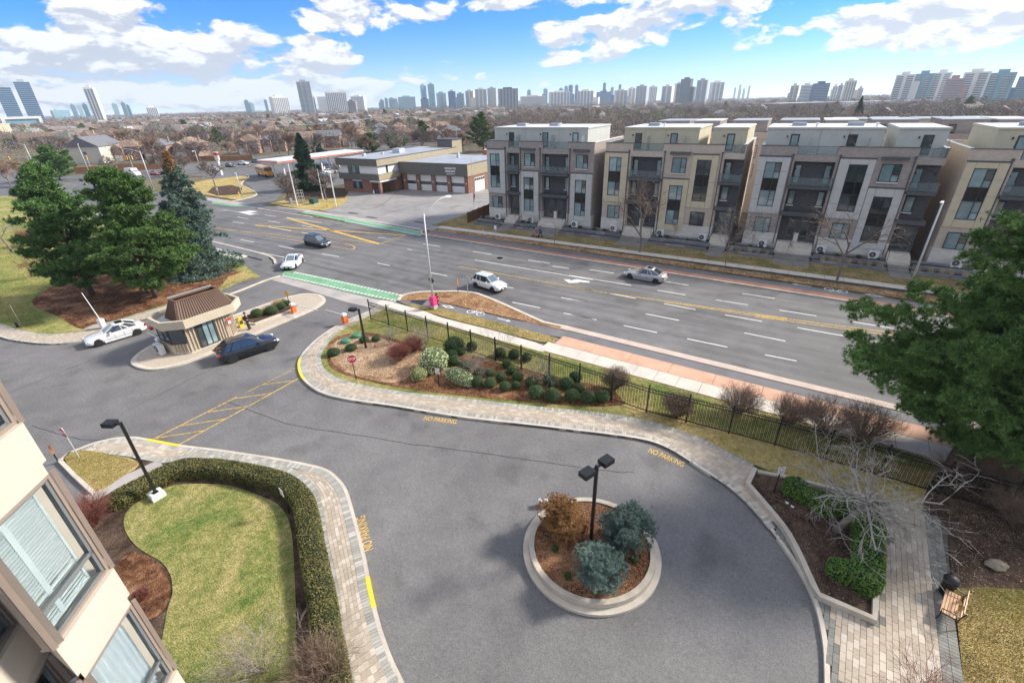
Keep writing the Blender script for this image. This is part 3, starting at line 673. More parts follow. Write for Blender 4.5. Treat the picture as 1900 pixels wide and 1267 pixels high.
M_BRR = brick('red_brick', (.23,.10,.065), (.33,.155,.10), (.33,.28,.24))
M_STONE = brick('limestone', (.66,.63,.57), (.76,.73,.67), (.50,.48,.44), 2.2)
M_PANG = mat('grey_cladding', (.52,.515,.49), .6, .05, 1.5)
M_PANK = mat('khaki_cladding', (.58,.51,.36), .6, .06, 1.5)
M_STUG = mat('pale_grey_stucco', (.50,.51,.47), .85, .06, 1.)
M_STUK = mat('khaki_stucco', (.54,.50,.37), .85, .06, 1.)
M_CHAR = mat('charcoal_trim', (.085,.087,.095), .5, .08, 2.)
M_SIDE = mat('buff_brick_side', (.52,.46,.38), .9, .10, .8)
M_SILL = mat('white_sill', (.68,.67,.64), .6, .05)
M_ROOFW = mat('pale_roof_membrane', (.62,.64,.66), .8, .12, .5)
M_ROOFG = mat('grey_roof_membrane', (.33,.36,.41), .8, .15, .4)
M_FRAME = mat('dark_window_frame', (.035,.038,.042), .4, .05)
M_SPAN = mat('black_spandrel', (.012,.013,.016), .15, .0)
def glassmat(name, lo, hi, rough=.06, curtain=0.):
    """window glass over blinds, each pane its own tone"""
    m, t, b = newmat(name); oi = N(t, 'ShaderNodeObjectInfo'); v = coords(t)
    c = ramp(t, oi.outputs['Random'], [(0., lo), (1., hi)])
    w = N(t, 'ShaderNodeTexWave'); w.wave_type = 'BANDS'; w.bands_direction = 'Z'; w.inputs['Scale'].default_value = 3.2; t.links.new(v, w.inputs['Vector'])
    c = mixc(t, .22, c, w.outputs[0], 'MULTIPLY'); n = noise(t, v, .7, 2); c = mixc(t, ramp(t, n, [(.35, (.0,)*3), (.6, (.55,)*3)]), c, tuple(x*.55 for x in lo))
    t.links.new(c, b.inputs['Base Color']); b.inputs['Roughness'].default_value = rough; b.inputs['Specular IOR Level'].default_value = .9
    b.inputs['Coat Weight'].default_value = .6; b.inputs['Coat Roughness'].default_value = .02; MATS[name] = m; return m
M_GL = glassmat('sky_tint_blind_glass', (.20,.32,.35), (.42,.56,.57))  # teal of the mirrored sky put into the pane colour, over blind bands
M_GLD = glassmat('dark_glass', (.03,.04,.045), (.12,.15,.16))
M_RAIL = newmat('rail_glass'); _m, _t, _b = M_RAIL; M_RAIL = _m
_b.inputs['Base Color'].default_value = (.34,.42,.42,1); _b.inputs['Transmission Weight'].default_value = .5; _b.inputs['Roughness'].default_value = .12; _b.inputs['IOR'].default_value = 1.1; _b.inputs['Alpha'].default_value = .38
M_BLACK = mat('black_metal', (.012,.012,.013), .45, .0, spec=.5)
M_GALV = mat('galvanised_steel', (.52,.54,.56), .5, .08, 2., metal=.3)
M_WPL = mat('white_plastic', (.72,.73,.72), .45, .05)
M_PWHITE = mat('white_paint', (.74,.74,.72), .5, .05)

# ------------------------------------------------------------------ townhouses across the road
TH_A = rad(3.2)
def window(root, x0, x1, z0, z1, style='one', y=0., glass=None, sill=False, split=.62):
    """a framed window: frame part with pane sub-parts, front face at y"""
    d = .10; f = .07; F = MB()
    F.box(x0, x1, y-.03, y+d, z0, z0+f); F.box(x0, x1, y-.03, y+d, z1-f, z1); F.box(x0, x0+f, y-.03, y+d, z0+f, z1-f); F.box(x1-f, x1, y-.03, y+d, z0+f, z1-f)
    xs = x0+(x1-x0)*split; panes = []; gl = glass or M_GL
    F.box(xs-.03, xs+.03, y-.02, y+d, z0+f, z1-f)
    def pn(a, b_, c, e, m): panes.append((a, b_, c, e, m))
    def cell(c, e, m=None):
        m = m or gl; pn(x0+f, xs-.03, c, e, m)
        zt = c+(e-c)*.38; F.box(xs+.03, x1-f, y-.02, y+d, zt-.025, zt+.025); pn(xs+.03, x1-f, c, zt-.025, m if m is not M_SPAN else M_SPAN); pn(xs+.03, x1-f, zt+.025, e, M_GLD if (m is gl and random.random() < .5) else m)
    if style == 'tall':
        za, zb = z0+(z1-z0)*.37, z0+(z1-z0)*.64
        for z in (za, zb): F.box(x0+f, x1-f, y-.02, y+d, z-.035, z+.035)
        cell(z0+f, za-.035); pn(x0+f, xs-.03, za+.035, zb-.035, M_SPAN); pn(xs+.03, x1-f, za+.035, zb-.035, M_SPAN); cell(zb+.035, z1-f)
    else: cell(z0+f, z1-f)
    w = F.build('window', M_FRAME, root)
    for (a, b_, c, e, m) in panes:
        p = MB(); p.box(a, b_, y+.05, y+.09, c, e); p.build('pane', m, w)
    if sill:
        s = MB(); s.box(x0-.06, x1+.06, y-.12, y+.05, z0-.13, z0-.005); s.build('window_sill', M_SILL, root)
    return w
def door(root, x0, x1, z0, z1, y, m=None, glass=M_GLD):
    b = MB(); b.box(x0, x1, y-.04, y+.06, z0, z1); d = b.build('door', m or M_CHAR, root)
    b = MB(); b.box(x0+.14, x1-.14, y-.06, y-.045, z0+.25, z1-.15); b.build('pane', glass, d)
    b = MB(); b.box(x1-.12, x1-.08, y-.10, y-.045, z0+.95, z0+1.15); b.build('handle', M_GALV, d)
def panels(root, x0, x1, z0, z1, m, holes):
    """cladding sheets in a grid, proud of the wall, cut round the windows"""
    nx = 3; xs = [x0, None, None, x1]
    h = [q for q in holes if q[0] > x0-.1 and q[1] < x1+.1 and q[2] > z0-.2 and q[3] < z1+.3]
    if h: xs[1], xs[2] = h[0][0], h[0][1]
    else: xs[1], xs[2] = x0+(x1-x0)/3, x0+2*(x1-x0)/3
    zs = [z0]; 
    edges = sorted(set([round(v, 3) for q in h for v in (q[2], q[3])]))
    n = max(2, int(round((z1-z0)/1.75)))
    zs = [z0+(z1-z0)*i/n for i in range(n+1)]
    g = .025
    for i in range(3):
        for j in range(len(zs)-1):
            a, b_, c, e = xs[i]+g/2, xs[i+1]-g/2, zs[j]+g/2, zs[j+1]-g/2
            rects = [(a, b_, c, e)]
            for q in h:
                nr = []
                for (a_, b2, c_, e_) in rects:
                    if q[0] < b2-.01 and q[1] > a_+.01 and q[2] < e_ and q[3] > c_:
                        if c_ < q[2]-.05: nr.append((a_, b2, c_, q[2]-.005))
                        if e_ > q[3]+.05: nr.append((a_, b2, q[3]+.005, e_))
                    else: nr.append((a_, b2, c_, e_))
                rects = nr
            for (a_, b2, c_, e_) in rects:
                if b2-a_ < .08: continue
                p = MB(); p.box(a_, b2, -.14, 0, c_, e_); p.build('cladding_panel', m, root)
    b = MB(); b.box(x0-.03, x1+.03, -.17, 0, z1+.03, z1+.16); b.build('cornice', M_CHAR, root)
ZG = .9
def rail(root, x0, x1, y, z0, z1, posts=3):
    g_ = MB(); g_.box(x0+.03, x1-.03, y-.012, y+.012, z0+.05, z1-.04); r = g_.build('glass_railing', M_RAIL, root)
    b = MB(); b.box(x0, x1, y-.03, y+.03, z1-.04, z1)
    for i in range(posts): x = x0+.03+(x1-x0-.06)*i/(posts-1); b.box(x-.02, x+.02, y-.02, y+.02, z0, z1-.04)
    b.build('handrail', M_CHAR, r)
def townhouse(label, x0, x1, bays, wins, pans, upper, bm, pm, um, depth=13.5, canopies=(), doors=(), openings=(), group='townhouse blocks across the road'):
    ox = -48.1-math.sin(TH_A)*0; o = Vector((-48.1+x0*math.cos(TH_A), 66.7+x0*math.sin(TH_A), 0))
    root = thing('townhouse_block', label, 'townhouses', o, TH_A, group); X = lambda x: x-x0; Wd = x1-x0
    b = MB(); b.box(0, Wd, 1.25, depth, ZG-.9, 12.1)
    rec = [(X(a), X(c)) for (a, c) in bays]
    cur = 0; sol = []
    for (a, c) in sorted(rec)+[(Wd, Wd)]:
        if a > cur: sol.append((cur, a))
        cur = c
    for (a, c) in sol: b.box(a, c, 0, 1.25, 2.55, 12.1)
    b.build('brick_wall', bm, root)
    # parapet with gaps where the roof decks have glass
    b = MB(); op = sorted([(X(a), X(c)) for (a, c) in openings]); cur = 0
    for (a, c) in op+[(Wd, Wd)]:
        if a > cur: b.box(cur, a, 0, .3, 12.1, 13.08)
        cur = c
    b.box(Wd-.3, Wd, .3, depth, 12.1, 13.08); b.box(0, .3, .3, depth, 12.1, 13.08); b.box(.3, Wd-.3, depth-.3, depth, 12.1, 13.08); b.build('parapet', bm, root)
    b = MB(); cur = 0
    for (a, c) in op+[(Wd, Wd)]:
        if a > cur: b = MB(); b.box(cur-.03 if cur == 0 else cur, a+(.03 if a == Wd else 0), -.05, .34, 13.083, 13.16); b.build('coping', M_CHAR, root)
        cur = c
    for q0, q1 in ((Wd-.34, Wd+.05), (-.05, .34)): b = MB(); b.box(q0, q1, .345, depth, 13.083, 13.16); b.build('side_coping', M_PWHITE, root)
    b = MB(); b.box(.3, Wd-.3, .3, depth-.3, 12.103, 12.15); b.build('roof_deck', M_ROOFG, root)
    for (a, c) in op: rail(root, a, c, .1, 12.1, 13.1)
    # stone base
    for (a, c) in sol:
        b = MB(); b.box(a-(.03 if a == 0 else 0), c+(.03 if c == Wd else 0), -.04, 1.24, 0, 2.545); b.build('stone_base', M_STONE, root)
        b = MB(); b.box(a, c, -.09, -.04, 2.5, 2.6); b.build('stone_course', M_SILL, root)
    # recessed bays: dark brick behind, balcony slab with railing, canopy
    for (a, c) in rec:
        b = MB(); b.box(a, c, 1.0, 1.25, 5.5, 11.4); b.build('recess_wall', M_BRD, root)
        b = MB(); b.box(a, c, 0, 1.25, 11.4, 12.1); b.build('lintel', bm, root)
        b = MB(); b.box(a-.15, c+.15, -.55, 1.0, 8.28, 8.6); bl = b.build('balcony', M_CHAR, root)
        b = MB(); b.box(a-.12, c+.12, -.5, -.48, 8.7, 9.6); b.build('glass_railing', M_RAIL, bl)
        b = MB(); b.box(a-.14, c+.14, -.52, -.46, 9.62, 9.67)
        for i in range(4): x = a-.12+(c-a+.24)*i/3; b.box(x-.02, x+.02, -.51, -.47, 8.6, 9.62)
        b.build('handrail', M_CHAR, bl)
        b = MB(); b.box(a-.2, c+.2, -.45, 1.0, 5.0, 5.45); b.build('canopy', M_CHAR, root)
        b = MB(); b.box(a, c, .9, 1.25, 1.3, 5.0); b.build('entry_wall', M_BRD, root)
        if c-a > 3:
            for (p, q) in ((a+.15, a+.95), (c-.95, c-.15)):
                door(root, p, q, 8.62, 11.0, .98, M_FRAME, M_GL); window(root, p+.05, q-.05, 6.15, 7.9, 'one', .9, M_GL, True, .99)
            mid = (a+c)/2
            for (p, q) in ((mid-1.25, mid-.25), (mid+.25, mid+1.25)): door(root, p, q, 1.62, 4.5, .86)
            b = MB(); b.box(mid-.25, mid+.25, .5, .88, 1.6, 2.7); b.build('porch_divider', M_STONE, root)
        else:
            door(root, a+.1, a+.95, 8.62, 11.0, .98, M_FRAME, M_GL); window(root, a+.25, a+1.1, 6.15, 7.9, 'one', .9, M_GL, True, .99)
            door(root, a+.35, c-.25, 1.62, 4.7, .86)
        for x in (a+.3, c-.3):
            b = MB(); b.box(x-.05, x+.05, .88, .98, 10.3, 10.55); b.build('wall_lamp', M_BLACK, root)
        # steps up from the front walk
        b = MB(); b.box(a+.1, c-.1, -.3, .85, ZG-.3, 1.6); st = b.build('porch', M_CONC, root)
        for k in range(4):
            s_ = MB(); s_.box(a+.05, c-.05, -.3-.32*(k+1), -.3-.32*k, ZG-.5, 1.6-.17*(k+1)); s_.build('step', M_CONC, root)
        for x in (a+.08, c-.08):
            h_ = MB(); h_.tube([(x, -1.5, ZG), (x, -1.5, ZG+1.0), (x, -.3, 2.55), (x, -.3, 1.6)], .025, 5); h_.build('stair_rail', M_BLACK, root)
    holes = [(X(a), X(c), z0, z1) for (a, c, z0, z1, st, gl) in wins]
    for (a, c, z0, z1) in pans: panels(root, X(a), X(c), z0, z1, pm, holes)
    for (a, c, z0, z1, st, gl) in wins:
        onp = any(p[0]-.1 < a and c < p[1]+.1 and p[2] < z0+.2 and z1-.3 < p[3] for p in pans)
        window(root, X(a), X(c), z0, z1, st, -.12 if onp else -.1, {'g': M_GL, 'd': M_GLD}[gl], (not onp) and z0 > 5)
    for (a, c) in canopies:
        b = MB(); b.box(X(a), X(c), -.5, 0, 11.85, 12.15); b.build('window_canopy', M_CHAR, root)
    # rain pipes
    for (a, c) in rec:
        for x in ((a-.28) if a > .5 else None, (c+.28) if c < Wd-.5 else None):
            if x is None: continue
            p = MB(); p.box(x-.05, x+.05, -.14, 0, 1.2, 12.0); p.box(x-.1, x+.1, -.2, 0, 12.0, 12.25); p.build('downpipe', M_CHAR, root)
    # set-back top storey
    for (a, c, ds) in upper:
        a, c = X(a), X(c)
        b = MB(); b.box(a, c, 2.0, depth-1.5, 12.15, 14.85); b.build('top_storey', um, root)
        b = MB(); b.box(a-.1, c+.1, 1.88, depth-1.4, 14.85, 15.02); b.build('roof_edge', um, root)
        b = MB(); b.box(a-.05, c+.05, 1.95, depth-1.45, 15.023, 15.06); b.build('roof', M_ROOFW, root)
        b = MB(); b.box(a-.02, a+.0, 1.97, 2., 14.3, 14.33); 
        x = a+2.9
        while x < c-1.5:
            s_ = MB(); s_.box(x-.01, x+.01, 1.985, 2.0, 12.3, 14.85); s_.build('panel_joint', M_CHAR, root); x += 2.9
        for (x, gl) in ds:
            x = X(x); door(root, x, x+.95, 12.2, 14.3, 1.98, M_FRAME, M_GL if gl else M_GLD)
            l = MB(); l.box(x-.42, x-.3, 1.88, 1.99, 13.9, 14.15); l.build('wall_lamp', M_BLACK, root)
            s_ = MB(); s_.box(x+2.1, x+2.16, .35, 1.9, 12.15, 14.0); s_.build('privacy_screen', M_RAIL, root)
        for k in range(int((c-a)/6)):
            v_ = MB(); v_.box(a+2.5+6*k, a+4.1+6*k, 5, 6.4, 15.06, 15.45); v_.build('roof_hatch', M_ROOFG, root)
            v_ = MB(); v_.lathe([(.13, 0), (.13, .35), (.2, .37), (.2, .45), (0, .47)], (a+5.2+6*k, 3.2, 15.06), 8); v_.build('roof_vent', M_PWHITE, root)
    return root
H0, H1, Z0, Z1 = 5.05, 11.83, 5.92, 11.25
def tall(x, gl='g'): return (x, x+1.8, Z0, Z1, 'tall', gl)
def tallL(x, gl='g'): return (x, x+1.8, 2.5, 7.85, 'tall', gl)
def low(x, gl='g'): return (x, x+1.85, 2.62, 4.5, 'one', gl)
def up(x, gl='g'): return (x, x+1.85, 9.47, 11.4, 'one', gl)
T1 = townhouse('mauve brick and grey townhouse block beside the fire hall', 0, 18.6, [(3.75, 6.0), (10.05, 14.5)],
    [tall(.6), low(.78), up(6.98), tallL(6.85), up(15.82), tallL(15.8)], [(-.0, 3.4, H0, H1), (6.05, 9.5, 1.75, 8.75), (15.05, 18.5, 1.7, 8.75)],
    [(.4, 16.7, [(3.1, 0), (9.2, 1), (14.26, 1)])], M_BRK, M_PANG, M_STUG, canopies=[(6.6, 8.95), (15.4, 17.9)], openings=[(4.1, 6.05), (10.2, 14.5)])
T2 = townhouse('beige brick and khaki townhouse block second from the fire hall', 20.3, 38.7, [(24.1, 28.5), (36.35, 38.7)],
    [tall(21.0), low(21.2), up(29.88), tallL(29.9), tall(33.1, 'd'), low(33.2, 'd')], [(20.3, 23.75, H0, H1), (28.95, 32.4, 1.6, 8.65), (32.45, 35.7, H0, H1)],
    [(22.3, 32.5, [(23.9, 0), (28.8, 1)]), (34.2, 38.4, [(36.0, 1)])], M_BRB, M_PANK, M_STUK, canopies=[(29.5, 32.2)], openings=[(24.3, 28.45), (36.2, 38.6)])
T3 = townhouse('long mauve brick and grey townhouse block third from the fire hall', 40.4, 58.5, [(44.35, 48.6), (56.15, 58.5)],
    [tall(41.25), low(41.4), tall(49.95, 'd'), low(50.0), up(53.05), tallL(53.2, 'd')], [(40.4, 43.9, H0, H1), (48.95, 52.4, H0, H1), (52.45, 55.85, 1.75, 8.75)],
    [(40.6, 52.6, [(43.3, 1), (49.2, 0)]), (53.9, 58.3, [(56.2, 0)])], M_BRK, M_PANG, M_STUG, canopies=[(52.8, 55.3)], openings=[(44.4, 48.5), (56.0, 58.4)])
T4 = townhouse('beige brick and khaki townhouse block behind the street pole at right', 60.2, 78.6, [(64.0, 68.4), (76.2, 78.6)],
    [tall(61.0), low(61.0), up(69.8), tallL(69.8), tall(73.0, 'd'), low(73.1, 'd')], [(60.2, 63.65, H0, H1), (68.9, 72.3, 1.6, 8.65), (72.35, 75.6, H0, H1)],
    [(62.2, 72.4, [(63.9, 1), (68.7, 1)]), (74.1, 78.4, [(76.0, 1)])], M_BRB, M_PANK, M_STUK, canopies=[(69.5, 72.2)], openings=[(64.2, 68.4), (76.2, 78.5)])
def plainblock(label, u, v, L, dep, bm, um, h=12.2):
    root = thing('townhouse_block', label, 'townhouses', (u, v, 0), TH_A, 'townhouse blocks of the second row')
    b = MB(); b.box(0, L, 0, dep, 0, h); b.build('brick_wall', bm, root)
    b = MB(); n = int(L/5.8)
    b.box(-.1, L+.1, -.1, .3, h, h+.9); b.box(-.1, .3, .3, dep, h, h+.9); b.box(L-.3, L+.1, .3, dep, h, h+.9); b.build('parapet', bm, root)
    b = MB(); b.box(.3, L-.3, .3, dep, h+.003, h+.05); b.build('roof_deck', M_ROOFG, root)
    for k in range(n):
        x = L*k/n; s_ = MB(); s_.box(x+.4, x+L/n-.4-(k % 2)*1.2, 2, dep-1, h+.05, h+2.6); s_.build('top_storey', um, root)
        s_ = MB(); s_.box(x+.3, x+L/n-.3-(k % 2)*1.2, 1.9, dep-.9, h+2.6, h+2.75); s_.build('roof', M_ROOFW if k % 2 else M_ROOFG, root)
        window(root, x+1, x+2.7, h-3, h-1, 'one'); window(root, x+3.6, x+5.2, h-3, h-1, 'one'); window(root, x+1, x+2.7, h-6, h-4, 'one'); door(root, x+1.2, x+2.1, h+.1, h+2.1, 1.98, M_FRAME, M_GLD)
        window(root, x+3.6, x+5.2, h-6, h-4, 'one')
plainblock('low roofed townhouse block behind the beige brick block', -29, 92.5, 19, 12, M_BRB, M_BRK)
plainblock('townhouse block standing behind the long mauve block, blue grey roofs', -9, 93.6, 19, 12, M_BRB, M_BRK)
plainblock('townhouse block of the second row furthest right, white roof edges', 12, 95, 30, 12, M_BRK, M_BRK)
plainblock('beige townhouse block seen through the gap by the pole', -1.5, 108, 24, 12, M_BRB, M_STUK, 11.8)
# terraces of stone in front of the townhouses
TO_ = Vector((-48.1, 66.7, 0)); tu = Vector((math.cos(TH_A), math.sin(TH_A), 0)); tv = Vector((-tu.y, tu.x, 0))
def T(x, y, z=0): return TO_+tu*x+tv*y+Vector((0, 0, z))
M_DSTONE = pavermat('dark_stone', (.11,.12,.135), (.22,.23,.25), (.36,.37,.385))
SB = MB(); SB.box(-.5, .5, -.5, .5, -.5, .5); ME_ST = SB.mesh('stone_block', M_DSTONE)
pads = [(-1.4, 3.9), (6.0, 10.0), (14.5, 24.2), (28.4, 36.6), (38.7, 44.5), (48.5, 56.3), (58.4, 64.2), (68.4, 76.)]
whats = ['at the left end beside the timber fence', 'between the first two stairs of the grey block', 'between the grey block and the beige block', 'under the beige block', 'at the gap between beige and long grey blocks', 'under the long grey block with dry ornamental grass', 'by the right street pole', 'behind the big pine at right']
for (a, c), wh in zip(pads, whats):
    o = T((a+c)/2, 0); root = thing('stone_terrace', 'dark stone terraced planter wall '+wh, 'retaining wall', o, TH_A, 'stone terraces in front of the townhouses')
    hw = (c-a)/2
    b = MB(); b.box(-hw+.1, hw-.1, -2.9, -1.7, 0, .38); b.box(-hw+.1, hw-.1, -1.7, -.02, 0, .80); b.build('planting_soil', M_SOIL, root)
    for (y, z0, nc) in ((-3.0, .02, 2), (-1.8, .40, 2), (-.75, .82, 1)):
        for k in range(nc):
            x = -hw+RS.uniform(0, .3)*k
            while x < hw-.3:
                L = min(RS.uniform(.9, 1.6), hw-x); link('stone_block', ME_ST, root, (x+L/2, y+k*.05+RS.uniform(-.03, .03), z0+.11+k*.22), RS.uniform(-.02, .02), (L-.02, .34, .21)); x += L
    if wh.startswith('under the long') or 'pole' in wh or 'gap' in wh:
        pass
for a, c in ((3.9, 6.0), (10.0, 14.5), (24.2, 28.4), (36.6, 38.7), (44.5, 48.5), (56.3, 58.4), (64.2, 68.4)):
    o = T((a+c)/2, 0); root = thing('front_walk', 'front walk with stone risers %s' % {3.9: 'nearest the fire hall', 10.: 'to the mauve block twin doors', 24.2: 'to the beige block twin doors', 36.6: 'right end of the beige block', 44.5: 'to the long grey block twin doors', 56.3: 'right end of the long grey block', 64.2: 'behind the pine top'}[a], 'path', o, TH_A, 'front walks')
    hw = (c-a)/2-.05
    b = MB(); b.box(-hw, hw, -5.5, -3.1, 0, .15); b.box(-hw, hw, -3.1, -2.4, 0, .34); b.box(-hw, hw, -2.4, -1.55, 0, .55); b.box(-hw, hw, -1.55, -.33, 0, .80); b.build('paving', mat('grey_walk', (.24,.225,.21), .9, .2, 1.2), root)
# heat pumps
def heatpump(loc, label, rz=TH_A):
    r = thing('heat_pump', label, 'air conditioner', loc, rz, 'air conditioners in front of the townhouses')
    b = MB(); b.box(-.5, .5, -.2, .2, .08, .95); b.box(-.4, -.3, -.2, .2, 0, .08); b.box(.3, .4, -.2, .2, 0, .08); b.build('casing', M_WPL, r)
    b = MB(); b.T = Matrix.Translation((-.12, -.202, .52)) @ Matrix.Rotation(math.pi/2, 4, 'X'); b.lathe([(0, 0), (.33, 0), (.33, .02), (0, .02)], n=16); b.build('fan_grille', M_CHAR, r)
    b = MB(); b.T = Matrix.Translation((-.12, -.23, .52)) @ Matrix.Rotation(math.pi/2, 4, 'X'); b.lathe([(0, 0), (.09, 0), (.09, .02), (0, .02)], n=10); b.build('fan_hub', M_GALV, r)
    return r
h0 = None
for x, l in [(2.2, 'white heat pump unit nearest the timber fence'), (8.5, 'white heat pump unit left of the wide stairs of the mauve block'), (16.3, 'white heat pump unit at the right end of the mauve block'), (22.6, 'white heat pump unit under the left bay of the beige block'),
             (29.6, 'white heat pump unit right of the beige block stairs'), (35.4, 'white heat pump unit at the right end of the beige block'), (42.9, 'white heat pump unit under the left bay of the long grey block'), (49.5, 'white heat pump unit right of the twin doors of the long grey block'), (54.9, 'white heat pump unit under the right bay of the long grey block'), (62.6, 'white heat pump unit beside the top of the big pine')]:
    p = T(x, -.75, .80)
    if h0 is None: h0 = heatpump(p, l)
    else: copy_tree(h0, None, l, p)

# ------------------------------------------------------------------ fire hall
M_MET = mat('dark_metal_siding', (.12,.115,.105), .55, .08, 1.)
M_METB = mat('buff_siding', (.36,.31,.21), .6, .08, 1.)
FA = rad(5.5)
fh = thing('fire_hall', 'two storey fire hall with dark bands and four white bay doors', 'fire station', (-88.0, 86.2, 0), FA)
WX0, WX1, WY0, WY1 = -13.2, -.6, -7.9, 25
def blk(name, m, *bx): 
    b = MB()
    for q in bx: b.box(*q)
    return b.build(name, m, fh)
blk('brick_wall', M_BRR, (WX0+.6, WX1-3.2, WY0+.6, WY1, 0, 3.0), (WX1-3.2, WX1-.4, WY0+6.2, WY1, 0, 3.0), (WX1-.9, WX1-.3, WY0+.4, WY0+1.1, 0, 3.0))
blk('white_wall', M_PWHITE, (WX0+.5, WX1-.4, WY0+.5, WY1-.2, 4.4, 6.2))
blk('lower_band', M_MET, (WX0, WX1, WY0, WY1, 3.0, 4.4))
blk('upper_band', M_MET, (WX0-.2, WX1+.1, WY0-.2, WY1+.2, 6.2, 7.65))
blk('side_band', M_METB, (WX1+.1, WX1+.16, WY0-.15, WY1+.2, 6.25, 7.6), (WX1, WX1+.06, WY0+.05, -.1, 3.05, 4.35))
blk('roof', M_ROOFG, (WX0-.05, WX1-.05, WY0-.05, WY1, 7.652, 7.72)); 
blk('roof_edge', M_CHAR, (WX0-.25, WX1+.2, WY0-.25, WY0-.05, 7.65, 7.8), (WX1-.02, WX1+.2, WY0-.05, WY1+.2, 7.65, 7.8))
blk('porch_soffit', M_PWHITE, (WX1-3.2, WX1-.02, WY0+.3, WY0+6.2, 2.6, 2.95))
def fwin(x0, x1, y, z0, z1, n=3):
    F = MB(); f = .08
    F.box(x0, x1, y-.06, y+.05, z0, z0+f); F.box(x0, x1, y-.06, y+.05, z1-f, z1)
    for i in range(n+1): x = x0+(x1-x0-f)*i/n; F.box(x, x+f, y-.06, y+.05, z0+f, z1-f)
    w_ = F.build('window', M_FRAME, fh)
    for i in range(n):
        a = x0+f+(x1-x0-f)*i/n; c = a+(x1-x0-f)/n-f; p = MB(); p.box(a, c, y-.01, y+.03, z0+f, z1-f); p.build('pane', M_GL if i % 2 else M_GLD, w_)
fwin(-10.3, -6.7, WY0+.5, 4.4, 6.15); fwin(-9.6, -6.6, WY0+.6, .9, 2.6); blk('lintel', M_PWHITE, (-9.6, -6.5, WY0+.55, WY0+.6, 2.62, 2.98))
b = MB(); b.box(WX1-.44, WX1-.37, -4.6, -3.9, 4.45, 6.1); b.build('window', M_GLD, fh)
GD, GW = 20., 19.0; GH = 6.25
blk('bay_wall', M_BRR, (0, GW, .6, GD, 0, 3.9)); blk('siding', M_METB, (0, GW-.02, .5, GD, 3.9, GH)); 
blk('fascia', M_MET, (-.6, GW+.1, -.5, .5, 3.75, GH+.1)); blk('fascia_return', M_METB, (GW+.1, GW+.2, -.45, GD, 3.8, GH+.05))
blk('bay_roof', M_ROOFG, (0, GW, .5, GD, GH+.003, GH+.07)); blk('bay_roof_edge', M_CHAR, (-.62, GW+.22, -.52, -.3, GH+.1, GH+.24), (GW, GW+.22, -.3, GD, GH+.1, GH+.24)); blk('roof_gutter', M_PWHITE, (-.62, GW+.1, -.3, -.1, GH+.1, GH+.2))
for i in range(5):
    x = [0, 4.05, 8.55, 13.1, 17.9][i]; blk('brick_pier', M_BRR, (x, x+1.05, -.1, .6, 0, 3.75)); b = MB(); b.lathe([(0,0),(.16,0),(.16,.12),(0,.12)], n=8); 
    l = b.build('wall_light', M_PWHITE, fh); l.rotation_euler = (math.pi/2, 0, 0); l.location = (x+.55, -.1, 2.2)
for i, (a, c) in enumerate([(1.05, 4.05), (5.1, 8.55), (9.6, 13.1), (14.15, 17.9)]):
    b = MB()
    for k in range(5):
        if k == 2: continue
        b.box(a, c, .3, .36, .72*k+.01, .72*(k+1)-.01)
    d = b.build('bay_door', M_PWHITE, fh); n = 4; F = MB(); F.box(a, c, .28, .36, 1.45, 1.55); F.box(a, c, .28, .36, 2.05, 2.15)
    for k in range(n+1): x = a+(c-a-.1)*k/n; F.box(x, x+.1, .28, .36, 1.55, 2.05)
    F.build('door_frame', M_FRAME, d); p = MB(); p.box(a+.1, c-.1, .32, .34, 1.55, 2.05); p.build('pane', M_GLD, d)
b = MB(); b.box(GW-.04, GW+.04, 2.6, 7.2, 0, 3.2); sd = b.build('side_bay_door', M_PWHITE, fh)
for k in range(5): p = MB(); p.box(GW+.045, GW+.07, 2.8+k*.88, 3.5+k*.88, 2.45, 3.0); p.build('pane', M_GLD, sd)
blk('door_surround', M_BRR, (GW, GW+.1, 1.8, 2.6, 0, 3.7), (GW, GW+.1, 7.2, 8., 0, 3.7), (GW-.02, GW+.1, 2.6, 7.2, 3.2, 3.7))
blk('hose_tower', M_MET, (-6.2, -1.2, 24, 29, 0, 9.6)); blk('tower_panel', M_METB, (-1.2, -1.12, 24.1, 29, 6, 9.5)); blk('tower_cap', M_CHAR, (-6.5, -.9, 23.7, 29.3, 9.6, 9.85))
blk('roof_unit', M_GALV, (-7.5, -5.2, 6, 8.2, 7.72, 8.8)); blk('roof_vent', M_GALV, (-10.4, -9.7, -2, -1.3, 7.72, 8.3), (-8.3, -7.8, 2.6, 3.1, 7.72, 8.2), (8.2, 8.8, 12, 12.6, 6.3, 7.6))
def letters(s, width, height, m):
    cu = D.curves.new('lettering', 'FONT'); cu.body = s; cu.size = 1; cu.extrude = .05; cu.offset = .022; o = D.objects.new('lettering', cu); COL.objects.link(o)
    me = D.meshes.new_from_object(o.evaluated_get(bpy.context.evaluated_depsgraph_get())); D.objects.remove(o)
    xs = [v.co.x for v in me.vertices]; ys = [v.co.y for v in me.vertices]
    for v in me.vertices: v.co.x = (v.co.x-min(xs))*width/(max(xs)-min(xs)); v.co.y = (v.co.y-min(ys))*height/(max(ys)-min(ys)); v.co.z *= .6
    me.materials.clear(); me.materials.append(m); return me
def sign_text(s, x, y, z, width, height, parent, m=None):
    o = link('lettering', letters(s, width, height, m or M_PWHITE), parent, (x, y, z)); o.rotation_euler = (math.pi/2, 0, 0); return o
M_LET = mat('sign_white', (.85,.85,.84), .4, 0.)
sign_text('VAUGHAN FIRE', 13.0, -.56, 5.25, 3.1, .42, fh, M_LET); sign_text('DEPARTMENT', 13.15, -.56, 4.6, 2.8, .42, fh, M_LET); sign_text('STATION 71', 13.5, -.56, 4.12, 2.3, .24, fh, M_LET)
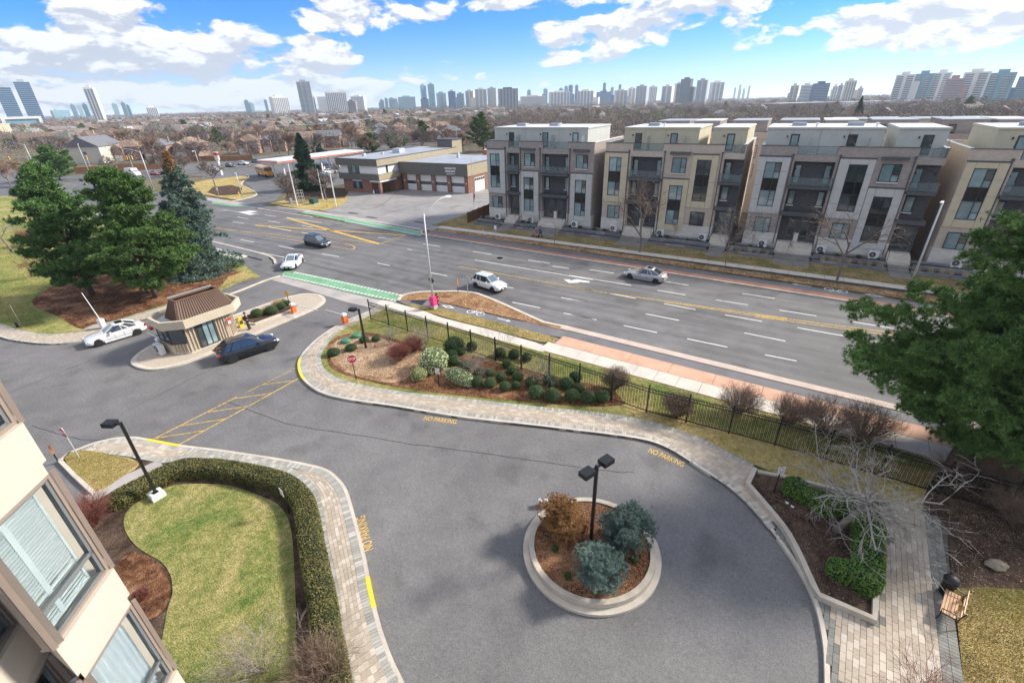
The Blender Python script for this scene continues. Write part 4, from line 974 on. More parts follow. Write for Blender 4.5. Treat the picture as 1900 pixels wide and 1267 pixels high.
ant = thing('roof_antenna', 'thin ladder antenna on the dark tower of the fire hall', 'antenna', (-91.5, 112.5, 9.85)); b = MB(); b.tube([(0,0,0),(0,0,3.5)], .05, 5)
for k in range(3): b.tube([(-.8,0,2+.5*k),(.8,0,2+.5*k)], .03, 4)
b.build('mast', M_GALV, ant)
o = thing('orange_brick_shop', 'low orange brick building with roof fans behind the fire hall', 'building', (-94, 128, 0), rad(25)); b = MB(); b.box(0, 22, 0, 16, 0, 5.4); b.build('wall', mat('orange_wall', (.50,.19,.09), .85, .1, 1.), o)
b = MB(); b.box(.3, 21.7, .3, 15.7, 5.4, 5.5); b.build('roof', M_ROOFW, o)
for k in range(5): b = MB(); b.box(2+k*3.8, 3.6+k*3.8, 4, 5.5, 5.5, 6.6); b.build('roof_fan', M_PWHITE, o)
# timber fence by the townhouses
tf = thing('timber_fence', 'brown board fence at the corner of the fire hall lawn', 'fence', (0,0,0)); fa, fb = G(867.5,415), G(907,398); L = (fb-fa).length; dd = (fb-fa).normalized(); n = 42; M_TIM = mat('brown_timber', (.17,.085,.045), .8, .15, 3.)
k0 = MB(); k0.box(-.5, .5, -.5, .5, 0, 1); ME_B = k0.mesh('board', M_TIM)
for i in range(n): p = fa+dd*(L*(i+.5)/n); link('board', ME_B, tf, p, math.atan2(dd.y, dd.x), (L/n-.02, .05, 1.85+.03*(i % 2)))
for i in range(5): p = fa+dd*(L*i/4); link('fence_post', ME_B, tf, (p.x+.06, p.y+.08, 0), math.atan2(dd.y, dd.x), (.12, .12, 2.0))

# ------------------------------------------------------------------ gatehouse
gh = thing('gatehouse', 'beige gatehouse booth with brown ribbed mansard roof on the island', 'gatehouse', (0,0,.13)); M_BEI = mat('beige_fascia', (.56,.48,.36), .7, .07, 1.5); M_BAT = mat('beige_batten', (.50,.42,.32), .75, .12, 3.); M_BRN = mat('brown_roof_metal', (.15,.085,.055), .5, .12, 1.5)
def octo(x0, x1, y0, y1, c): return [(x0+c,y0),(x1-c,y0),(x1,y0+c),(x1,y1-c),(x1-c,y1),(x0+c,y1),(x0,y1-c),(x0,y0+c)]
WALL = octo(-45.9, -42.2, 13.3, 18.6, .85)
b = MB(); b.prism(WALL, 0, .12); b.build('base', M_CONC, gh); b = MB(); b.prism([(p[0]*.996-.18, p[1]) for p in octo(-45.7,-42.4,13.5,18.4,.8)], .12, 2.4); b.build('wall', M_BEI, gh)
def strip_batten(p, q, z0, z1, step=.22):
    p, q = Vector(p), Vector(q); L = (q-p).length; n = max(1, int(L/step)); a = math.atan2((q-p).y, (q-p).x)
    for i in range(n): c = p.lerp(q, (i+.5)/n); b = MB(); b.obox((c.x, c.y, z0), .09, .09, z1-z0, a); b.build('batten', M_BAT, gh)
W8 = [Vector((p[0], p[1])) for p in octo(-45.93,-42.17,13.27,18.63,.85)]
strip_batten(W8[2], W8[2].lerp(W8[3], .24), .12, 2.4); strip_batten(W8[2].lerp(W8[3], .68), W8[3], .12, 2.4); strip_batten(W8[0], W8[1], .12, .95); strip_batten(W8[1], W8[2], .12, .95); strip_batten(W8[3], W8[4], .12, 2.4); strip_batten(W8[7], W8[0], .12, .95)
def gwin(p, q, z0, z1, n, m):
    a = math.atan2((q-p).y, (q-p).x); L = (q-p).length; root = None; F = MB(Matrix.Translation((p.x, p.y, 0)) @ Matrix.Rotation(a, 4, 'Z')); f = .07
    F.box(0, L, -.04, .05, z0, z0+f); F.box(0, L, -.04, .05, z1-f, z1)
    for i in range(n+1): x = (L-f)*i/n; F.box(x, x+f, -.04, .05, z0+f, z1-f)
    w_ = F.build('window', M_FRAME, gh)
    for i in range(n): P = MB(Matrix.Translation((p.x, p.y, 0)) @ Matrix.Rotation(a, 4, 'Z')); x = f+(L-f)*i/n; P.box(x, x+(L-f)/n-f, -.01, .02, z0+f, z1-f); P.build('pane', m[i % len(m)], w_)
gwin(W8[2].lerp(W8[3], .26), W8[2].lerp(W8[3], .66), .15, 2.35, 3, [M_GLD, M_GL, M_GL]); gwin(W8[0], W8[1], 1.0, 2.35, 2, [M_GLD]); gwin(W8[1], W8[2], 1.0, 2.35, 1, [M_GLD]); gwin(W8[7], W8[0], 1.0, 2.35, 1, [M_GLD])
FO = octo(-46.25, -41.7, 12.95, 19.6, 1.25); FI = octo(-46.05, -41.9, 13.15, 19.4, 1.17)
b = MB(); n = 8; vs = [(x, y_, z) for (P, z) in ((FO, 2.4), (FO, 3.12), (FI, 3.12), (FI, 2.6)) for (x, y_) in P]; fs = []
for k in range(3):
    for i in range(8): fs.append((k*8+i, k*8+(i+1) % 8, (k+1)*8+(i+1) % 8, (k+1)*8+i))
b.add(vs, fs); b.prism(FI, 2.58, 2.6); b.sheet(FO, 2.402); b.build('fascia', M_BEI, gh)
b = MB(); b.prism(octo(-46.0,-41.95,13.2,19.35,1.15), 2.6, 2.66); b.build('gutter_roof', M_GALV, gh)
b = MB(); lo = [(-45.15,14.2,2.66),(-42.75,14.2,2.66),(-42.75,19.0,2.66),(-45.15,19.0,2.66)]; hi = [(-44.5,14.75,4.25),(-43.4,14.75,4.25),(-43.4,18.3,4.25),(-44.5,18.3,4.25)]
b.add(lo+hi, [(0,1,5,4),(1,2,6,5),(2,3,7,6),(3,0,4,7)]); b.build('mansard', M_BRN, gh); b = MB(); b.box(-44.42,-43.48,14.82,18.22,4.0,4.05); b.build('well_roof', M_CHAR, gh)
def ribs(a0, a1, b0, b1, n):
    a0, a1, b0, b1 = map(Vector, (a0, a1, b0, b1)); nn = (a1-a0).cross(b0-a0).normalized()
    for i in range(n):
        t0 = (i+.5)/n; p = a0.lerp(a1, t0)+nn*.03; q = b0.lerp(b1, t0)+nn*.03; b = MB(); b.tube([p, q], .035, 4); b.build('roof_rib', M_BRN, gh)
ribs(lo[1], lo[2], hi[1], hi[2], 22); ribs(lo[0], lo[1], hi[0], hi[1], 11); ribs(lo[2], lo[3], hi[2], hi[3], 9)
b = MB(); b.box(-44.56,-44.42,14.7,18.35,4.2,4.34); b.box(-43.48,-43.34,14.7,18.35,4.2,4.34); b.box(-44.42,-43.48,14.7,14.82,4.2,4.34); b.box(-44.42,-43.48,18.22,18.35,4.2,4.34); b.build('roof_curb', M_BRN, gh)
b = MB(); b.box(-44.6,-44.54,14.7,18.3,4.34,4.42)
for i in range(26): y_ = 14.72+i*.138; b.box(-44.62,-44.50,y_,y_+.06,4.34,4.45)
b.build('ridge_flashing', M_GALV, gh)
b = MB(); b.box(-42.13,-42.0,17.55,17.95,1.3,1.85); b.build('notice_box', mat('notice_red', (.55,.05,.04), .5, .05), gh); b = MB(); b.box(-41.995,-41.985,17.62,17.88,1.38,1.7); b.build('notice_label', M_PWHITE, gh)
b = MB(); b.box(-45.7,-45.35,12.95,13.2,1.9,2.15); b.build('red_lamp', MATS['notice_red'], gh)
r = heatpump((-44.4, 12.75, .13), 'white air conditioner at the chamfered end of the gatehouse', 0); r['group'] = ''; del r['group']

# ------------------------------------------------------------------ condominium wing in the foreground
cw = thing('condo_wing', 'cream precast wing of the condominium with bay windows at lower left', 'building', (0,0,0))
M_PRE = mat('cream_precast', (.53,.47,.385), .85, .06, 1.2, bmp=.1, fine=60.); M_BRF = mat('brown_window_frame', (.29,.225,.18), .45, .06, 4.); M_SH = mat('white_shutter', (.78,.82,.80), .5, .03)
M_WGL = newmat('clear_window_glass'); _b = M_WGL[2]; M_WGL = M_WGL[0]; _b.inputs['Base Color'].default_value = (.93,.975,.965,1); _b.inputs['Roughness'].default_value = .02; _b.inputs['Transmission Weight'].default_value = 1.; _b.inputs['IOR'].default_value = 1.12
A = Vector((-7.95,.60)); B_ = Vector((-7.14,-.33)); C_ = Vector((-8.05,-.44)); E_ = Vector((-6.35,-1.75)); F_ = Vector((-7.5,-3.2)); FOOT = [(-15,.7),(A.x-1.2,A.y-.05),(A.x,A.y),(B_.x,B_.y),(C_.x,C_.y),(E_.x,E_.y),(F_.x,F_.y),(-15,-5)]
def inset(P, d):
    n = len(P); out = []
    for i in range(n):
        p0, p1, p2 = Vector(P[i-1]), Vector(P[i]), Vector(P[(i+1) % n]); a = (p1-p0).normalized(); c = (p2-p1).normalized()
        na, nc = Vector((a.y, -a.x)), Vector((c.y, -c.x)); m_ = (na+nc)/(1+na.dot(nc)); out.append(tuple(p1+m_*d))
    return out
floors = [8.57, 11.37, 14.17, 16.97, 19.77]; fl0 = [.17, 2.97, 5.77]+floors
sg = inset(FOOT, .0); area = sum(FOOT[i][0]*FOOT[(i+1) % 8][1]-FOOT[(i+1) % 8][0]*FOOT[i][1] for i in range(8)); SGN = 1 if area < 0 else -1
for z in fl0:
    b = MB(); b.prism(FOOT, z+.21, z+.83, True); b.build('spandrel', M_PRE, cw); b = MB(); b.prism(inset(FOOT, SGN*.05), z, z+.21, True); b.build('spandrel_lip', M_PRE, cw)
    # room behind: dark core and floor
    b = MB(); b.prism(inset(FOOT, SGN*.75), z+.83, z+2.8); b.build('interior', mat('dim_interior', (.25,.24,.22), .9, .05), cw)
def bay(P, Q, z0, z1, shutters, parent, sc=1.):
    """window between vertical corners P and Q"""
    P, Q = Vector(P), Vector(Q); a = math.atan2((Q-P).y, (Q-P).x); L = (Q-P).length; Tm = Matrix.Translation((P.x, P.y, 0)) @ Matrix.Rotation(a, 4, 'Z')
    F = MB(Tm); f = .055; y0, y1 = .06, .15
    F.box(0, L, y0, y1+.03, z0, z0+f); F.box(0, L, y0, y1, z1-f, z1); F.box(0, f, y0, y1, z0+f, z1-f); F.box(L-f, L, y0, y1, z0+f, z1-f)
    fr = F.build('window', M_BRF, parent)
    zt = z0+.48; F = MB(Tm); g_ = .035; M2 = mat('grey_aluminium', (.17,.18,.18), .4, .05)
    F.box(f, L-f, y0+.02, y1+.01, zt-.03, zt+.03); F.box(f, f+g_, y0+.02, y1, z0+f, z1-f); F.box(L-f-g_*1.4, L-f, y0+.02, y1, z0+f, z1-f); F.box(f+g_, L-f-g_, y0+.02, y1, z0+f, z0+f+g_); F.box(f+g_, L-f-g_, y0+.02, y1, z1-f-g_, z1-f); F.build('sash', M2, fr)
    p = MB(Tm); p.box(f+g_, L-f-g_*1.4, .10, .108, z0+f+g_, zt-.03); p.build('pane', M_WGL, fr); p = MB(Tm); p.box(f+g_, L-f-g_*1.4, .10, .108, zt+.03, z1-f-g_); p.build('pane', M_WGL, fr)
    if shutters:
        xm = L*.42; S = MB(Tm)
        for x in (f+.05, xm-.04, xm, L-f-.16): S.box(x, x+.04, .20, .24, z0+f+.02, z1-f)
        for z in (z0+f+.02, zt+.02, z1-f-.05): S.box(f+.09, L-f-.13, .205, .235, z, z+.05)
        S.build('shutter_frame', M_SH, fr)
        for (xa, xb) in ((f+.09, xm-.04), (xm+.04, L-f-.16)):
            z = z0+f+.09
            while z < z1-f-.07:
                if abs(z-zt-.03) > .06:
                    lv = MB(Tm @ Matrix.Translation((0, .22, z)) @ Matrix.Rotation(rad(-68), 4, 'X')); lv.box(xa, xb, -.031, .031, -.004, .004); lv.build('louvre', M_SH, fr)
                z += .052 if z > zt else .06
    else:
        C = MB(Tm); n = 46; vs = []; 
        for i in range(n+1):
            x = f+.04+(L-2*f-.1)*i/n; yy = .26+.035*math.sin(i*1.15)+.012*math.sin(i*2.7); vs += [(x, yy, z0+f), (x, yy, z1-f)]
        C.add(vs, [(2*i, 2*i+2, 2*i+3, 2*i+1) for i in range(n)]); C.build('curtain', mat('blue_white_curtain', (.66,.71,.73), .8, .06, 5.), fr, sm=True)
for i, z in enumerate(fl0):
    bay(B_, A, z+.83, z+2.8, z in (11.37, 14.17), cw); bay(E_, C_, z+.83, z+2.8, z == 14.17, cw); bay(F_, E_, z+.83, z+2.8, False, cw)
    for P_, w_ in ((A, .05), (B_, .055), (C_, .10), (E_, .07)):
        b = MB(); b.box(P_.x-w_-(.035 if P_ is A else 0), P_.x-.03, P_.y-w_*.6, P_.y+w_*.6, z+.83, z+2.8); b.build('corner_post', M_BRF, cw)
    b = MB(); b.obox(((B_.x+C_.x)/2-.05, (B_.y+C_.y)/2+.06, z+.83), (C_-B_).length-.05, .1, 1.97, math.atan2((C_-B_).y, (C_-B_).x)); b.build('return_wall', mat('taupe_return', (.20,.165,.135), .7, .08, 2.), cw)
# ------------------------------------------------------------------ vegetation builders
def rnd_rot(k):
    q = RS.normal(size=(k, 4)); q /= np.linalg.norm(q, axis=1)[:, None]; w, x, y, z = q.T
    return np.stack([np.stack([1-2*(y*y+z*z), 2*(x*y-z*w), 2*(x*z+y*w)], 1), np.stack([2*(x*y+z*w), 1-2*(x*x+z*z), 2*(y*z-x*w)], 1), np.stack([2*(x*z-y*w), 2*(y*z+x*w), 1-2*(x*x+y*y)], 1)], 1)
def needles(P, Dr, size, n, wid=.16, up=.25, spread=.9):
    """tufts of needle slivers at P pointing along Dr; returns V, F"""
    k = len(P); s = np.repeat(size, n)[:, None]; C = np.repeat(P, n, 0)
    d = np.repeat(Dr, n, 0)*.55+RS.normal(size=(k*n, 3))*spread; d[:, 2] += up; d /= np.linalg.norm(d, axis=1)[:, None]+1e-9
    a = np.cross(d, RS.normal(size=(k*n, 3))); a /= np.linalg.norm(a, axis=1)[:, None]+1e-9
    L = RS.uniform(.6, 1., (k*n, 1))*s; base = C+d*L*.05
    V = np.empty((k*n, 3, 3)); V[:, 0] = base+a*s*wid; V[:, 1] = base-a*s*wid; V[:, 2] = C+d*L
    return V.reshape(-1, 3), np.arange(k*n*3).reshape(-1, 3)
def leaves(P, Nn, size, jitter=.7, aspect=.6):
    k = len(P); nn = Nn+RS.normal(size=(k, 3))*jitter; nn /= np.linalg.norm(nn, axis=1)[:, None]
    a = np.cross(nn, RS.normal(size=(k, 3))); a /= np.linalg.norm(a, axis=1)[:, None]+1e-9; b = np.cross(nn, a)
    s = (size*RS.uniform(.6, 1.3, k))[:, None]; V = np.empty((k, 4, 3)); V[:, 0] = P-a*s; V[:, 1] = P-b*s*aspect; V[:, 2] = P+a*s; V[:, 3] = P+b*s*aspect
    return V.reshape(-1, 3), np.arange(k*4).reshape(-1, 4)
def conifer_pts(H, R, kind, dens=1., shape=1.2):
    """positions and directions of foliage tufts, and limb tubes"""
    P = []; Dn = []; limbs = []
    base = {'pine': .10, 'spruce': .03, 'dwarf': .0}[kind]; nl = int({'pine': 66, 'spruce': 150, 'dwarf': 90}[kind]*dens)
    lobes = [(RS.uniform(0, 6.28), RS.uniform(.1, .9), RS.choice([.55, .7, 1.15, 1.3])) for _ in range(18)]
    for i in range(nl):
        t = (i+RS.uniform(0, 1))/nl; z = H*(base+(1-base)*t); a = i*2.399+RS.normal(0, .3)
        if kind == 'pine': prof = (min(1, t*3.4+.45))*(1-t**shape)**.86+.03
        elif kind == 'spruce': prof = (1-t)**.9+.02
        else: prof = math.sqrt(max(0, 1-(1.05*t)**2))*.95+.08
        f = 1.
        for (la, lt, lw) in lobes:
            da = abs((a-la+math.pi) % (2*math.pi)-math.pi)
            if da < .7 and abs(t-lt) < .13: f = lw
        r = R*prof*f*RS.uniform(.78, 1.12)
        if r < .15: r = .15
        rise = {'pine': .22+.5*t, 'spruce': -.12+.25*t, 'dwarf': .45}[kind]; droop = {'pine': 0., 'spruce': -.12, 'dwarf': 0}[kind]
        ca, sa = math.cos(a), math.sin(a); pts = []
        for k in range(5):
            u = k/4; pts.append(Vector((ca*r*u, sa*r*u, max(.05, z-r*.25*(kind == 'pine')*0+r*rise*u+droop*r*u*u*1.3))))
        limbs.append(pts)
        if kind == 'pine':
            for q_i in range(max(2, int((r+1)*2.0*min(1.5, dens)))):
                u = 1-RS.uniform(0, 1)**1.3*.66; j = min(3, int(u*4)); q = pts[j].lerp(pts[j+1], u*4-j); side = RS.normal(0, .30)*(r*.55+.3)*(1.15-.5*u); q = q+Vector((-sa*side, ca*side, RS.normal(0, .12)-abs(side)*.06)); sg = RS.uniform(.17, .33); m2 = int(RS.uniform(11, 20)*max(1, dens*.72))
                off = RS.normal(size=(m2, 3))*np.array([sg, sg, sg*.5]); d0_ = np.array([ca, sa, rise+.55])
                for o3 in off: P.append(q+Vector(o3)); Dn.append((Vector(d0_)+Vector(o3)*1.2+Vector((0, 0, .2))).normalized())
            continue
        nt_ = max(3, int(r*{'pine': 13, 'spruce': 13, 'dwarf': 30}[kind]))
        for k in range(nt_):
            u = 1-RS.uniform(0, 1)**1.6*({'pine': .62, 'spruce': .75, 'dwarf': .8}[kind]); j = min(3, int(u*4)); q = pts[j].lerp(pts[j+1], u*4-j)
            side = RS.normal(0, .16+.12*(1-u))*r*.9; wv = Vector((-sa, ca, 0))*side; up = RS.normal(0, .05)*min(r, 2)
            q = q+wv+Vector((0, 0, up+(abs(side)*-.08))); P.append(q); d = Vector((ca, sa, rise+.2))+wv*.8; Dn.append(d.normalized())
    return np.array([tuple(p) for p in P]), np.array([tuple(p) for p in Dn]), limbs
M_BARK = mat('conifer_bark', (.10,.075,.06), .95, .25, 6., bmp=.3)
M_BARK2 = mat('grey_bark', (.20,.17,.145), .95, .2, 6., bmp=.3)
def conifer(label, loc, H, R, kind, m, tuft, n, dens=1., lean=(0,0), group=None, cat='tree', trunk_r=None, name=None, wid=.16, brown=None, shape=1.2):
    root = thing(name or {'pine': 'pine_tree', 'spruce': 'spruce_tree', 'dwarf': 'dwarf_spruce'}[kind], label, cat, loc, RS.uniform(0, 6.28)*0, group)
    P, Dn, limbs = conifer_pts(H, R, kind, dens, shape)
    sh = lambda z: Vector((lean[0]*z/H, lean[1]*z/H, 0))
    P[:, 0] += lean[0]*P[:, 2]/H; P[:, 1] += lean[1]*P[:, 2]/H
    size = tuft*RS.uniform(.7, 1.25, len(P))
    V, F = needles(P, Dn, size*.8, int(n*1.3), wid*.62); n = int(n*1.3)
    if brown is not None:      # dying top
        zt = V[F[:, 0], 2]/H; pr = RS.uniform(0, 1, len(F) // n); sel = (P[:, 2]/H+pr*.16-.08 > brown)[:len(F)//n]; sel = np.repeat(sel, n)
        link('crown', npmesh('crown', V, F[~sel], m), root); link('dying_top', npmesh('dying_top', V, F[sel], M_DEAD), root)
    else: link('crown', npmesh('crown', V, F, m), root)
    b = MB(); tr = trunk_r or H*.016+.05; b.tube([sh(z)+Vector((0, 0, z)) for z in (0, H*.1, H*.35, H*.65, H*.95)], [tr*1.15, tr, tr*.75, tr*.45, .02], 8); b.build('trunk', M_BARK, root, sm=True)
    b = MB()
    for pts in limbs: b.tube([p+sh(p.z) for p in pts[:4]], [max(.015, tr*.22), max(.012, tr*.16), max(.01, tr*.1), .006], 4, False)
    b.build('limbs', M_BARK, root, kind='stuff')
    return root
M_PINE = leafmat('pine_needles', (.02,.05,.018), (.065,.145,.036), (.22,.37,.10), big=1.3)
M_PINED = leafmat('dark_pine_needles', (.018,.045,.02), (.052,.12,.038), (.17,.29,.085), big=1.3)
M_SPR = leafmat('blue_spruce_needles', (.035,.07,.05), (.09,.16,.125), (.22,.31,.26), big=.6)
M_SPRB = leafmat('steel_blue_needles', (.04,.075,.065), (.10,.165,.145), (.25,.34,.29), big=1.2)
M_DEAD = leafmat('dead_needles', (.12,.055,.02), (.30,.155,.06), (.50,.30,.13), big=.8)
M_BOX = leafmat('boxwood_leaves', (.022,.055,.014), (.06,.125,.03), (.14,.23,.06), big=1.8)
M_YEW = leafmat('yew_leaves', (.03,.075,.014), (.075,.17,.026), (.17,.30,.05), big=1.6)
M_HEDGE = leafmat('hedge_leaves', (.05,.065,.012), (.15,.145,.038), (.24,.205,.065), big=1.0)
M_VAR = leafmat('variegated_leaves', (.06,.13,.03), (.30,.38,.16), (.66,.68,.42), big=2.)
M_VARY = leafmat('yellow_green_leaves', (.16,.20,.05), (.42,.42,.14), (.70,.64,.34), big=2.)
M_TWR = leafmat('red_twigs', (.10,.04,.035), (.20,.075,.06), (.30,.12,.09), big=2.)
M_TWB = leafmat('brown_twigs', (.11,.075,.055), (.20,.135,.10), (.32,.23,.17), big=2.)
M_TWP = leafmat('grey_twigs', (.12,.10,.09), (.22,.19,.165), (.36,.32,.28), big=2.)
M_TWF = leafmat('far_twigs', (.10,.078,.076), (.165,.13,.122), (.24,.195,.175), big=.3)
M_TWF2 = leafmat('rusty_twigs', (.15,.095,.07), (.25,.165,.12), (.34,.24,.18), big=.3)
M_GRASST = leafmat('tan_grass', (.25,.17,.08), (.46,.34,.18), (.66,.54,.33), big=2.)
def sphere_pts(k):
    p = RS.normal(size=(k, 3)); return p/np.linalg.norm(p, axis=1)[:, None]
def ball_mesh(name, m, nl, ls, squash=.88, lump=.06, seed=0):
    n = sphere_pts(nl); n = n[n[:, 2] > -.75]; r = 1+lump*np.sin(n[:, 0]*5+seed)*np.cos(n[:, 1]*4+n[:, 2]*3+seed)+RS.normal(0, .02, len(n)); P = n*r[:, None]; P[:, 2] = P[:, 2]*squash+.72*squash
    V, F = leaves(P, n, ls); return npmesh(name, V, F, m)
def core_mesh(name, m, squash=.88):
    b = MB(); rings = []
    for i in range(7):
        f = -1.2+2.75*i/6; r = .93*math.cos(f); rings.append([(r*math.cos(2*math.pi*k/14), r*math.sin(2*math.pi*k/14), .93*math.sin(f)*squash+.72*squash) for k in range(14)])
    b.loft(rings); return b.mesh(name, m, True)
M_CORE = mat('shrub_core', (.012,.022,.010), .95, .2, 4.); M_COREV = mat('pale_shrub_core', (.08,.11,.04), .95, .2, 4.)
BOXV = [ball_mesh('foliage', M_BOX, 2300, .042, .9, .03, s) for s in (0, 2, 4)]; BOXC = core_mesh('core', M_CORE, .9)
def ball(label, loc, r, variants, core, cat, group, name, sz=1.):
    o = thing(name, label, cat, loc, RS.uniform(0, 6), group); o.scale = (r, r, r*sz)
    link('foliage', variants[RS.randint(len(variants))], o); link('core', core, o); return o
# clipped balls of the garden bed
BB = [(320,97,180,'widest dark boxwood mound nearest the fence, left end of the ball rows'),(295,180,95,'small clipped ball below the wide dark mound'),(320,240,110,'clipped ball right of the tall pale shrub'),(433,295,115,'clipped ball above the low variegated shrub'),
      (545,345,95,'clipped ball in the shade left of the grey magnolia stems'),(645,350,85,'clipped ball right under the grey magnolia stems'),(525,430,110,'clipped ball touching the right end of the low variegated shrub'),(648,443,105,'clipped ball in the front row, first right of the variegated shrub'),
      (750,390,95,'clipped ball in the middle row, left half of the bed'),(785,478,100,'clipped ball in the front row beside the narrow one'),(885,475,70,'narrow upright clipped ball in the front row'),(905,390,100,'clipped ball of the middle row under the thorny shrub'),
      (845,330,85,'small clipped ball second from the top of its slanting row'),(805,270,85,'small clipped ball at the top of its slanting row'),(1032,440,120,'clipped ball below the thorny grey shrub'),(1075,530,135,'big clipped ball in the front row, first of the five big ones'),
      (1207,430,130,'big clipped ball of the second row beside a white stone'),(1225,553,140,'largest front row ball, second of the big ones'),(1355,450,130,'big clipped ball of the second row close to the fence'),(1405,557,125,'third big ball of the front row'),
      (1470,492,100,'clipped ball squeezed between the second and front rows at right'),(1552,575,128,'fourth big front row ball, brownish on top'),(1683,567,125,'last big front row ball at the tip of the bed'),(480,105,95,'dark ball behind the first fence posts over the bed'),
      (375,150,90,'shaded ball between the wide mound and the magnolia'),(870,180,100,'dark ball at the foot of the fence in the middle of the bed'),(740,165,105,'dark ball behind the magnolia stems near the fence'),(985,210,90,'dark ball at the fence above the thorny shrub'),
      (1440,385,110,'pale topped ball right behind the fence pickets')]
for (cx, cy, w_, l) in BB:
    x, y_ = 780+cx/5, 620+cy/5; g_ = G(x, y_+w_/5*.36, .15); s = size_px(g_, 1.); ball(l, g_, w_/5/s/2*1.12, BOXV, BOXC, 'shrub', 'clipped boxwood balls in the garden bed', 'boxwood_ball', 1.25 if w_ == 70 else .95)
VARV = [ball_mesh('foliage', M_VAR, 1500, .06, .85, .10, s) for s in (0, 3)]; VARY = [ball_mesh('foliage', M_VARY, 1200, .06, .85, .1, 1)]; VC = core_mesh('core', M_COREV, .85)
o = ball('tall cream and green variegated shrub behind the white sign', G(806, 684, .15), 1.15, VARV, VC, 'shrub', None, 'variegated_shrub'); 
o = ball('small yellow cream shrub left of the tall variegated one', G(778, 702, .15), .62, VARY, VC, 'shrub', None, 'variegated_shrub')
o = ball('low spreading variegated shrub right of the white sign', G(853, 706, .15), .85, VARV, VC, 'shrub', None, 'variegated_shrub', .75); o.scale = (1.45, .72, .60); o.rotation_euler[2] = rad(-8)
# low junipers near the garden lamp
for (x, y_, r, l) in [(620,652,.55,'low juniper at the left edge of the straw bed'),(652,643,.5,'low juniper just left of the garden lamp'),(676,628,.45,'low juniper behind the garden lamp'),(698,626,.4,'small juniper right of the garden lamp')]:
    ball(l, G(x, y_+6, .15), r, BOXV, BOXC, 'shrub', 'junipers round the garden lamp', 'juniper', .7)
# ---- hedges
def loftpath(path, w, h, z0, lump=.05, n=9):
    P, L = resample([(p[0], p[1]) for p in path], max(4, int(sum((Vector(path[i+1])-Vector(path[i])).length for i in range(len(path)-1))/.25)))
    rings = []
    for i, p in enumerate(P):
        t = (P[min(i+1, len(P)-1)]-P[max(i-1, 0)]).normalized(); nn = Vector((-t.y, t.x)); ring = []; e = min(1, .55+min(i, len(P)-1-i)*.22)
        for k in range(n):
            u = k/(n-1); a = math.pi*u; cx = math.cos(a); cz = math.sin(a); sx = math.copysign(abs(cx)**.45, cx); sz = cz**.45 if cz > 0 else 0
            q = p+nn*(sx*w/2*e*(1+lump*mnoise.noise((p.x*1.5, p.y*1.5, k*.6)))); ring.append((q.x, q.y, z0+h*sz*(.8+.2*e)*(1+lump*1.2*mnoise.noise((p.x*1.2, p.y*1.2, 5)))))
        rings.append(ring)
    return rings
def hedge(name, label, path, w, h, z0, m, leaf=.045, dens=420, lump=.08, cat='hedge', group=None):
    rings = loftpath(path, w, h, z0, lump); o = Vector(rings[0][0]); root = thing(name, label, cat, (o.x, o.y, z0), 0, group); rings = [[Vector(q)-Vector((o.x, o.y, z0)) for q in r] for r in rings]
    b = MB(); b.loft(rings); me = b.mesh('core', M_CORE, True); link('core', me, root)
    me.calc_loop_triangles(); V = np.array([tuple(v) for r in rings for v in r]); T_ = np.array([t.vertices[:] for t in me.loop_triangles])
    a, c, d = V[T_[:, 0]], V[T_[:, 1]], V[T_[:, 2]]; cr = np.cross(c-a, d-a); ar = np.linalg.norm(cr, axis=1)/2; k = int(ar.sum()*dens); idx = RS.choice(len(T_), k, p=ar/ar.sum())
    u = np.sqrt(RS.uniform(0, 1, k))[:, None]; v = RS.uniform(0, 1, k)[:, None]; P = a[idx]*(1-u)+c[idx]*u*(1-v)+d[idx]*u*v; nn = cr[idx]/(2*ar[idx][:, None]+1e-9); cen = V.mean(0)
    P = P+nn*RS.uniform(-.01, .05, k)[:, None]*1.; V2, F2 = leaves(P, nn, leaf, .8); link('foliage', npmesh('foliage', V2, F2, m), root); return root
HP = smooth([G(x, y_, .0) for x, y_ in [(208,948),(262,918),(328,886),(385,879),(450,887),(522,906),(562,936),(575,985),(588,1060),(602,1130),(612,1200),(622,1260),(632,1340)]], 4)
hedge('clipped_hedge', 'long clipped olive green hedge curving round the bottom left lawn', HP, 1.08, .76, .1, M_HEDGE, .038, 620, .05)
hedge('yew_hedge', 'dark green yew hedge running behind the white sign in the planter', GG([(1450,915),(1480,925),(1510,942),(1545,962)]), .95, .85, .2, M_YEW, .045, 560, .22, group='yew hedges in the planter')
hedge('yew_hedge', 'short yew hedge bulging left of the planter tree trunk', GG([(1505,955),(1540,950),(1575,952)]), 1.1, .75, .2, M_YEW, .045, 560, .25, group='yew hedges in the planter')
hedge('yew_hedge', 'tall yew hedge along the patio side of the planter', GG([(1600,965),(1605,1005),(1603,1045),(1600,1085),(1597,1112)]), 1.15, .9, .2, M_YEW, .045, 560, .22, group='yew hedges in the planter')
hedge('yew_hedge', 'low yew arm reaching left at the front of the planter', GG([(1530,1062),(1560,1075),(1590,1082)]), .95, .7, .2, M_YEW, .045, 560, .25, group='yew hedges in the planter')
for (x, y_, r, l) in [(478,582,.6,'dark shrub nearest the guard in the gate bed'),(505,577,.62,'dark rounded shrub in the middle of the gate bed'),(522,568,.5,'dark shrub under the yellow sign in the gate bed'),(533,562,.42,'small dark shrub at the far tip of the gate bed')]:
    ball(l, G(x, y_+4, .16), r, BOXV, BOXC, 'shrub', 'shrubs in the gate bed', 'gate_shrub', .8)
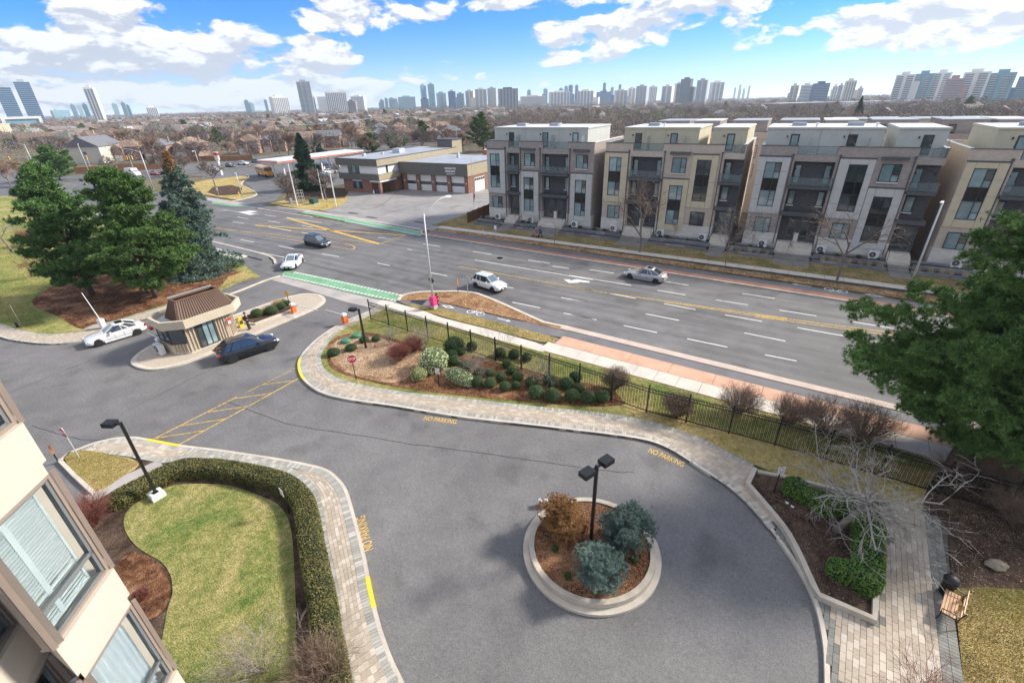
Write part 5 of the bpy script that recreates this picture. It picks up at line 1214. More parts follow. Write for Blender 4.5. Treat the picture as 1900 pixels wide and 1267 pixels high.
def tuft_plant(name, label, loc, r, n, m, cat='ornamental grass', group=None, up=1.1, w_=.02, arch=0):
    root = thing(name, label, cat, loc, 0, group); b0 = np.zeros((n, 3)); b0[:, :2] = RS.normal(0, .18*r, (n, 2)); V, F = needles(b0, np.tile([[0, 0, .6]], (n, 1)), np.full(n, r), 3, w_, up, .42); link('blades', npmesh('blades', V, F, m), root); return root
for (x, y_, l) in [(493,575,'tan dried grass plume at the left of the gate bed'),(512,562,'tan dried grass plume under the yellow sign'),(525,558,'small tan grass plume behind the gate bed shrubs')]: tuft_plant('dried_grass', l, G(x, y_+4, .16), .8, 60, M_GRASST, group='dried grasses in the gate bed')
# dry ornamental grasses on the terraces
ORD = [w_ for w_ in 'first second third fourth fifth sixth seventh eighth ninth tenth eleventh twelfth thirteenth fourteenth fifteenth sixteenth seventeenth eighteenth nineteenth twentieth'.split()]; ORD += ['twenty-'+w_ for w_ in ORD[:9]]+['thirtieth']+['thirty-'+w_ for w_ in ORD[:9]]
for (a, c) in [(38.9,44.),(49,56.),(58.6,64)]:
    x = a+.6
    while x < c: 
        p = T(x+RS.uniform(-.2,.2), -2.5, .38); o = tuft_plant('ornamental_grass', 'clump of straw coloured grass on the stone terrace of the townhouses', p, .7, 40, M_GRASST, group='straw coloured grass clumps on the terraces'); x += 1.0
for (a, c) in [(-1,3.5),(6.4,9.6),(15,24),(29,36.5),(39,44),(49,56)]:
    x = a+.6
    while x < c:
        p = T(x+RS.uniform(-.3,.3), -1.1+RS.uniform(-.3,.2), .80); SK = SK+1 if 'SK' in globals() else 0
        ball('small dark shrub, %s from the left, in the upper planting strip of the townhouses' % ORD[SK], p, RS.uniform(.22, .38), BOXV, BOXC, 'shrub', 'low shrubs under the townhouse walls', 'low_shrub', .7); x += RS.uniform(1.3, 2.6)
# ---- bare deciduous trees and shrubs
def grow(root_p, root_d, L, r, levels, kids=(3, 5), spread=.55, up=.12, taper=.62, wander=.12, droop=0., start=.35, minr=.006):
    """returns tubes: list of (pts, radii, level)"""
    out = []; st = [(Vector(root_p), Vector(root_d).normalized(), L, r, 0)]
    while st:
        p, d, l, rr, lev = st.pop(); n = 4 if lev < 2 else 3; pts = [p.copy()]; rs = [rr]; q = p.copy(); dd = d.copy()
        for i in range(n):
            dd = (dd+Vector(RS.normal(0, wander, 3))+Vector((0, 0, up-droop*lev))*.35).normalized(); q = q+dd*(l/n); pts.append(q.copy()); rs.append(max(minr, rr*(1-(1-taper)*(i+1)/n)))
        out.append((pts, rs, lev))
        if lev < levels:
            k = RS.randint(kids[0], kids[1]+1)
            for j in range(k):
                u = start+(1-start)*(j+RS.uniform(.2, 1))/k; u = min(u, .999); i = min(n-1, int(u*n)); bp = pts[i].lerp(pts[i+1], u*n-i); ax = (pts[i+1]-pts[i]).normalized()
                pr = ax.cross(Vector(RS.normal(size=3))).normalized(); nd = (ax*(1-spread)+pr*spread*RS.uniform(.8, 1.3)).normalized(); st.append((bp, nd, l*RS.uniform(.5, .78), rs[i]*.62, lev+1))
    return out
def tubes_np(tubes, sides=(6, 5, 4, 3, 3, 3), flat=4, wmul=1.):
    V = []; F = []; b = 0
    for pts, rs, lev in tubes:
        n = sides[min(lev, len(sides)-1)]; m_ = len(pts)
        if lev >= flat:      # twigs: narrow blades, two crossing faces are not needed at this size
            a, c = np.array(pts[0]), np.array(pts[-1]); mid = np.array(pts[len(pts)//2]); d = c-a; s = np.cross(d, RS.normal(size=3)); s /= np.linalg.norm(s)+1e-9; w = rs[0]*1.3*wmul
            V += [a+s*w, a-s*w, mid+s*w*.7, mid-s*w*.7, c, c-s*w*.3]; F += [(b, b+1, b+3, b+2), (b+2, b+3, b+5, b+4)]; b += 6; continue
        for i, p in enumerate(pts):
            t = (pts[min(i+1, m_-1)]-pts[max(i-1, 0)]).normalized(); a = Vector((0,0,1)) if abs(t.z) < .9 else Vector((1,0,0)); u = t.cross(a).normalized(); w = t.cross(u)
            for k in range(n): an = 2*math.pi*k/n; V.append(tuple(p+(u*math.cos(an)+w*math.sin(an))*rs[i]*wmul))
        for i in range(m_-1):
            for k in range(n): F.append((b+i*n+k, b+i*n+(k+1) % n, b+(i+1)*n+(k+1) % n, b+(i+1)*n+k))
        b += m_*n
    return np.array([tuple(v) for v in V]), np.array(F)
def bare_tree(name, label, loc, H, m, levels=4, spread=.5, seedL=.38, r=None, group=None, cat='tree', kids=(3, 5), lean=(0, 0), droop=0., up=.12, minr=.008, wmul=1., start=.4, bark=None):
    r = r or H*.014+.03; root = thing(name, label, cat, loc, 0, group)
    tb = grow((0, 0, 0), (lean[0], lean[1], 1), H*seedL*1.1, r, levels, kids, spread, up, .72, .09, droop, start, minr)
    tr = [t for t in tb if t[2] == 0]; br = [t for t in tb if t[2] > 0]
    V, F = tubes_np(tr); link('trunk', npmesh('trunk', V, F, bark or M_BARK2, True), root)
    V, F = tubes_np(br, wmul=wmul); link('crown', npmesh('crown', V, F, m), root); return root
def stems(name, label, loc, r, h, n, m, cat='shrub', group=None, levels=2, thick=.014, ball_=False, lean=.5, kids=(3, 5)):
    root = thing(name, label, cat, loc, 0, group); tb = []
    for i in range(n):
        a = RS.uniform(0, 6.28); f = RS.uniform(0, 1)**.6*lean; d = Vector((math.cos(a)*f, math.sin(a)*f, 1)); p = Vector((math.cos(a)*r*.12*RS.uniform(0,1), math.sin(a)*r*.12*RS.uniform(0,1), 0))
        tb += grow(p, d, h*(.62 if levels > 1 else .9)*RS.uniform(.75, 1.05), thick*(1 if levels < 3 else 1.4), levels, kids, .42, .1, .6, .1, 0, .35, .005)
    lim = Vector((r*1.02, r*1.02, h*1.05))
    if ball_:
        tb = [t for t in tb if (t[0][-1].x/lim.x)**2+(t[0][-1].y/lim.y)**2+((t[0][-1].z-h*.55)/(h*.5))**2 < 1.05 or t[2] == 0]
    tb = [(p_, r_, l_+1) for p_, r_, l_ in tb]; V, F = tubes_np(tb, flat=3); link('stems', npmesh('stems', V, F, m), root); return root
# pine cluster on the north lawn
conifer('dark green pine, leftmost of the group by the gatehouse', G(172, 548, .12), 13.9, 4.5, 'pine', M_PINED, .46, 15, 1.35, (-.4, 0), 'evergreens on the north lawn', shape=1.1)
conifer('bright green pine right behind the white sedan at the gate', G(290, 552, .12), 13.4, 5.3, 'pine', M_PINE, .44, 15, 1.4, (-.5, .2), 'evergreens on the north lawn', shape=1.15)
conifer('blue green spruce with brown dying top beside the gatehouse roof', G(382, 502, .12), 14.3, 4.7, 'spruce', M_SPR, .50, 16, 1.2, (0, 0), 'evergreens on the north lawn', brown=.87)
conifer('large dark pine filling the right edge beside the patio', G(1790, 860, .12), 14.8, 6.4, 'pine', M_PINE, .34, 22, 2.3, (1.5, 1.5), shape=1.12, wid=.10)
conifer('second dark pine further right behind the large pine', G(1990, 830, .12), 12.5, 5.2, 'pine', M_PINED, .36, 15, 1.6, (0, 0), shape=1.6)
# low junipers by the pine cluster
# roundabout dwarf conifers
conifer('blue dwarf spruce at the right of the roundabout bed', G(1160, 1010, .34), 1.85, 1.02, 'dwarf', M_SPRB, .15, 24, 1.9, (0, 0), 'dwarf spruces in the roundabout', 'shrub', .06, wid=.115)
conifer('blue dwarf spruce at the front of the roundabout bed', G(1110, 1075, .34), 1.5, .95, 'dwarf', M_SPRB, .145, 24, 1.8, (0, 0), 'dwarf spruces in the roundabout', 'shrub', .06, wid=.115)
conifer('orange brown dying dwarf spruce at the left of the roundabout bed', G(1040, 985, .34), 1.65, .98, 'dwarf', M_DEAD, .14, 17, 1.7, (0, 0), 'dwarf spruces in the roundabout', 'shrub', .06, wid=.115)
tuft_plant('dried_grass', 'pale rusty grass clump behind the roundabout lamp', G(1075, 985, .34), .75, 160, M_DEAD, w_=.03)
for x, y_, l in [(1030,1020,'tiny green seedling shrub left in the roundabout bed'),(1178,1040,'tiny dark shrub at the right rim of the roundabout bed'),(1053,1070,'tiny dark shrub left of the front dwarf spruce')]: ball(l, G(x, y_, .34), .17, BOXV, BOXC, 'shrub', 'tiny shrubs in the roundabout', 'seedling_shrub')
# street trees across the road
bare_tree('street_tree', 'tall bare street tree in front of the beige brick block', G(1187, 468, .12), 11.6, M_TWB, 5, .42, .40, .14, 'bare street trees across the road', wmul=1.2)
bare_tree('street_tree', 'bare forked street tree in front of the long mauve block', G(1553, 520, .12), 10.5, M_TWB, 5, .48, .38, .14, 'bare street trees across the road', kids=(2, 4), wmul=1.2)
bare_tree('street_tree', 'young bare tree at the gap between beige and long mauve blocks', G(1345, 495, .12), 7.5, M_TWP, 5, .42, .42, .05, 'bare street trees across the road', wmul=1.4)
bare_tree('street_tree', 'thin young bare tree in front of the first mauve block', G(1029, 453, .12), 5.2, M_TWP, 3, .38, .45, .04, 'bare street trees across the road', kids=(2, 3), wmul=1.2)
bare_tree('street_tree', 'bare tree rising behind the top of the big right pine', G(1830, 560, .12), 10.5, M_TWB, 5, .5, .40, .11, 'bare street trees across the road', wmul=1.2)
for (x, y_, z, h, l) in [(1460,470,.8,2.2,'leafless shrub between the grey bay and twin doors of the long block'),(1395,455,.8,2.4,'leafless shrub at the left corner of the long grey block'),(1250,440,.8,3.0,'small leafless tree right of the beige block stairs'),(985,420,.8,2.,'leafless shrub between heat pumps of the mauve block')]: bare_tree('leafless_shrub', l, G(x, y_, z), h, M_TWP, 3, .42, .42, .02, 'leafless shrubs on the terraces', 'shrub', wmul=1.2)
# planter tree with pale spreading branches
pt = thing('planter_tree', 'wide bare tree with pale crooked branches leaning from the planter', 'tree', G(1550, 985, .24)); tb = []; M_TRK = mat('planter_tree_bark', (.22,.19,.16), .95, .2, 8.)
TK = [Vector((0,0,0)), Vector((.22,.08,.7)), Vector((.55,.18,1.5)), Vector((.85,.3,2.2))]; b = MB(); b.tube(TK, [.18,.14,.12,.10], 9); b.build('trunk', M_TRK, pt, sm=True)
for k in range(12):
    a = k*2.4+RS.normal(0, .2); e = [.12, .35, .25, .5][k % 4]; u = RS.uniform(.82, 1); L_ = RS.uniform(1.8, 2.75)*(1 if e < .45 else .7)
    st_ = TK[2].lerp(TK[3], (u-.8)/.2); tb += [(p_, r_, l_+1) for p_, r_, l_ in grow(st_, (math.cos(a), math.sin(a), e), L_, .045, 3, (4, 6), .5, .06, .45, .28, .05, .18, .006)]
V, F = tubes_np(tb, (6, 5, 4, 3), 4, 1.35); link('crown', npmesh('crown', V, F, leafmat('pale_branches', (.18,.16,.14), (.31,.285,.25), (.46,.43,.38), big=2.)), pt)
bare_tree('bare_tree', 'grey bare tree at the left edge behind the lawn', G(25, 470, .12), 8.5, M_TWP, 5, .5, .36, .14, 'bare trees at the left lawn')
bare_tree('bare_tree', 'lower bare tree beyond the left lawn at the road', G(-40, 430, .12), 9, M_TWP, 5, .5, .36, .14, 'bare trees at the left lawn')
bare_tree('bare_tree', 'reddish bare tree left of the dark pine', G(90, 510, .12), 5.6, M_TWR, 5, .55, .32, .09, 'bare trees at the left lawn')
for (x, y_, r, h, l, m) in [(1140,722,1.0,1.75,'round clipped leafless bush at the end of the ball rows',M_TWB),(1256,772,1.05,1.7,'leafless bush behind the fence, second of the row',M_TWB),(1368,765,1.35,1.9,'broad leafless bush behind the fence, third of the row',M_TWB),
                            (1462,785,1.25,1.9,'leafless bush behind the fence, fourth of the row',M_TWB),(1530,800,1.7,2.2,'dense leafless bush behind the fence near the big pine',M_TWB),(1600,815,1.7,2.2,'leafless bush beside the lower limbs of the big pine',M_TWB)]:
    stems('leafless_bush', l, G(x, y_, .1), r*1.15, h*1.1, 64, m, group='leafless bushes along the fence', levels=3, thick=.016, ball_=True, lean=1.1)
for (x, y_, r, h, l, m, n, lev) in [(742,668,1.7,1.5,'dense low red brown twig shrub in the middle of the garden bed',M_TWR,230,2),(768,652,1.4,1.5,'second red brown twig shrub, further back in the garden bed',M_TWR,160,2),(725,640,.8,1.8,'thin grey leafless shrub behind the red twig shrub',M_TWP,9,3),(788,645,1.2,2.2,'grey leafless shrub at the first fence posts',M_TWP,12,3),
                              (888,700,1.5,2.1,'sprawling grey magnolia in the middle of the clipped balls',M_TWP,11,3),(925,668,1.3,3.0,'tall pale leafless shrub rising over the fence',M_TWP,6,3),(1005,705,1.4,1.9,'thorny grey shrub left of the big clipped balls',M_TWP,12,3),
                              (175,972,1.5,1.8,'red twigged bush beside the cream building',M_TWR,150,2),(265,1110,1.0,.5,'low rusty bush on the curved mulch bed',M_TWR,120,2),(490,1245,1.3,2.3,'pale bare bush at the bottom of the lawn',M_TWP,16,3),(600,1262,1.6,2.0,'dense mauve twig bush at the bottom by the paver path',M_TWB,120,2),
                              (1730,1330,1.3,2.2,'pink tinged bare bush poking up over the patio bottom edge',M_TWR,14,3),(1840,905,1.9,2.2,'purple brown bare bush under the pine, right edge',M_TWB,60,3),(1890,985,1.9,2.2,'purple brown bare bush on the dark soil, right edge',M_TWB,60,3),(1760,890,1.5,1.5,'dark bare bush at the foot of the big pine',M_TWB,40,3),(60,455,2.2,2.5,'rust red bare thicket left of the dark pine',M_TWR,90,3)]:
    stems('bare_shrub', l, G(x, y_, .15), r, h, n, m, levels=lev, thick=.012, lean=.9 if r > 1 else .6)
# boulder and small stones
M_ROCK = mat('boulder_stone', (.28,.24,.17), .9, .3, 3., bmp=.4)
def rock(name, label, loc, s, m=None, cat='rock', group=None):
    v = sphere_pts(60); b = MB(); rings = []
    for i in range(6):
        f = -.9+2.4*i/5; rings.append([((.5*s*math.cos(f)*(1+.8*mnoise.noise((k*.9, i*.8, s*9))))*math.cos(k*.6283), (.38*s*math.cos(f)*(1+.8*mnoise.noise((k*.9, i*.8+4, s*9))))*math.sin(k*.6283), .3*s*math.sin(f)+.18*s) for k in range(10)])
    b.loft(rings); o = b.build(name, m or M_ROCK); o.location = loc; return props(o, label, cat, group)
rock('boulder', 'weathered mossy boulder on the dark soil by the patio', G(1846,1052,.13), .75)
for (x, y_, l) in [(1470,940,'white stone high in the planter bed, larger'),(1460,933,'small white stone beside the larger one in the planter'),(1008,710,'white pebble between the big clipped balls')]: rock('white_stone', l, G(x, y_, .24), .16, M_PWHITE)
# ------------------------------------------------------------------ vehicles
def paint(name, col, metal=0., rough=.25):
    m, t, b = newmat(name); v = coords(t); n = noise(t, v, 2.5, 4); c = ramp(t, n, [(.3, tuple(x*.9 for x in col)), (.7, tuple(min(1, x*1.04) for x in col))])
    t.links.new(c, b.inputs['Base Color']); b.inputs['Metallic'].default_value = metal; b.inputs['Roughness'].default_value = rough; b.inputs['Coat Weight'].default_value = 1.; b.inputs['Coat Roughness'].default_value = .04; return m
M_CW = paint('white_car_paint', (.74,.75,.76)); M_CK = paint('black_car_paint', (.008,.010,.016)); M_CS = paint('silver_car_paint', (.50,.50,.49), .35, .3); M_CN = paint('navy_car_paint', (.010,.018,.03))
M_CR = paint('red_car_paint', (.30,.02,.02)); M_CB = paint('blue_car_paint', (.05,.10,.2)); M_CG = paint('grey_car_paint', (.16,.17,.18))
M_CGL = mat('car_glass', (.02,.028,.034), .03, 0., spec=1., coat=1.); M_WSG = mat('windshield_glass', (.10,.15,.19), .03, 0., spec=1., coat=1.)
M_TYRE = mat('tyre_rubber', (.014,.014,.015), .8, .1, 5.); M_RIM = mat('alloy_rim', (.55,.56,.58), .3, .03, metal=.7); M_RIMD = mat('dark_rim', (.07,.07,.075), .4, .03, metal=.5)
M_HL = mat('headlight_glass', (.75,.80,.85), .1, 0., spec=1.); M_TL = mat('taillight_red', (.45,.02,.02), .2, 0.); M_TRIM = mat('black_trim', (.018,.018,.02), .6, 0.); M_CHR = mat('chrome', (.6,.61,.62), .15, 0., metal=1.)
def interp(tab, x):
    for i in range(len(tab)-1):
        if x <= tab[i+1][0]:
            a, b = tab[i], tab[i+1]; t = (x-a[0])/(b[0]-a[0]+1e-9); t = t*t*(3-2*t)*.35+t*.65; return a[1]+(b[1]-a[1])*t
    return tab[-1][1]
def car(label, loc, rz, kind, body, L=4.65, Wd=1.82, H=1.45, rim=M_RIM, name='parked_car', cat='car', sunroof=False, rails=False, group=None, clad=False, detail=True):
    root = thing(name, label, cat, loc, rz, group); hw = Wd/2
    if kind == 'sedan':
        top = [(-L/2,.62),(-L/2+.06,.86),(-L/2+.35,.98),(-L/2+.95,1.0),(-.4,.93),(.75,.90),(L/2-.9,.83),(L/2-.25,.70),(L/2-.05,.58),(L/2,.5)]
        cb, ct = (-L/2+.62, .98), (-.62-.25, .28)   # glass base rear/front, roof rear/front
        gb = (-L/2+.60, L/2-1.45); gt = (-L/2+1.45, L/2-2.25)
    else:
        top = [(-L/2,.70),(-L/2+.06,1.0),(-L/2+.3,1.06),(-L/2+.9,1.04),(0,1.0),(.7,.99),(L/2-1.0,.98),(L/2-.35,.88),(L/2-.06,.72),(L/2,.6)]
        gb = (-L/2+.16, L/2-1.25); gt = (-L/2+.55, L/2-2.0)
        if kind == 'coupe_suv': gt = (-L/2+.95, L/2-2.0)
    n = 26; rings = []; zb = .20 if kind == 'sedan' else .26
    for i in range(n+1):
        x = -L/2+L*i/n; e = min(i, n-i)/n; w = hw*(1-.20*max(0, 1-e/.10)**2-.045*max(0, 1-e/.3)**2); zt = interp(top, x); z0 = zb+.10*max(0, 1-e/.07)
        if i in (0, n): w *= .93
        sh = min(.10, (zt-z0)*.25); ring = [(x,-w*.62,z0),(x,-w*.93,z0+.04),(x,-w,z0+.22*(zt-z0)),(x,-w*.995,z0+.62*(zt-z0)),(x,-w*.965,zt-sh),(x,-w*.86,zt-.015),(x,-w*.45,zt+.018),(x,0,zt+.028)]
        ring = ring+[(p[0],-p[1],p[2]) for p in reversed(ring[:-1])]; rings.append(ring)
    b = MB(); b.loft([list(reversed(r)) for r in rings]); bo = b.build('body', body, root, sm=True)
    # greenhouse
    zB = interp(top, (gb[0]+gb[1])/2)-.03; zR = H; wb, wr = hw*.90, hw*.70
    def zat(x): return interp(top, x)-.02
    base = [(gb[0],-wb*.82),(gb[0]+.18,-wb),(gb[1]-.35,-wb),(gb[1],-wb*.70)]; roof = [(gt[0],-wr*.80),(gt[0]+.12,-wr),(gt[1]-.12,-wr*.98),(gt[1],-wr*.80)]
    bp = [(x, y, zat(x)) for x, y in base]+[(x, -y, zat(x)) for x, y in reversed(base)]; rp = [(x, y, zR-.06) for x, y in roof]+[(x, -y, zR-.06) for x, y in reversed(roof)]
    b = MB(); b.add(bp+rp, [(i, (i+1) % 8, 8+(i+1) % 8, 8+i) for i in range(8)]+[tuple(range(8, 16))]); gh_ = b.build('side_windows', M_CGL, root)
    lp = lambda p, q, t: Vector(p).lerp(Vector(q), t)
    def pane(nm, m, i, j, t0=.08, t1=.94, u0=.05, u1=.95, off=.006):
        p = [lp(bp[i], rp[i], t0), lp(bp[j], rp[j], t0), lp(bp[j], rp[j], t1), lp(bp[i], rp[i], t1)]; q = [p[0].lerp(p[1], u0), p[0].lerp(p[1], u1), p[3].lerp(p[2], u1), p[3].lerp(p[2], u0)]
        nn = (q[1]-q[0]).cross(q[3]-q[0]).normalized(); c = (q[0]+q[2])/2
        if nn.dot(c-Vector((0,0,c.z*.6))) < 0: nn = -nn
        b = MB(); b.add([v+nn*off for v in q]+[v-nn*.02 for v in q], [(0,1,2,3),(0,4,5,1),(1,5,6,2),(2,6,7,3),(3,7,4,0)]); return b.build(nm, m, root)
    pane('windshield', M_WSG, 3, 4); pane('rear_window', M_CGL, 7, 0, .12, .92)
    # roof skin with rounded edge
    rr = []
    for (s, z) in ((1.035, -.075), (1.03, -.04), (.93, -.005), (.6, .012)):
        cx = (gt[0]+gt[1])/2; rr.append([(cx+(p[0]-cx)*s, p[1]*s, zR+z) for p in rp])
    b = MB(); b.loft(rr); b.build('roof', body, root, sm=True)
    # pillars
    b = MB()
    for i in (0, 3, 4, 7): b.tube([bp[i], rp[i]], [.055, .04], 5)
    for sy in (-1, 1):
        xm = (gb[0]+gb[1])/2-.05; xr = (gt[0]+gt[1])/2-.02; P = [(xm, sy*wb*1.0, zat(xm)), (xr, sy*wr*1.0, zR-.06)]
        b.tube(P, [.035, .03], 4)
        xc, xd = gb[0]+.75, gt[0]+.42; b.tube([(xc, sy*wb, zat(xc)), (xd, sy*wr, zR-.06)], [.06, .04], 4)
    b.build('pillars', body, root)
    wr_ = .33 if kind == 'sedan' else .37; xf, xb_ = L/2-.88, -L/2+.90
    for sx in (xf, xb_):
        for sy in (-1, 1):
            T_ = Matrix.Translation((sx, sy*(hw-.115), wr_)) @ Matrix.Rotation(math.pi/2*sy, 4, 'X')
            a = MB(Matrix.Translation((sx, sy*(hw-.02), wr_)) @ Matrix.Rotation(math.pi/2*sy, 4, 'X')); a.lathe([(0,-.006),(wr_*1.15,-.006),(wr_*1.15,.1)], n=20); a.build('wheel_arch', M_TRIM, root)
            w = MB(T_); w.lathe([(wr_*.6,-.12),(wr_*.95,-.12),(wr_,-.08),(wr_,.09),(wr_*.95,.105),(wr_*.62,.11)][::-1], n=20); ty = w.build('wheel', M_TYRE, root, sm=False)
            r_ = MB(T_ if True else None); r_.T = Matrix.Translation((sx, sy*(hw-.115), wr_)) @ Matrix.Rotation(-math.pi/2*sy, 4, 'X')
            r_.lathe([(0,.06),(wr_*.64,.06)], n=20); r_.lathe([(wr_*.64,.05),(wr_*.64,.118),(wr_*.56,.118),(wr_*.56,.05)], n=20); rm = r_.build('rim', M_RIMD if rim is M_RIMD else M_TRIM, ty)
            s_ = MB(r_.T)
            for k in range(5): an = k*1.2566; s_.add([(math.cos(an+q_)*rr_, math.sin(an+q_)*rr_, .108) for q_, rr_ in ((-.35,wr_*.16),(-.17,wr_*.6),(.17,wr_*.6),(.35,wr_*.16))], [(0,1,2,3),(3,2,1,0)])
            s_.lathe([(wr_*.2,.105),(0,.112)], n=10); s_.build('spokes', rim, ty)
    for sy in (-1, 1):
        b = MB(); zl = interp(top, L/2-.22)-.10; b.T = Matrix.Translation((L/2-.17, sy*hw*.70, zl)) @ Matrix.Rotation(sy*-.5, 4, 'Z'); b.box(-.14,.10,-.17,.17,-.065,.05); b.build('headlight', M_HL, root)
        b = MB(); zl = interp(top, -L/2+.15)-.14; b.T = Matrix.Translation((-L/2+.09, sy*hw*.72, zl)) @ Matrix.Rotation(sy*.35, 4, 'Z'); b.box(-.08,.14,-.16,.16,-.07,.07); b.build('taillight', M_TL, root)
        b = MB(); xm = gb[1]-.42; b.T = Matrix.Translation((xm, sy*(hw+.07), zat(xm)+.06)); b.loft([[(s*.09, t*.11*sy, -.07+.0*k) for s, t in ((-1,-1),(1,-1),(1,1),(-1,1))] if k == 0 else [(s*.08, t*.10*sy, .07) for s, t in ((-1,-1),(1,-1),(1,1),(-1,1))] for k in range(2)]); b.build('side_mirror', body, root)
        if detail:
            b = MB()
            for x in (gb[1]-.65, (gb[0]+gb[1])/2-.08, gb[0]+.55): b.box(x-.008, x+.008, sy*hw*1.0-.006, sy*hw*1.0+.003, zb+.12, zat(x)-.12)
            b.build('door_seams', M_TRIM, root)
            for x in ((gb[0]+gb[1])/2+.12, gb[0]+.75): b = MB(); b.box(x, x+.18, sy*hw*.985-.02*0-.012, sy*hw*.985+.022, zat(x)-.16, zat(x)-.12); b.build('door_handle', body, root)
    b = MB(); b.box(L/2-.05, L/2+.012, -hw*.42, hw*.42, .30, .55); b.build('grille', M_TRIM, root)
    b = MB(); b.box(L/2+.012, L/2+.022, -.15, .15, .38, .48); b.build('licence_plate', M_WPL, root); b = MB(); b.box(-L/2-.02, -L/2+.03, -.15, .15, .62, .73); b.build('licence_plate', M_WPL, root)
    b = MB(); b.box(-L/2+.9+wr_*1.2, L/2-.88-wr_*1.2, -hw-.008, hw+.008, zb-.03, zb+.09); b.build('side_sill', M_TRIM if clad else body, root)
    b = MB(); b.box(-L/2+.3, L/2-.3, -hw*.8, hw*.8, .17, zb+.12); b.build('underbody', M_TRIM, root)
    if sunroof: b = MB(); b.box(gt[1]-.85, gt[1]-.3, -.38, .38, zR-.0, zR+.016); b.build('sunroof', M_SPAN, root)
    if rails:
        for sy in (-1, 1): b = MB(); b.tube([(gt[0]+.15, sy*wr*.9, zR-.03), (gt[0]+.2, sy*wr*.9, zR+.05), (gt[1]-.3, sy*wr*.9, zR+.05), (gt[1]-.2, sy*wr*.9, zR-.03)], .018, 5); b.build('roof_rail', M_CHR, root)
        for x in (gt[0]+.4, gt[1]-.7): b = MB(); b.tube([(x, -wr*.9, zR+.06), (x, wr*.9, zR+.06)], .018, 5); b.build('cross_bar', M_CHR, root)
    return root
def hd(p, q):    # heading from pixel p to pixel q on the ground
    a, b = G(*p), G(*q); return math.atan2(b.y-a.y, b.x-a.x)
car('white sedan with black sunroof passing the raised gate beside the pines', G(218, 627), rad(-97), 'sedan', M_CW, 4.6, 1.8, 1.44, M_RIMD, 'white_sedan', sunroof=True)
car('black sport utility car driving past the gatehouse door side', G(463, 655), rad(77), 'coupe_suv', M_CK, 4.75, 1.88, 1.66, M_RIM, 'black_car')
car('small white sedan turning in from the road over the green lane', G(544, 493), rad(-52), 'sedan', M_CW, 4.55, 1.78, 1.42, M_RIM, 'white_sedan')
car('dark wagon with silver roof rails in the left turn lane', G(590, 456), rad(-2), 'suv', M_CN, 4.75, 1.86, 1.68, M_RIM, 'dark_wagon', rails=True)
car('white compact crossover with dark wheels near the leaf covered kerb island', G(908, 535), rad(-9), 'suv', M_CW, 4.3, 1.8, 1.62, M_RIMD, 'white_crossover', clad=True)
car('silver sedan with sunroof driving left on the far lanes', G(1197, 518), rad(177), 'sedan', M_CS, 4.8, 1.82, 1.45, M_RIMD, 'silver_sedan', sunroof=True)
# filling station and cross street cars
for (x, y_, a, k, m, l) in [(452,306,10,'suv',M_CW,'white car parked left of the school bus'),(428,310,0,'sedan',M_CK,'black car parked beside the white one left of the bus'),(478,302,20,'sedan',M_CG,'grey car parked behind the school bus'),(400,318,10,'sedan',M_CW,'white car half hidden by the bare corner tree'),
                            (595,330,80,'suv',M_CB,'blue car between the dark spruce and the fire hall'),(612,322,80,'sedan',M_CW,'white car near the red canopy by the fire hall'),(290,325,5,'sedan',M_CR,'dark red car following the white van'),(588,315,75,'suv',M_CG,'grey car under the red canopy'),(604,308,75,'sedan',M_CB,'small blue car furthest under the red canopy')]:
    car(l, G(x, y_), rad(a), k, m, group='cars at the filling station and crossing', detail=False)
vn = thing('white_van', 'white cargo van stopped at the crossing behind the pines', 'van', G(249,327), rad(5)); b = MB(); b.loft([[(x, s*w_, z) for s, z in ((-1,.35),(1,.35),(1,h*.75),(.88,h),(-.88,h),(-1,h*.75))] for x, w_, h in ((-2.9,1.,2.35),(-2.8,1.02,2.5),(1.2,1.02,2.5),(1.9,1.,1.6),(2.8,.95,1.2),(2.95,.85,.9))]); b.build('body', M_CW, vn)
for x in (-1.8, 1.9):
    for s in (-1, 1): b = MB(Matrix.Translation((x, s*.95, .38)) @ Matrix.Rotation(math.pi/2, 4, 'X')); b.lathe([(0,-.12),(.38,-.12),(.38,.12),(0,.12)], n=14); b.build('wheel', M_TYRE, vn)
b = MB(); b.add([(1.25,-.9,2.3),(1.25,.9,2.3),(1.93,.85,1.62),(1.93,-.85,1.62)], [(0,1,2,3)]); b.box(.2,1.1,-1.03,1.03,1.5,2.1); b.build('windshield', M_CGL, vn)
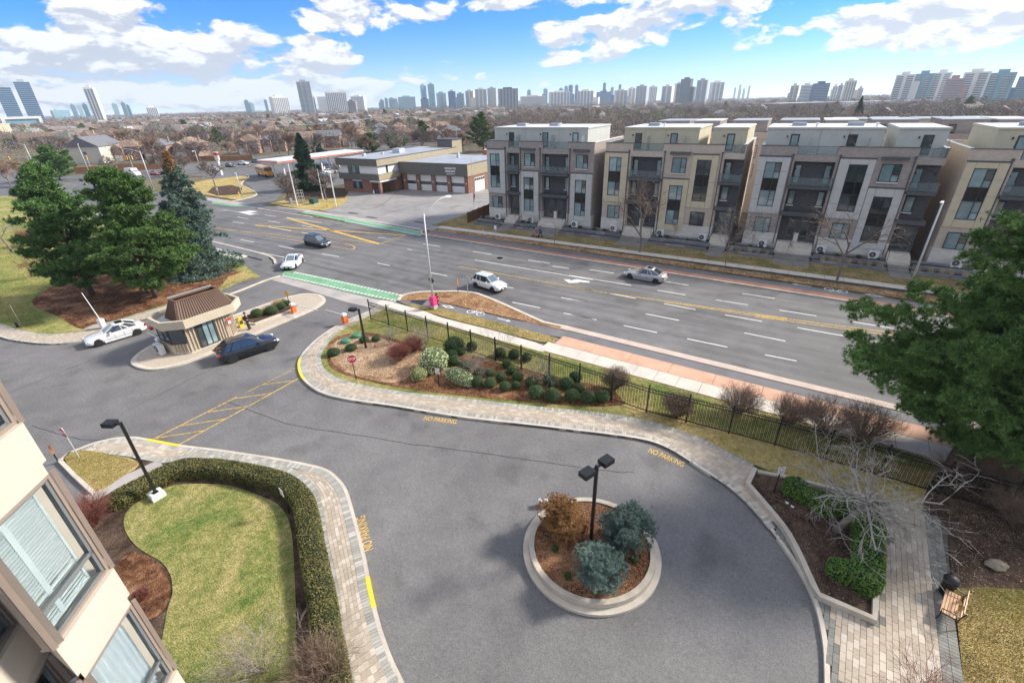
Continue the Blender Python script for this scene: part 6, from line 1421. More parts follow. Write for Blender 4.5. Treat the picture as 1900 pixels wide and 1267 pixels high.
# school bus
M_BUS = paint('school_bus_yellow', (.72,.33,.02), 0., .4)
sb = thing('school_bus', 'yellow school bus turning in the side driveway behind bare trees', 'bus', G(494, 327), rad(-14)); b = MB()
b.loft([[(x, s*1.2, z) for s, z in ((-1,.6),(1,.6),(1,h-.35),(.85,h-.08),(.4,h),(-.4,h),(-.85,h-.08),(-1,h-.35))] for x, h in ((-5.2,2.8),(-5.,3.0),(2.9,3.0),(3.1,2.85))]); b.build('body', M_BUS, sb)
b = MB(); b.loft([[(x, s*w_, z) for s, z in ((-1,.55),(1,.55),(1,h-.15),(.8,h),(-.8,h),(-1,h-.15))] for x, w_, h in ((3.1,1.15,1.75),(4.3,1.,1.6),(4.6,.9,1.3))]); b.build('hood', M_BUS, sb)
for s in (-1, 1):
    for k in range(11): b = MB(); b.box(-4.8+k*.68, -4.8+k*.68+.55, s*1.2-.02, s*1.2+.02, 1.85, 2.45); b.build('window', M_CGL, sb)
    for z in (1.0, 1.55): b = MB(); b.box(-5.1, 2.9, s*1.21-.02, s*1.21+.02, z, z+.07); b.build('side_stripe', M_TRIM, sb)
    for x in (-3.2, 3.7): b = MB(Matrix.Translation((x, s*1.08, .5)) @ Matrix.Rotation(math.pi/2, 4, 'X')); b.lathe([(0,-.16),(.5,-.16),(.5,.16),(0,.16)], n=16); b.build('wheel', M_TYRE, sb)
b = MB(); b.box(3.08, 3.16, -1.05, 1.05, 1.85, 2.6); b.build('windshield', M_CGL, sb); b = MB(); b.box(-5.24, -5.18, -.9, .9, 1.8, 2.4); b.build('rear_window', M_CGL, sb)
# ------------------------------------------------------------------ people
M_SKIN = mat('skin', (.45,.27,.19), .6, .05); M_HAIR = mat('dark_hair', (.02,.015,.012), .7, .1); M_DARKC = mat('black_coat', (.015,.016,.022), .85, .1, 6.); M_BLUEC = mat('blue_jacket', (.03,.06,.17), .85, .1, 6.); M_TROU = mat('dark_trousers', (.022,.023,.03), .85, .1, 6.)
def skinned(name, parent, V, E, R, m, root_i=0, sub=2):
    me = D.meshes.new(name); me.from_pydata(V, E, []); me.materials.append(m); o = D.objects.new(name, me); COL.objects.link(o)
    md = o.modifiers.new('skin', 'SKIN'); md.use_smooth_shade = True; me.skin_vertices if hasattr(me, 'skin_vertices') else None
    sk = me.skin_vertices[0].data if len(me.skin_vertices) else None
    if sk is None: return None
    for i, r in enumerate(R): sk[i].radius = (r, r) if not isinstance(r, tuple) else r
    sk[root_i].use_root = True; s = o.modifiers.new('sub', 'SUBSURF'); s.levels = sub; s.render_levels = sub
    dg = bpy.context.evaluated_depsgraph_get(); me2 = D.meshes.new_from_object(o.evaluated_get(dg)); D.objects.remove(o); me2.name = name
    me2.polygons.foreach_set('use_smooth', [True]*len(me2.polygons)); return link(name, me2, parent)
def ensure_skin(o): pass
def person(label, loc, rz, J, coat, trousers):
    """J gives the joints; body, coat and trousers are each one continuous skin"""
    root = thing('person', label, 'person', loc, rz); J = {k: Vector(v) for k, v in J.items()}
    def sk(name, chain, R, m, rooti=0):
        keys = list(R); idx = {k: i for i, k in enumerate(keys)}; me = D.meshes.new(name); me.from_pydata([tuple(J[k]) for k in keys], [(idx[a], idx[c]) for a, c in chain], []); me.materials.append(m)
        o = D.objects.new(name, me); COL.objects.link(o); o.modifiers.new('skin', 'SKIN').use_smooth_shade = True
        for i, k in enumerate(keys):
            r = R[k]; me.skin_vertices[0].data[i].radius = r if isinstance(r, tuple) else (r, r)
        me.skin_vertices[0].data[rooti].use_root = True; s = o.modifiers.new('sub', 'SUBSURF'); s.levels = s.render_levels = 1
        me2 = D.meshes.new_from_object(o.evaluated_get(bpy.context.evaluated_depsgraph_get())); D.objects.remove(o); me2.name = name
        me2.polygons.foreach_set('use_smooth', [True]*len(me2.polygons)); return link(name, me2, root)
    sides = ('l', 'r')
    ch = [('pelvis','chest'),('chest','neck'),('neck','head'),('head','crown')]
    for s in sides: ch += [('chest','sh'+s),('sh'+s,'el'+s),('el'+s,'wr'+s),('wr'+s,'ha'+s),('pelvis','hi'+s),('hi'+s,'kn'+s),('kn'+s,'an'+s),('an'+s,'to'+s)]
    R = dict(pelvis=(.15,.11), chest=(.16,.11), neck=.055, head=(.085,.095), crown=.075)
    for s in sides: R.update({'sh'+s:.06,'el'+s:.045,'wr'+s:.033,'ha'+s:(.04,.02),'hi'+s:.085,'kn'+s:.058,'an'+s:.042,'to'+s:.04})
    sk('body', ch, R, M_SKIN)
    R = dict(pelvis=(.19,.145), chest=(.20,.145), coln=.075); J['coln'] = J['neck']*.8+J['chest']*.2; c2 = [('pelvis','chest'),('chest','coln')]
    for s in sides: R.update({'sh'+s:.085,'el'+s:.065,'wr'+s:.055}); c2 += [('chest','sh'+s),('sh'+s,'el'+s),('el'+s,'wr'+s)]
    sk('coat', c2, R, coat)
    R = dict(pelvis=(.165,.125)); c3 = []
    for s in sides: R.update({'hi'+s:.10,'kn'+s:.075,'an'+s:.062}); c3 += [('pelvis','hi'+s),('hi'+s,'kn'+s),('kn'+s,'an'+s)]
    sk('trousers', c3, R, trousers)
    for s in sides:
        a, t_ = J['an'+s], J['to'+s]; d = (t_-a); d.z = 0; d.normalize(); b = MB(); b.T = Matrix.Translation((a.x, a.y, 0)) @ Matrix.Rotation(math.atan2(d.y, d.x), 4, 'Z'); b.loft([[(x, -w_, .0), (x, w_, 0), (x, w_*.8, h), (x, -w_*.8, h)] for x, w_, h in ((-.09,.04,.09),(.0,.05,.10),(.14,.05,.06),(.2,.03,.04))]); b.build('shoe', M_TRIM, root)
        h = J['ha'+s]; w = J['wr'+s]; dv = (h-w).normalized(); b = MB(); sd = dv.cross(Vector((0,0,1))).normalized() if abs(dv.z) < .95 else Vector((0,1,0))
        for k in range(4): p = h+sd*(-.03+.02*k); b.tube([p, p+dv*.045, p+dv*.07+Vector((0,0,-.015))], [.010,.009,.007], 5)
        b.tube([w+dv*.02+sd*.03, h+sd*.05], [.012,.009], 5); b.build('fingers', M_SKIN, root)
    hc = J['head']; f = Vector((1,0,0)); b = MB(); b.T = Matrix.Translation(hc+Vector((-.012,0,.045))); b.loft([[(r*math.cos(k*.5236)*1.03, r*math.sin(k*.5236)*.9, z) for k in range(12)] for r, z in ((.085,-.06),(.103,-.01),(.105,.04),(.085,.09),(.03,.115))]); b.build('hair', M_HAIR, root)
    b = MB(); b.tube([hc+Vector((.085,0,.02)), hc+Vector((.112,0,-.015))], [.012,.018], 5); b.build('nose', M_SKIN, root)
    for s in (-1, 1): b = MB(); b.box(hc.x+.083, hc.x+.094, hc.y+s*.033-.013, hc.y+s*.033+.013, hc.z+.015, hc.z+.027); b.build('eye', M_HAIR, root)
    b = MB(); b.box(hc.x+.082, hc.x+.095, hc.y-.022, hc.y+.022, hc.z-.052, hc.z-.044); b.build('mouth', M_TL, root)
    return root
JG = dict(pelvis=(0,0,.95), chest=(.0,0,1.32), neck=(.0,0,1.50), head=(.04,0,1.62), crown=(.03,0,1.70), shl=(0,.19,1.40), ell=(.06,.24,1.12), wrl=(.28,.12,1.10), hal=(.36,.06,1.12), shr=(0,-.19,1.40), elr=(.04,-.25,1.13), wrr=(.27,-.10,1.14), har=(.35,-.03,1.15),
          hil=(0,.09,.88), knl=(.06,.10,.50), anl=(.04,.11,.09), tol=(.17,.12,.04), hir=(0,-.09,.88), knr=(-.03,-.10,.50), anr=(-.10,-.11,.09), tor=(.03,-.12,.04))
person('guard in dark coat walking beside the yellow box at the gatehouse', G(463, 611, .13), rad(-115), JG, M_DARKC, M_TROU)
JS = dict(JG); JS.update(knl=(.2,.10,.52), anl=(.22,.11,.09), tol=(.36,.12,.04), knr=(-.05,-.10,.5), anr=(-.3,-.11,.13), tor=(-.18,-.12,.05), wrl=(.34,.15,1.05), hal=(.42,.15,1.03), wrr=(.34,-.15,1.05), har=(.42,-.15,1.03))
pg = G(1003, 441, .14); person('walker in blue jacket pushing a stroller on the far footpath', pg, rad(180), JS, M_BLUEC, M_TROU)
st = thing('stroller', 'red and dark baby stroller pushed on the far footpath', 'stroller', pg+Vector((-.85, 0, 0)), rad(180)); b = MB(); b.loft([[(x, s*.24, z+dz) for s, dz in ((-1,0),(1,0),(1,.2),(-1,.2))] for x, z in ((-.25,.55),(.1,.4),(.45,.42))]); b.build('seat', MATS['notice_red'], st)
b = MB(); b.loft([[(-.3+.28*math.cos(a), s*.25, .75+.3*math.sin(a)) for s in (-1, 1)]+[(-.3+.25*math.cos(a), s*.25, .75+.27*math.sin(a)) for s in (1, -1)] for a in (.2,.7,1.2,1.8,2.4)]); b.build('canopy', M_BLUEC, st)
b = MB(); 
for s in (-1, 1): b.tube([(.45, s*.25, .12), (-.35, s*.25, .95), (-.45, s*.25, 1.02)], .015, 5); b.tube([(-.3, s*.25, .12), (.1, s*.25, .5)], .015, 5)
b.tube([(-.45,-.25,1.02),(-.45,.25,1.02)], .02, 5); b.build('frame', M_GALV, st)
for x in (.45, -.3):
    for s in (-1, 1): b = MB(Matrix.Translation((x, s*.27, .12)) @ Matrix.Rotation(math.pi/2, 4, 'X')); b.lathe([(0,-.02),(.12,-.02),(.12,.02),(0,.02)], n=12); b.build('wheel', M_TYRE, st)
yb = thing('yellow_box', 'bright yellow newspaper box between gatehouse and guard', 'box', G(449, 606, .13), rad(-10)); b = MB(); b.loft([[(s*.24,t*.2,z) for s, t in ((-1,-1),(1,-1),(1,1),(-1,1))] for z in (0,.75)]+[[(s*.22,t*.14,.95) for s, t in ((-1,-1),(1,-1),(1,1),(-1,1))]]); b.build('casing', mat('bright_yellow', (.80,.62,.03), .4, .05), yb); b = MB(); b.box(.235,.25,-.14,.14,.35,.7); b.build('window', M_GLD, yb)
# ------------------------------------------------------------------ lamps and poles
def boxlamp(label, loc, h, heads, base=False, group='black box lamps of the driveway'):
    r = thing('lamp_post', label, 'street lamp', loc, 0, group); z0 = .0
    if base: b = MB(); b.loft([[(s*.32*f, t*.32*f, z) for s, t in ((-1,-1),(1,-1),(1,1),(-1,1))] for f, z in ((1,0),(1,.3),(.85,.36))]); b.build('concrete_base', M_PWHITE, r); z0 = .36
    b = MB(); b.box(-.065,.065,-.065,.065,z0,h); b.build('pole', M_BLACK, r); b = MB(); b.box(-.13,.13,-.13,.13,z0,z0+.03); b.build('base_plate', M_BLACK, r)
    for (dx, dy) in heads:
        a = math.atan2(dy, dx); Tm = Matrix.Rotation(a, 4, 'Z'); b = MB(Tm); b.box(.06,.30,-.04,.04,h-.14,h-.06); b.build('arm', M_BLACK, r)
        b = MB(Tm); b.box(.28,.86,-.22,.22,h-.20,h+.03); hd_ = b.build('lamp_head', M_BLACK, r); b = MB(Tm); b.box(.34,.80,-.17,.17,h-.215,h-.2); b.build('lens', M_GLD, hd_)
    return r
boxlamp('black box lamp on white concrete base at the bottom left lawn', G(293, 922, .12), 4.95, [(-.8, -.45)], True)
boxlamp('black box lamp standing in the straw bed with juniper', G(679, 645, .15), 3.6, [(-1, -.35)])
boxlamp('black twin headed box lamp in the centre of the roundabout', G(1096, 1010, .34), 4.75, [(.35, 1), (-.35, -1)])
def cobra(label, loc, h, d, arm=2.6, rise=1.4, r0=.11, group='tall galvanised street lights', m=None):
    r0 = .17 if arm == 4.5 else r0
    m = m or M_GALV; r = thing('street_light', label, 'street lamp', loc, 0, group); b = MB(); b.tube([(0,0,0),(0,0,h*.5),(0,0,h)], [r0, r0*.8, r0*.6], 8); b.build('pole', m, r, sm=True)
    d = Vector((*d, 0)).normalized(); pts = [Vector((0,0,h-.35))]+[d*(arm*t)+Vector((0,0,h-.35+rise*(1-(1-t)**1.8))) for t in (.25,.5,.75,1)]; b = MB(); b.tube(pts, .09 if arm == 4.5 else .05, 6); b.build('arm', m, r)
    e = pts[-1]; b = MB(Matrix.Translation(e) @ Matrix.Rotation(math.atan2(d.y, d.x), 4, 'Z')); b.loft([[(x, s*w_, z) for s, z in ((-1,-.05),(1,-.05),(.6,h_),(-.6,h_))] for x, w_, h_ in ((-.1,.07,.04),(.15,.14,.09),(.5,.15,.08),(.65,.06,.02))]); b.build('lamp_head', M_WPL, r)
    b = MB(); b.box(-.15,.15,-.15,.15,0,.12); b.build('base', m, r); return r
c1 = cobra('tall street light with pink wrapped base by the leaf island', G(805, 572, .1), 9.5, (.25, 1), 2.6, 1.5)
M_PINK = mat('pink_poster_wrap', (.72,.05,.22), .6, .25, 4.)
b = MB(); b.box(-.27,.27,-.25,.25,.35,1.25); b.build('poster_wrap', M_PINK, c1); b = MB(); b.box(-.3,.3,-.3,.3,0,.35); b.build('concrete_base', M_CONC2, c1)
M_DISC = mat('sign_back_dark', (.06,.065,.07), .5, .05); b = MB(Matrix.Translation((0,.09,3.0)) @ Matrix.Rotation(math.pi/2, 4, 'X') @ Matrix.Rotation(0, 4, 'Z')); b.sheet([(.42,0),(0,.42),(-.42,0),(0,-.42)], 0); b.prism([(.42,0),(0,.42),(-.42,0),(0,-.42)], 0, .03, True); b.build('sign_back', M_DISC, c1)
cobra('tall grey street light in front of the rightmost townhouses', G(1683, 545, .1), 9.3, (-.2, -1), 1.6, .5, .12)
cobra('street light with long arm furthest left above the road', G(68, 318), 9.3, (-1, -.35), 4.5, .8); cobra('street light with long arm rising behind the bright green pine', G(285, 352), 9.7, (-1, -.35), 4.5, .8); cobra('street light half hidden between the two pines', G(172, 335), 10.5, (-.8, .3), .8, .3)
cobra('street light at the corner driveway left of the school bus', G(450, 366), 5.6, (-1, .2), .4, .1); cobra('slim light pole beyond the corner grass', G(377, 330), 8., (.2, -.5), .5, .1)
for (x, y_, h, l) in [(552,382,8.4,'white concrete pole beside the side driveway'),(624,384,7.0,'white concrete pole at the fire hall forecourt edge'),(600,372,6.6,'thin grey pole behind the dark spruce')]:
    r = thing('utility_pole', l, 'pole', G(x, y_), 0, 'pale poles by the fire hall'); b = MB(); b.tube([(0,0,0),(0,0,h)], [.13,.09], 8); b.build('pole', M_PWHITE, r); b = MB(); b.box(-.2,.2,-.2,.2,0,.06); b.build('base_plate', M_GALV, r); b = MB(); b.tube([(0,0,h),(0,0,h+.12)], [.1,.02], 8); b.build('cap', M_GALV, r)
# wooden hydro poles with wires in the suburb
HP_ = [G(x, y_) for x, y_ in [(20,268),(205,262),(405,268),(520,280),(700,250),(880,232)]]; M_POLE = mat('weathered_pole', (.22,.18,.15), .9, .2)
for i, p in enumerate(HP_):
    r = thing('hydro_pole', ['wooden hydro pole above the houses at far left', 'wooden hydro pole over the cream gabled house', 'wooden hydro pole behind the corner tree', 'wooden hydro pole left of the dark spruce', 'wooden hydro pole over the brick houses', 'wooden hydro pole behind the first townhouse block'][i], 'pole', p, rad(40), 'hydro poles of the suburb'); b = MB(); b.tube([(0,0,0),(0,0,12)], [.18,.12], 6); b.build('pole', M_POLE, r); b = MB(); b.box(-.08,.08,-1.3,1.3,11.2,11.35); b.build('crossarm', M_POLE, r)
b = MB()
for i in range(len(HP_)-1):
    for o_ in (-1.1, 0, 1.1): b.tube([HP_[i].lerp(HP_[i+1], t)+Vector((0, o_, 11.4-4*1.2*t*(1-t))) for t in (0,.25,.5,.75,1)], .035, 3, False)
b.build('overhead_wires', M_GALV, label='thin overhead wires strung between the hydro poles', category='wires') if False else props(b.build('overhead_wires', M_GALV), 'thin overhead wires strung between the wooden hydro poles', 'wires')
# traffic signals
M_SIGY = mat('signal_yellow', (.80,.50,.03), .5, .03)
def signal(label, loc, h, n=1, mast=None):
    r = thing('traffic_signal', label, 'traffic light', loc, rad(-60), 'yellow traffic signals at the left crossing'); b = MB(); b.tube([(0,0,0),(0,0,h)], [.1,.08], 6); b.build('pole', M_GALV, r)
    xs = [0] if n == 1 else [-.9, .9]
    if mast: b = MB(); b.tube([(0,0,h-.5),(0,-mast,h-.1)], .07, 6); b.build('mast_arm', M_GALV, r); pos = [(0, -mast*f, h-.6) for f in (1., .55)]
    else: pos = [(0, x, h-.9) for x in xs]; b = MB(); b.tube([(0,-.9,h-.3),(0,.9,h-.3)], .04, 5); b.build('cross_arm', M_GALV, r)
    for (x, y2, z) in pos:
        b = MB(Matrix.Translation((x+.12, y2, z))); b.box(-.14,.14,-.2,.2,-.6,.6); hh = b.build('signal_head', M_SIGY, r)
        for k, m_ in enumerate((M_TL, M_TRIM, M_TRIM)): b = MB(Matrix.Translation((x+.27, y2, z+.38-.38*k)) @ Matrix.Rotation(math.pi/2, 4, 'Y')); b.lathe([(.13,0),(.13,.12),(.11,.12)], n=8); b.lathe([(.12,.01),(0,.01)], n=8); b.build('lens', m_, hh)
signal('twin yellow signal heads behind the bright green pine', G(252, 325), 6.3, 2); signal('yellow signal head between the dark pines', G(172, 320), 5.8, 1); signal('yellow signal head on mast arm at the left edge', G(64, 320), 5.6, 1, 13)
# ------------------------------------------------------------------ signs
M_SR = mat('stop_sign_red', (.60,.02,.025), .4, .03); M_SWH = mat('sign_face_white', (.78,.79,.80), .4, .03)
def postsign(name, label, loc, h, rz, draw, cat='sign', group=None, post=None, lean=0):
    r = thing(name, label, cat, loc, rz, group); r.rotation_euler = (0, lean, rz); b = MB(); b.tube([(0,0,0),(0,0,h)], .035, 6); b.build('post', post or M_BLACK, r); draw(r, h); return r
def stopface(r, h):
    oc = [(.36*math.cos(math.pi/8+k*math.pi/4), .36*math.sin(math.pi/8+k*math.pi/4)) for k in range(8)]; Tm = Matrix.Translation((0,-.05,h-.3)) @ Matrix.Rotation(math.pi/2, 4, 'X')
    b = MB(Tm); b.prism(oc, -.01, .0, True); f = b.build('sign_border', M_SWH, r); b = MB(Tm); b.prism([(x*.93, y_*.93) for x, y_ in oc], 0, .004); b.build('sign_face', M_SR, r)
    o = link('lettering', letters('STOP', .52, .22, M_LET), r, (-.26, -.058, h-.41)); o.rotation_euler = (math.pi/2, 0, 0); o.scale = (1,1,.1)
def plate(w_, hh, m, marks=True, txt=None):
    def f(r, h):
        b = MB(); b.box(-w_/2, w_/2, -.055, -.04, h-hh, h); b.build('sign_face', m, r)
        if marks:
            b = MB(Matrix.Translation((0,-.058,h-hh*.38)) @ Matrix.Rotation(math.pi/2, 4, 'X')); b.ribbon([(.11*math.cos(k*.5236), .11*math.sin(k*.5236)) for k in range(12)], -.015, .015, 0, 0, True); b.build('sign_ring', M_SR, r)
            b = MB(); b.box(-w_*.35, w_*.35, -.060, -.056, h-hh*.82, h-hh*.74); b.build('sign_line', M_TRIM, r)
    return f
postsign('stop_sign', 'red STOP sign on dark post at the straw bed edge', G(661, 705, .13), 2.15, math.atan2(-G(661,705).y, -G(661,705).x)+math.pi/2, stopface, 'stop sign')
postsign('stop_sign', 'stop sign seen edge on at the small lawn corner', G(147, 849, .14), 2.2, math.atan2(-G(147,849).y, -G(147,849).x)+rad(14), stopface, 'stop sign', None, M_GALV, rad(-2))
postsign('no_parking_sign', 'white parking rule sign in front of the pale variegated shrubs', G(815, 717, .15), 1.55, rad(15), plate(.32,.45,M_SWH)); postsign('no_parking_sign', 'white no parking sign at the planter corner hedge', G(1436, 913, .24), 1.75, rad(35), plate(.34,.46,M_SWH))
postsign('no_parking_sign', 'white sign seen edge on inside the olive hedge', G(537, 952, .12), 1.7, math.atan2(-G(537,952).y, -G(537,952).x)+rad(16), plate(.32,.44,M_SWH)); postsign('yellow_sign', 'small yellow warning sign in the gate island bed', G(539, 572, .16), 1.9, rad(40), plate(.34,.5,mat('sign_yellow', (.72,.42,.05), .5, .05), False))
def diamond(r, h): b = MB(Matrix.Translation((0,.04,h-.45)) @ Matrix.Rotation(math.pi/2, 4, 'X')); b.prism([(.5,0),(0,.5),(-.5,0),(0,-.5)], 0, .015, True); b.build('sign_face', mat('sign_back_grey', (.42,.50,.55), .4, .05), r)
postsign('road_sign', 'diamond road sign seen from behind at the kerb island', G(868, 545, .12), 2.0, rad(10), diamond, post=M_GALV)
def stake(r, h): b = MB(); b.box(-.05,.05,-.05,.05,h*.5,h+.02); b.build('orange_tip', mat('marker_orange', (.75,.25,.05), .5, .1), r)
postsign('marker_stake', 'thin orange topped marker stake at the kerb island tip', G(850, 541, .12), 1.4, 0, stake, 'marker'); postsign('marker_stake', 'orange marker stake by the small bottom left lawn', G(108, 856, .12), 1.2, 0, stake, 'marker')
postsign('parking_sign', 'small white sign on the lawn in front of the mauve block', G(920, 444, .12), 2.1, rad(10), plate(.4,.6,M_SWH,False), post=M_GALV); postsign('corner_sign', 'small white sign on the corner grass', G(407, 365, .08), 2.2, rad(10), plate(.6,.8,M_SWH,False), post=M_GALV)
pyl = thing('station_price_sign', 'tall red and white filling station price sign behind bare tree', 'sign', G(412, 325)); b = MB(); b.box(-.3,.3,-.3,.3,0,4.5); b.build('post', M_PWHITE, pyl); b = MB(); b.box(-1.1,1.1,-.25,.25,4.5,6.9); b.build('sign_box', M_PWHITE, pyl); b = MB(); b.box(-1.12,1.12,-.27,.27,5.9,6.7); b.build('red_band', M_SR, pyl)
cn = thing('canopy', 'red and white filling station canopy behind the dark spruce', 'canopy', (-143, 82, 0), rad(4)); b = MB(); b.box(0,9,0,34,4.6,5.3); b.build('roof', M_PWHITE, cn); b = MB(); b.box(-.06,9.06,-.06,34.06,4.7,5.0); b.build('red_band', mat('canopy_red', (.62,.10,.07), .5, .1), cn)
for k in range(5): b = MB(); b.box(2,2.4,3+7*k,3.4+7*k,0,4.6); b.box(6.6,7,3+7*k,3.4+7*k,0,4.6); b.build('columns', M_PWHITE, cn, kind='stuff')
for k in range(4):
    r = thing('fuel_pump', 'fuel pump number under the canopy' if False else ['fuel pump nearest the road under the red canopy','fuel pump second from the road under the canopy','fuel pump third from the road under the canopy','fuel pump furthest from the road under the canopy'][k], 'fuel pump', (-138.5, 87+7*k, 0), 0, 'fuel pumps under the canopy'); b = MB(); b.box(-.4,.4,-.25,.25,0,1.6); b.build('casing', M_PWHITE, r); b = MB(); b.box(-.42,.42,-.27,.27,1.6,1.9); b.build('red_top', M_SR, r)
# flag pole
fp_ = thing('flag_pole', 'slim flag pole with drooping red and white flag at the fire hall lawn', 'flag pole', G(880, 391)); b = MB(); b.tube([(0,0,0),(0,0,9.6)], [.06,.035], 6); b.build('pole', M_GALV, fp_)
b = MB(); n = 14; vs = []
for i in range(n+1): vs += [(.06+.028*i, .06*math.sin(i*1.1), 3.4-.02*i+.0), (.05+.02*i, .06*math.sin(i*1.1+.6), 1.6+.06*i)]
b.add(vs, [(2*i,2*i+2,2*i+3,2*i+1) for i in range(5)]); f_ = b.build('flag', M_SR, fp_); b = MB(); b.add(vs, [(2*i,2*i+2,2*i+3,2*i+1) for i in range(5,9)]); b.build('flag_white', M_SWH, f_); b = MB(); b.add(vs, [(2*i,2*i+2,2*i+3,2*i+1) for i in range(9,14)]); b.build('flag_red', M_SR, f_)
# hydrants, cabinets, drum marker
def hydrant(label, loc): r = thing('fire_hydrant', label, 'fire hydrant', loc, 0, 'yellow fire hydrants'); b = MB(); b.lathe([(.2,0),(.2,.06),(.13,.08),(.13,.55),(.19,.57),(.19,.63),(.15,.70),(.05,.80),(.05,.86),(0,.87)], n=10); b.tube([(-.24,0,.48),(.24,0,.48)], .06, 8); b.build('body', M_SIGY, r); b = MB(); b.tube([(0,-.25,.42),(0,.1,.42)], .08, 8); b.build('outlet', M_SIGY, r)
hydrant('yellow fire hydrant on the corner grass', G(444, 363, .08)); hydrant('yellow fire hydrant on the grass by the forecourt', G(608, 384, .08))
M_CAB = mat('cabinet_green', (.03,.09,.065), .6, .1)
def cabinet(label, loc, sx, sy, sz, m, rz=0): r = thing('utility_cabinet', label, 'utility box', loc, rz); b = MB(); b.box(-sx/2,sx/2,-sy/2,sy/2,.08,sz); b.build('casing', m, r); b = MB(); b.box(-sx/2-.1,sx/2+.1,-sy/2-.1,sy/2+.1,0,.08); b.build('pad', M_CONC, r); b = MB(); b.box(-.01,.01,-sy/2-.01,-sy/2,.2,sz-.1); b.build('door_seam', M_TRIM, r); return r
cabinet('green transformer cabinet on the grass by the side driveway', G(583, 378, .06), 1.6, 1.2, 1.1, M_CAB); cabinet('pale grey slim cabinet near the white pole', G(541, 378, .06), .5, .5, 1.2, M_GALV)
wf = thing('white_frame_rack', 'white metal frame rack beside the pole at the side driveway', 'rack', G(560, 376, .06), rad(20)); b = MB()
for x in (-.6,.6):
    for y_ in (-.3,.3): b.tube([(x,y_,0),(x,y_,2.6)], .05, 4)
for z in (.6,1.3,2.0,2.6): b.tube([(-.6,-.3,z),(.6,-.3,z)], .04, 4); b.tube([(-.6,.3,z),(.6,.3,z)], .04, 4); b.tube([(-.6,-.3,z),(-.6,.3,z)], .04, 4); b.tube([(.6,-.3,z),(.6,.3,z)], .04, 4)
b.build('frame', M_PWHITE, wf)
dm = thing('striped_marker', 'stacked red and black striped marker beside the pink wrapped pole', 'marker', G(812, 566, .1)); 
for k in range(6): b = MB(); b.lathe([(.16,.2*k),(.19,.2*k+.03),(.19,.2*k+.15),(.16,.2*k+.19)], n=10); b.build('ring', [M_TRIM, mat('marker_red', (.62,.09,.04), .5, .05)][k % 2], dm)
b = MB(); b.lathe([(.19,1.2),(.1,1.28),(0,1.3)], n=10); b.build('cap', M_TRIM, dm)
cc = thing('traffic_cone', 'white traffic cone at the fire hall pillar', 'cone', (-90.2, 78.2, .02)); b = MB(); b.box(-.3,.3,-.3,.3,0,.05); b.build('base', M_TRIM, cc); b = MB(); b.lathe([(.24,.05),(.05,.9),(0,.9)], n=10); b.build('cone', M_PWHITE, cc)
bb = thing('blue_bin', 'blue recycling bin beside the fire hall pillar', 'bin', (-89.2, 78.6, .02)); b = MB(); b.loft([[(s*.28*f, t*.3*f, z) for s, t in ((-1,-1),(1,-1),(1,1),(-1,1))] for f, z in ((.8,0),(1,.9))]); b.build('bin_body', mat('bin_blue', (.03,.07,.30), .5, .05), bb); b = MB(); b.box(-.31,.31,-.33,.33,.9,.97); b.build('lid', MATS['bin_blue'], bb)
wp = thing('white_post', 'short white broken post at the far footpath', 'post', G(897, 436, .12)); b = MB(); b.tube([(0,0,0),(0,0,.8)], .06, 6); b.tube([(0,0,.35),(.5,0,.0)], .05, 6); b.build('post', M_PWHITE, wp)
for x, y_, l in [(642,631,'green round well cover nearer the lamp'),(662,621,'green round well cover behind the first one')]: 
    b = MB(); b.lathe([(.42,0),(.42,.22),(.36,.30),(0,.33)], n=14); o = b.build('well_cover', mat('well_green', (.05,.20,.11), .5, .1)); o.location = G(x, y_+4, .15); props(o, l, 'cover', 'green well covers')
b = MB(); b.lathe([(.1,0),(.1,.5),(.04,.62),(0,.62)], n=8); o = b.build('path_light', M_BLACK); o.location = G(33, 607, .12); props(o, 'low black path stub at the left lawn kerb', 'light')
lp = thing('wooden_post', 'leaning thin dark post on the left lawn', 'post', G(41, 606, .12), 0); b = MB(); b.tube([(0,0,0),(-.25,0,2.3)], [.05,.04], 6); b.build('post', M_POLE, lp); b = MB(); b.tube([(-.25,0,2.3),(-.26,0,2.36)], [.055,.02], 6); b.build('cap', M_BLACK, lp)
# ------------------------------------------------------------------ gate arms
M_OR = mat('gate_orange', (.80,.17,.03), .45, .05)
def gate(label, loc, rz, m, h=1.05): r = thing('gate_operator', label, 'barrier gate', loc, rz, None); b = MB(); b.loft([[(s*.2,t*.2,z) for s, t in ((-1,-1),(1,-1),(1,1),(-1,1))] for z in (0, h*.8)]+[[(s*.2,t*.2,h*.8+.0) for s, t in ((-1,-1),(1,-1),(1,1),(-1,1))]][:0]); b.build('cabinet', m, r); b = MB(); b.loft([[(s*.22*f,t*.22*f,z) for s, t in ((-1,-1),(1,-1),(1,1),(-1,1))] for f, z in ((1,h*.8),(1,h*.92),(.7,h))]); b.build('cap', M_WPL, r); b = MB(); b.box(-.24,.24,-.24,.24,-.02,.03); b.build('foot', M_CONC, r); return r
def boom(r, pts, name='boom'): b = MB(); b.tube(pts, [.05]+[.035]*(len(pts)-1), 6); b.build(name, M_WPL, r)
g1 = gate('orange barrier cabinet on the gate island', G(546, 580, .14), 0, M_OR); boom(g1, [(0.2,0,.85), (3.6,.3,.95)])
g2 = gate('orange barrier cabinet on the paver path by the black fence', G(641, 600, .15), 0, M_OR); boom(g2, [(-.2,0,.85),(-2.6,-.1,.9)])
g3 = gate('grey barrier cabinet at the rounded tip of the gate island', G(302, 648, .14), rad(10), M_GALV, 1.15); boom(g3, [(-.1,.2,.9),(-2.3,.5,1.0)])
g4 = gate('white barrier post with arm raised beside the pines', G(193, 609, .13), rad(20), M_WPL, 1.0); boom(g4, [(0,0,.9),(-.7,.0,3.6)])
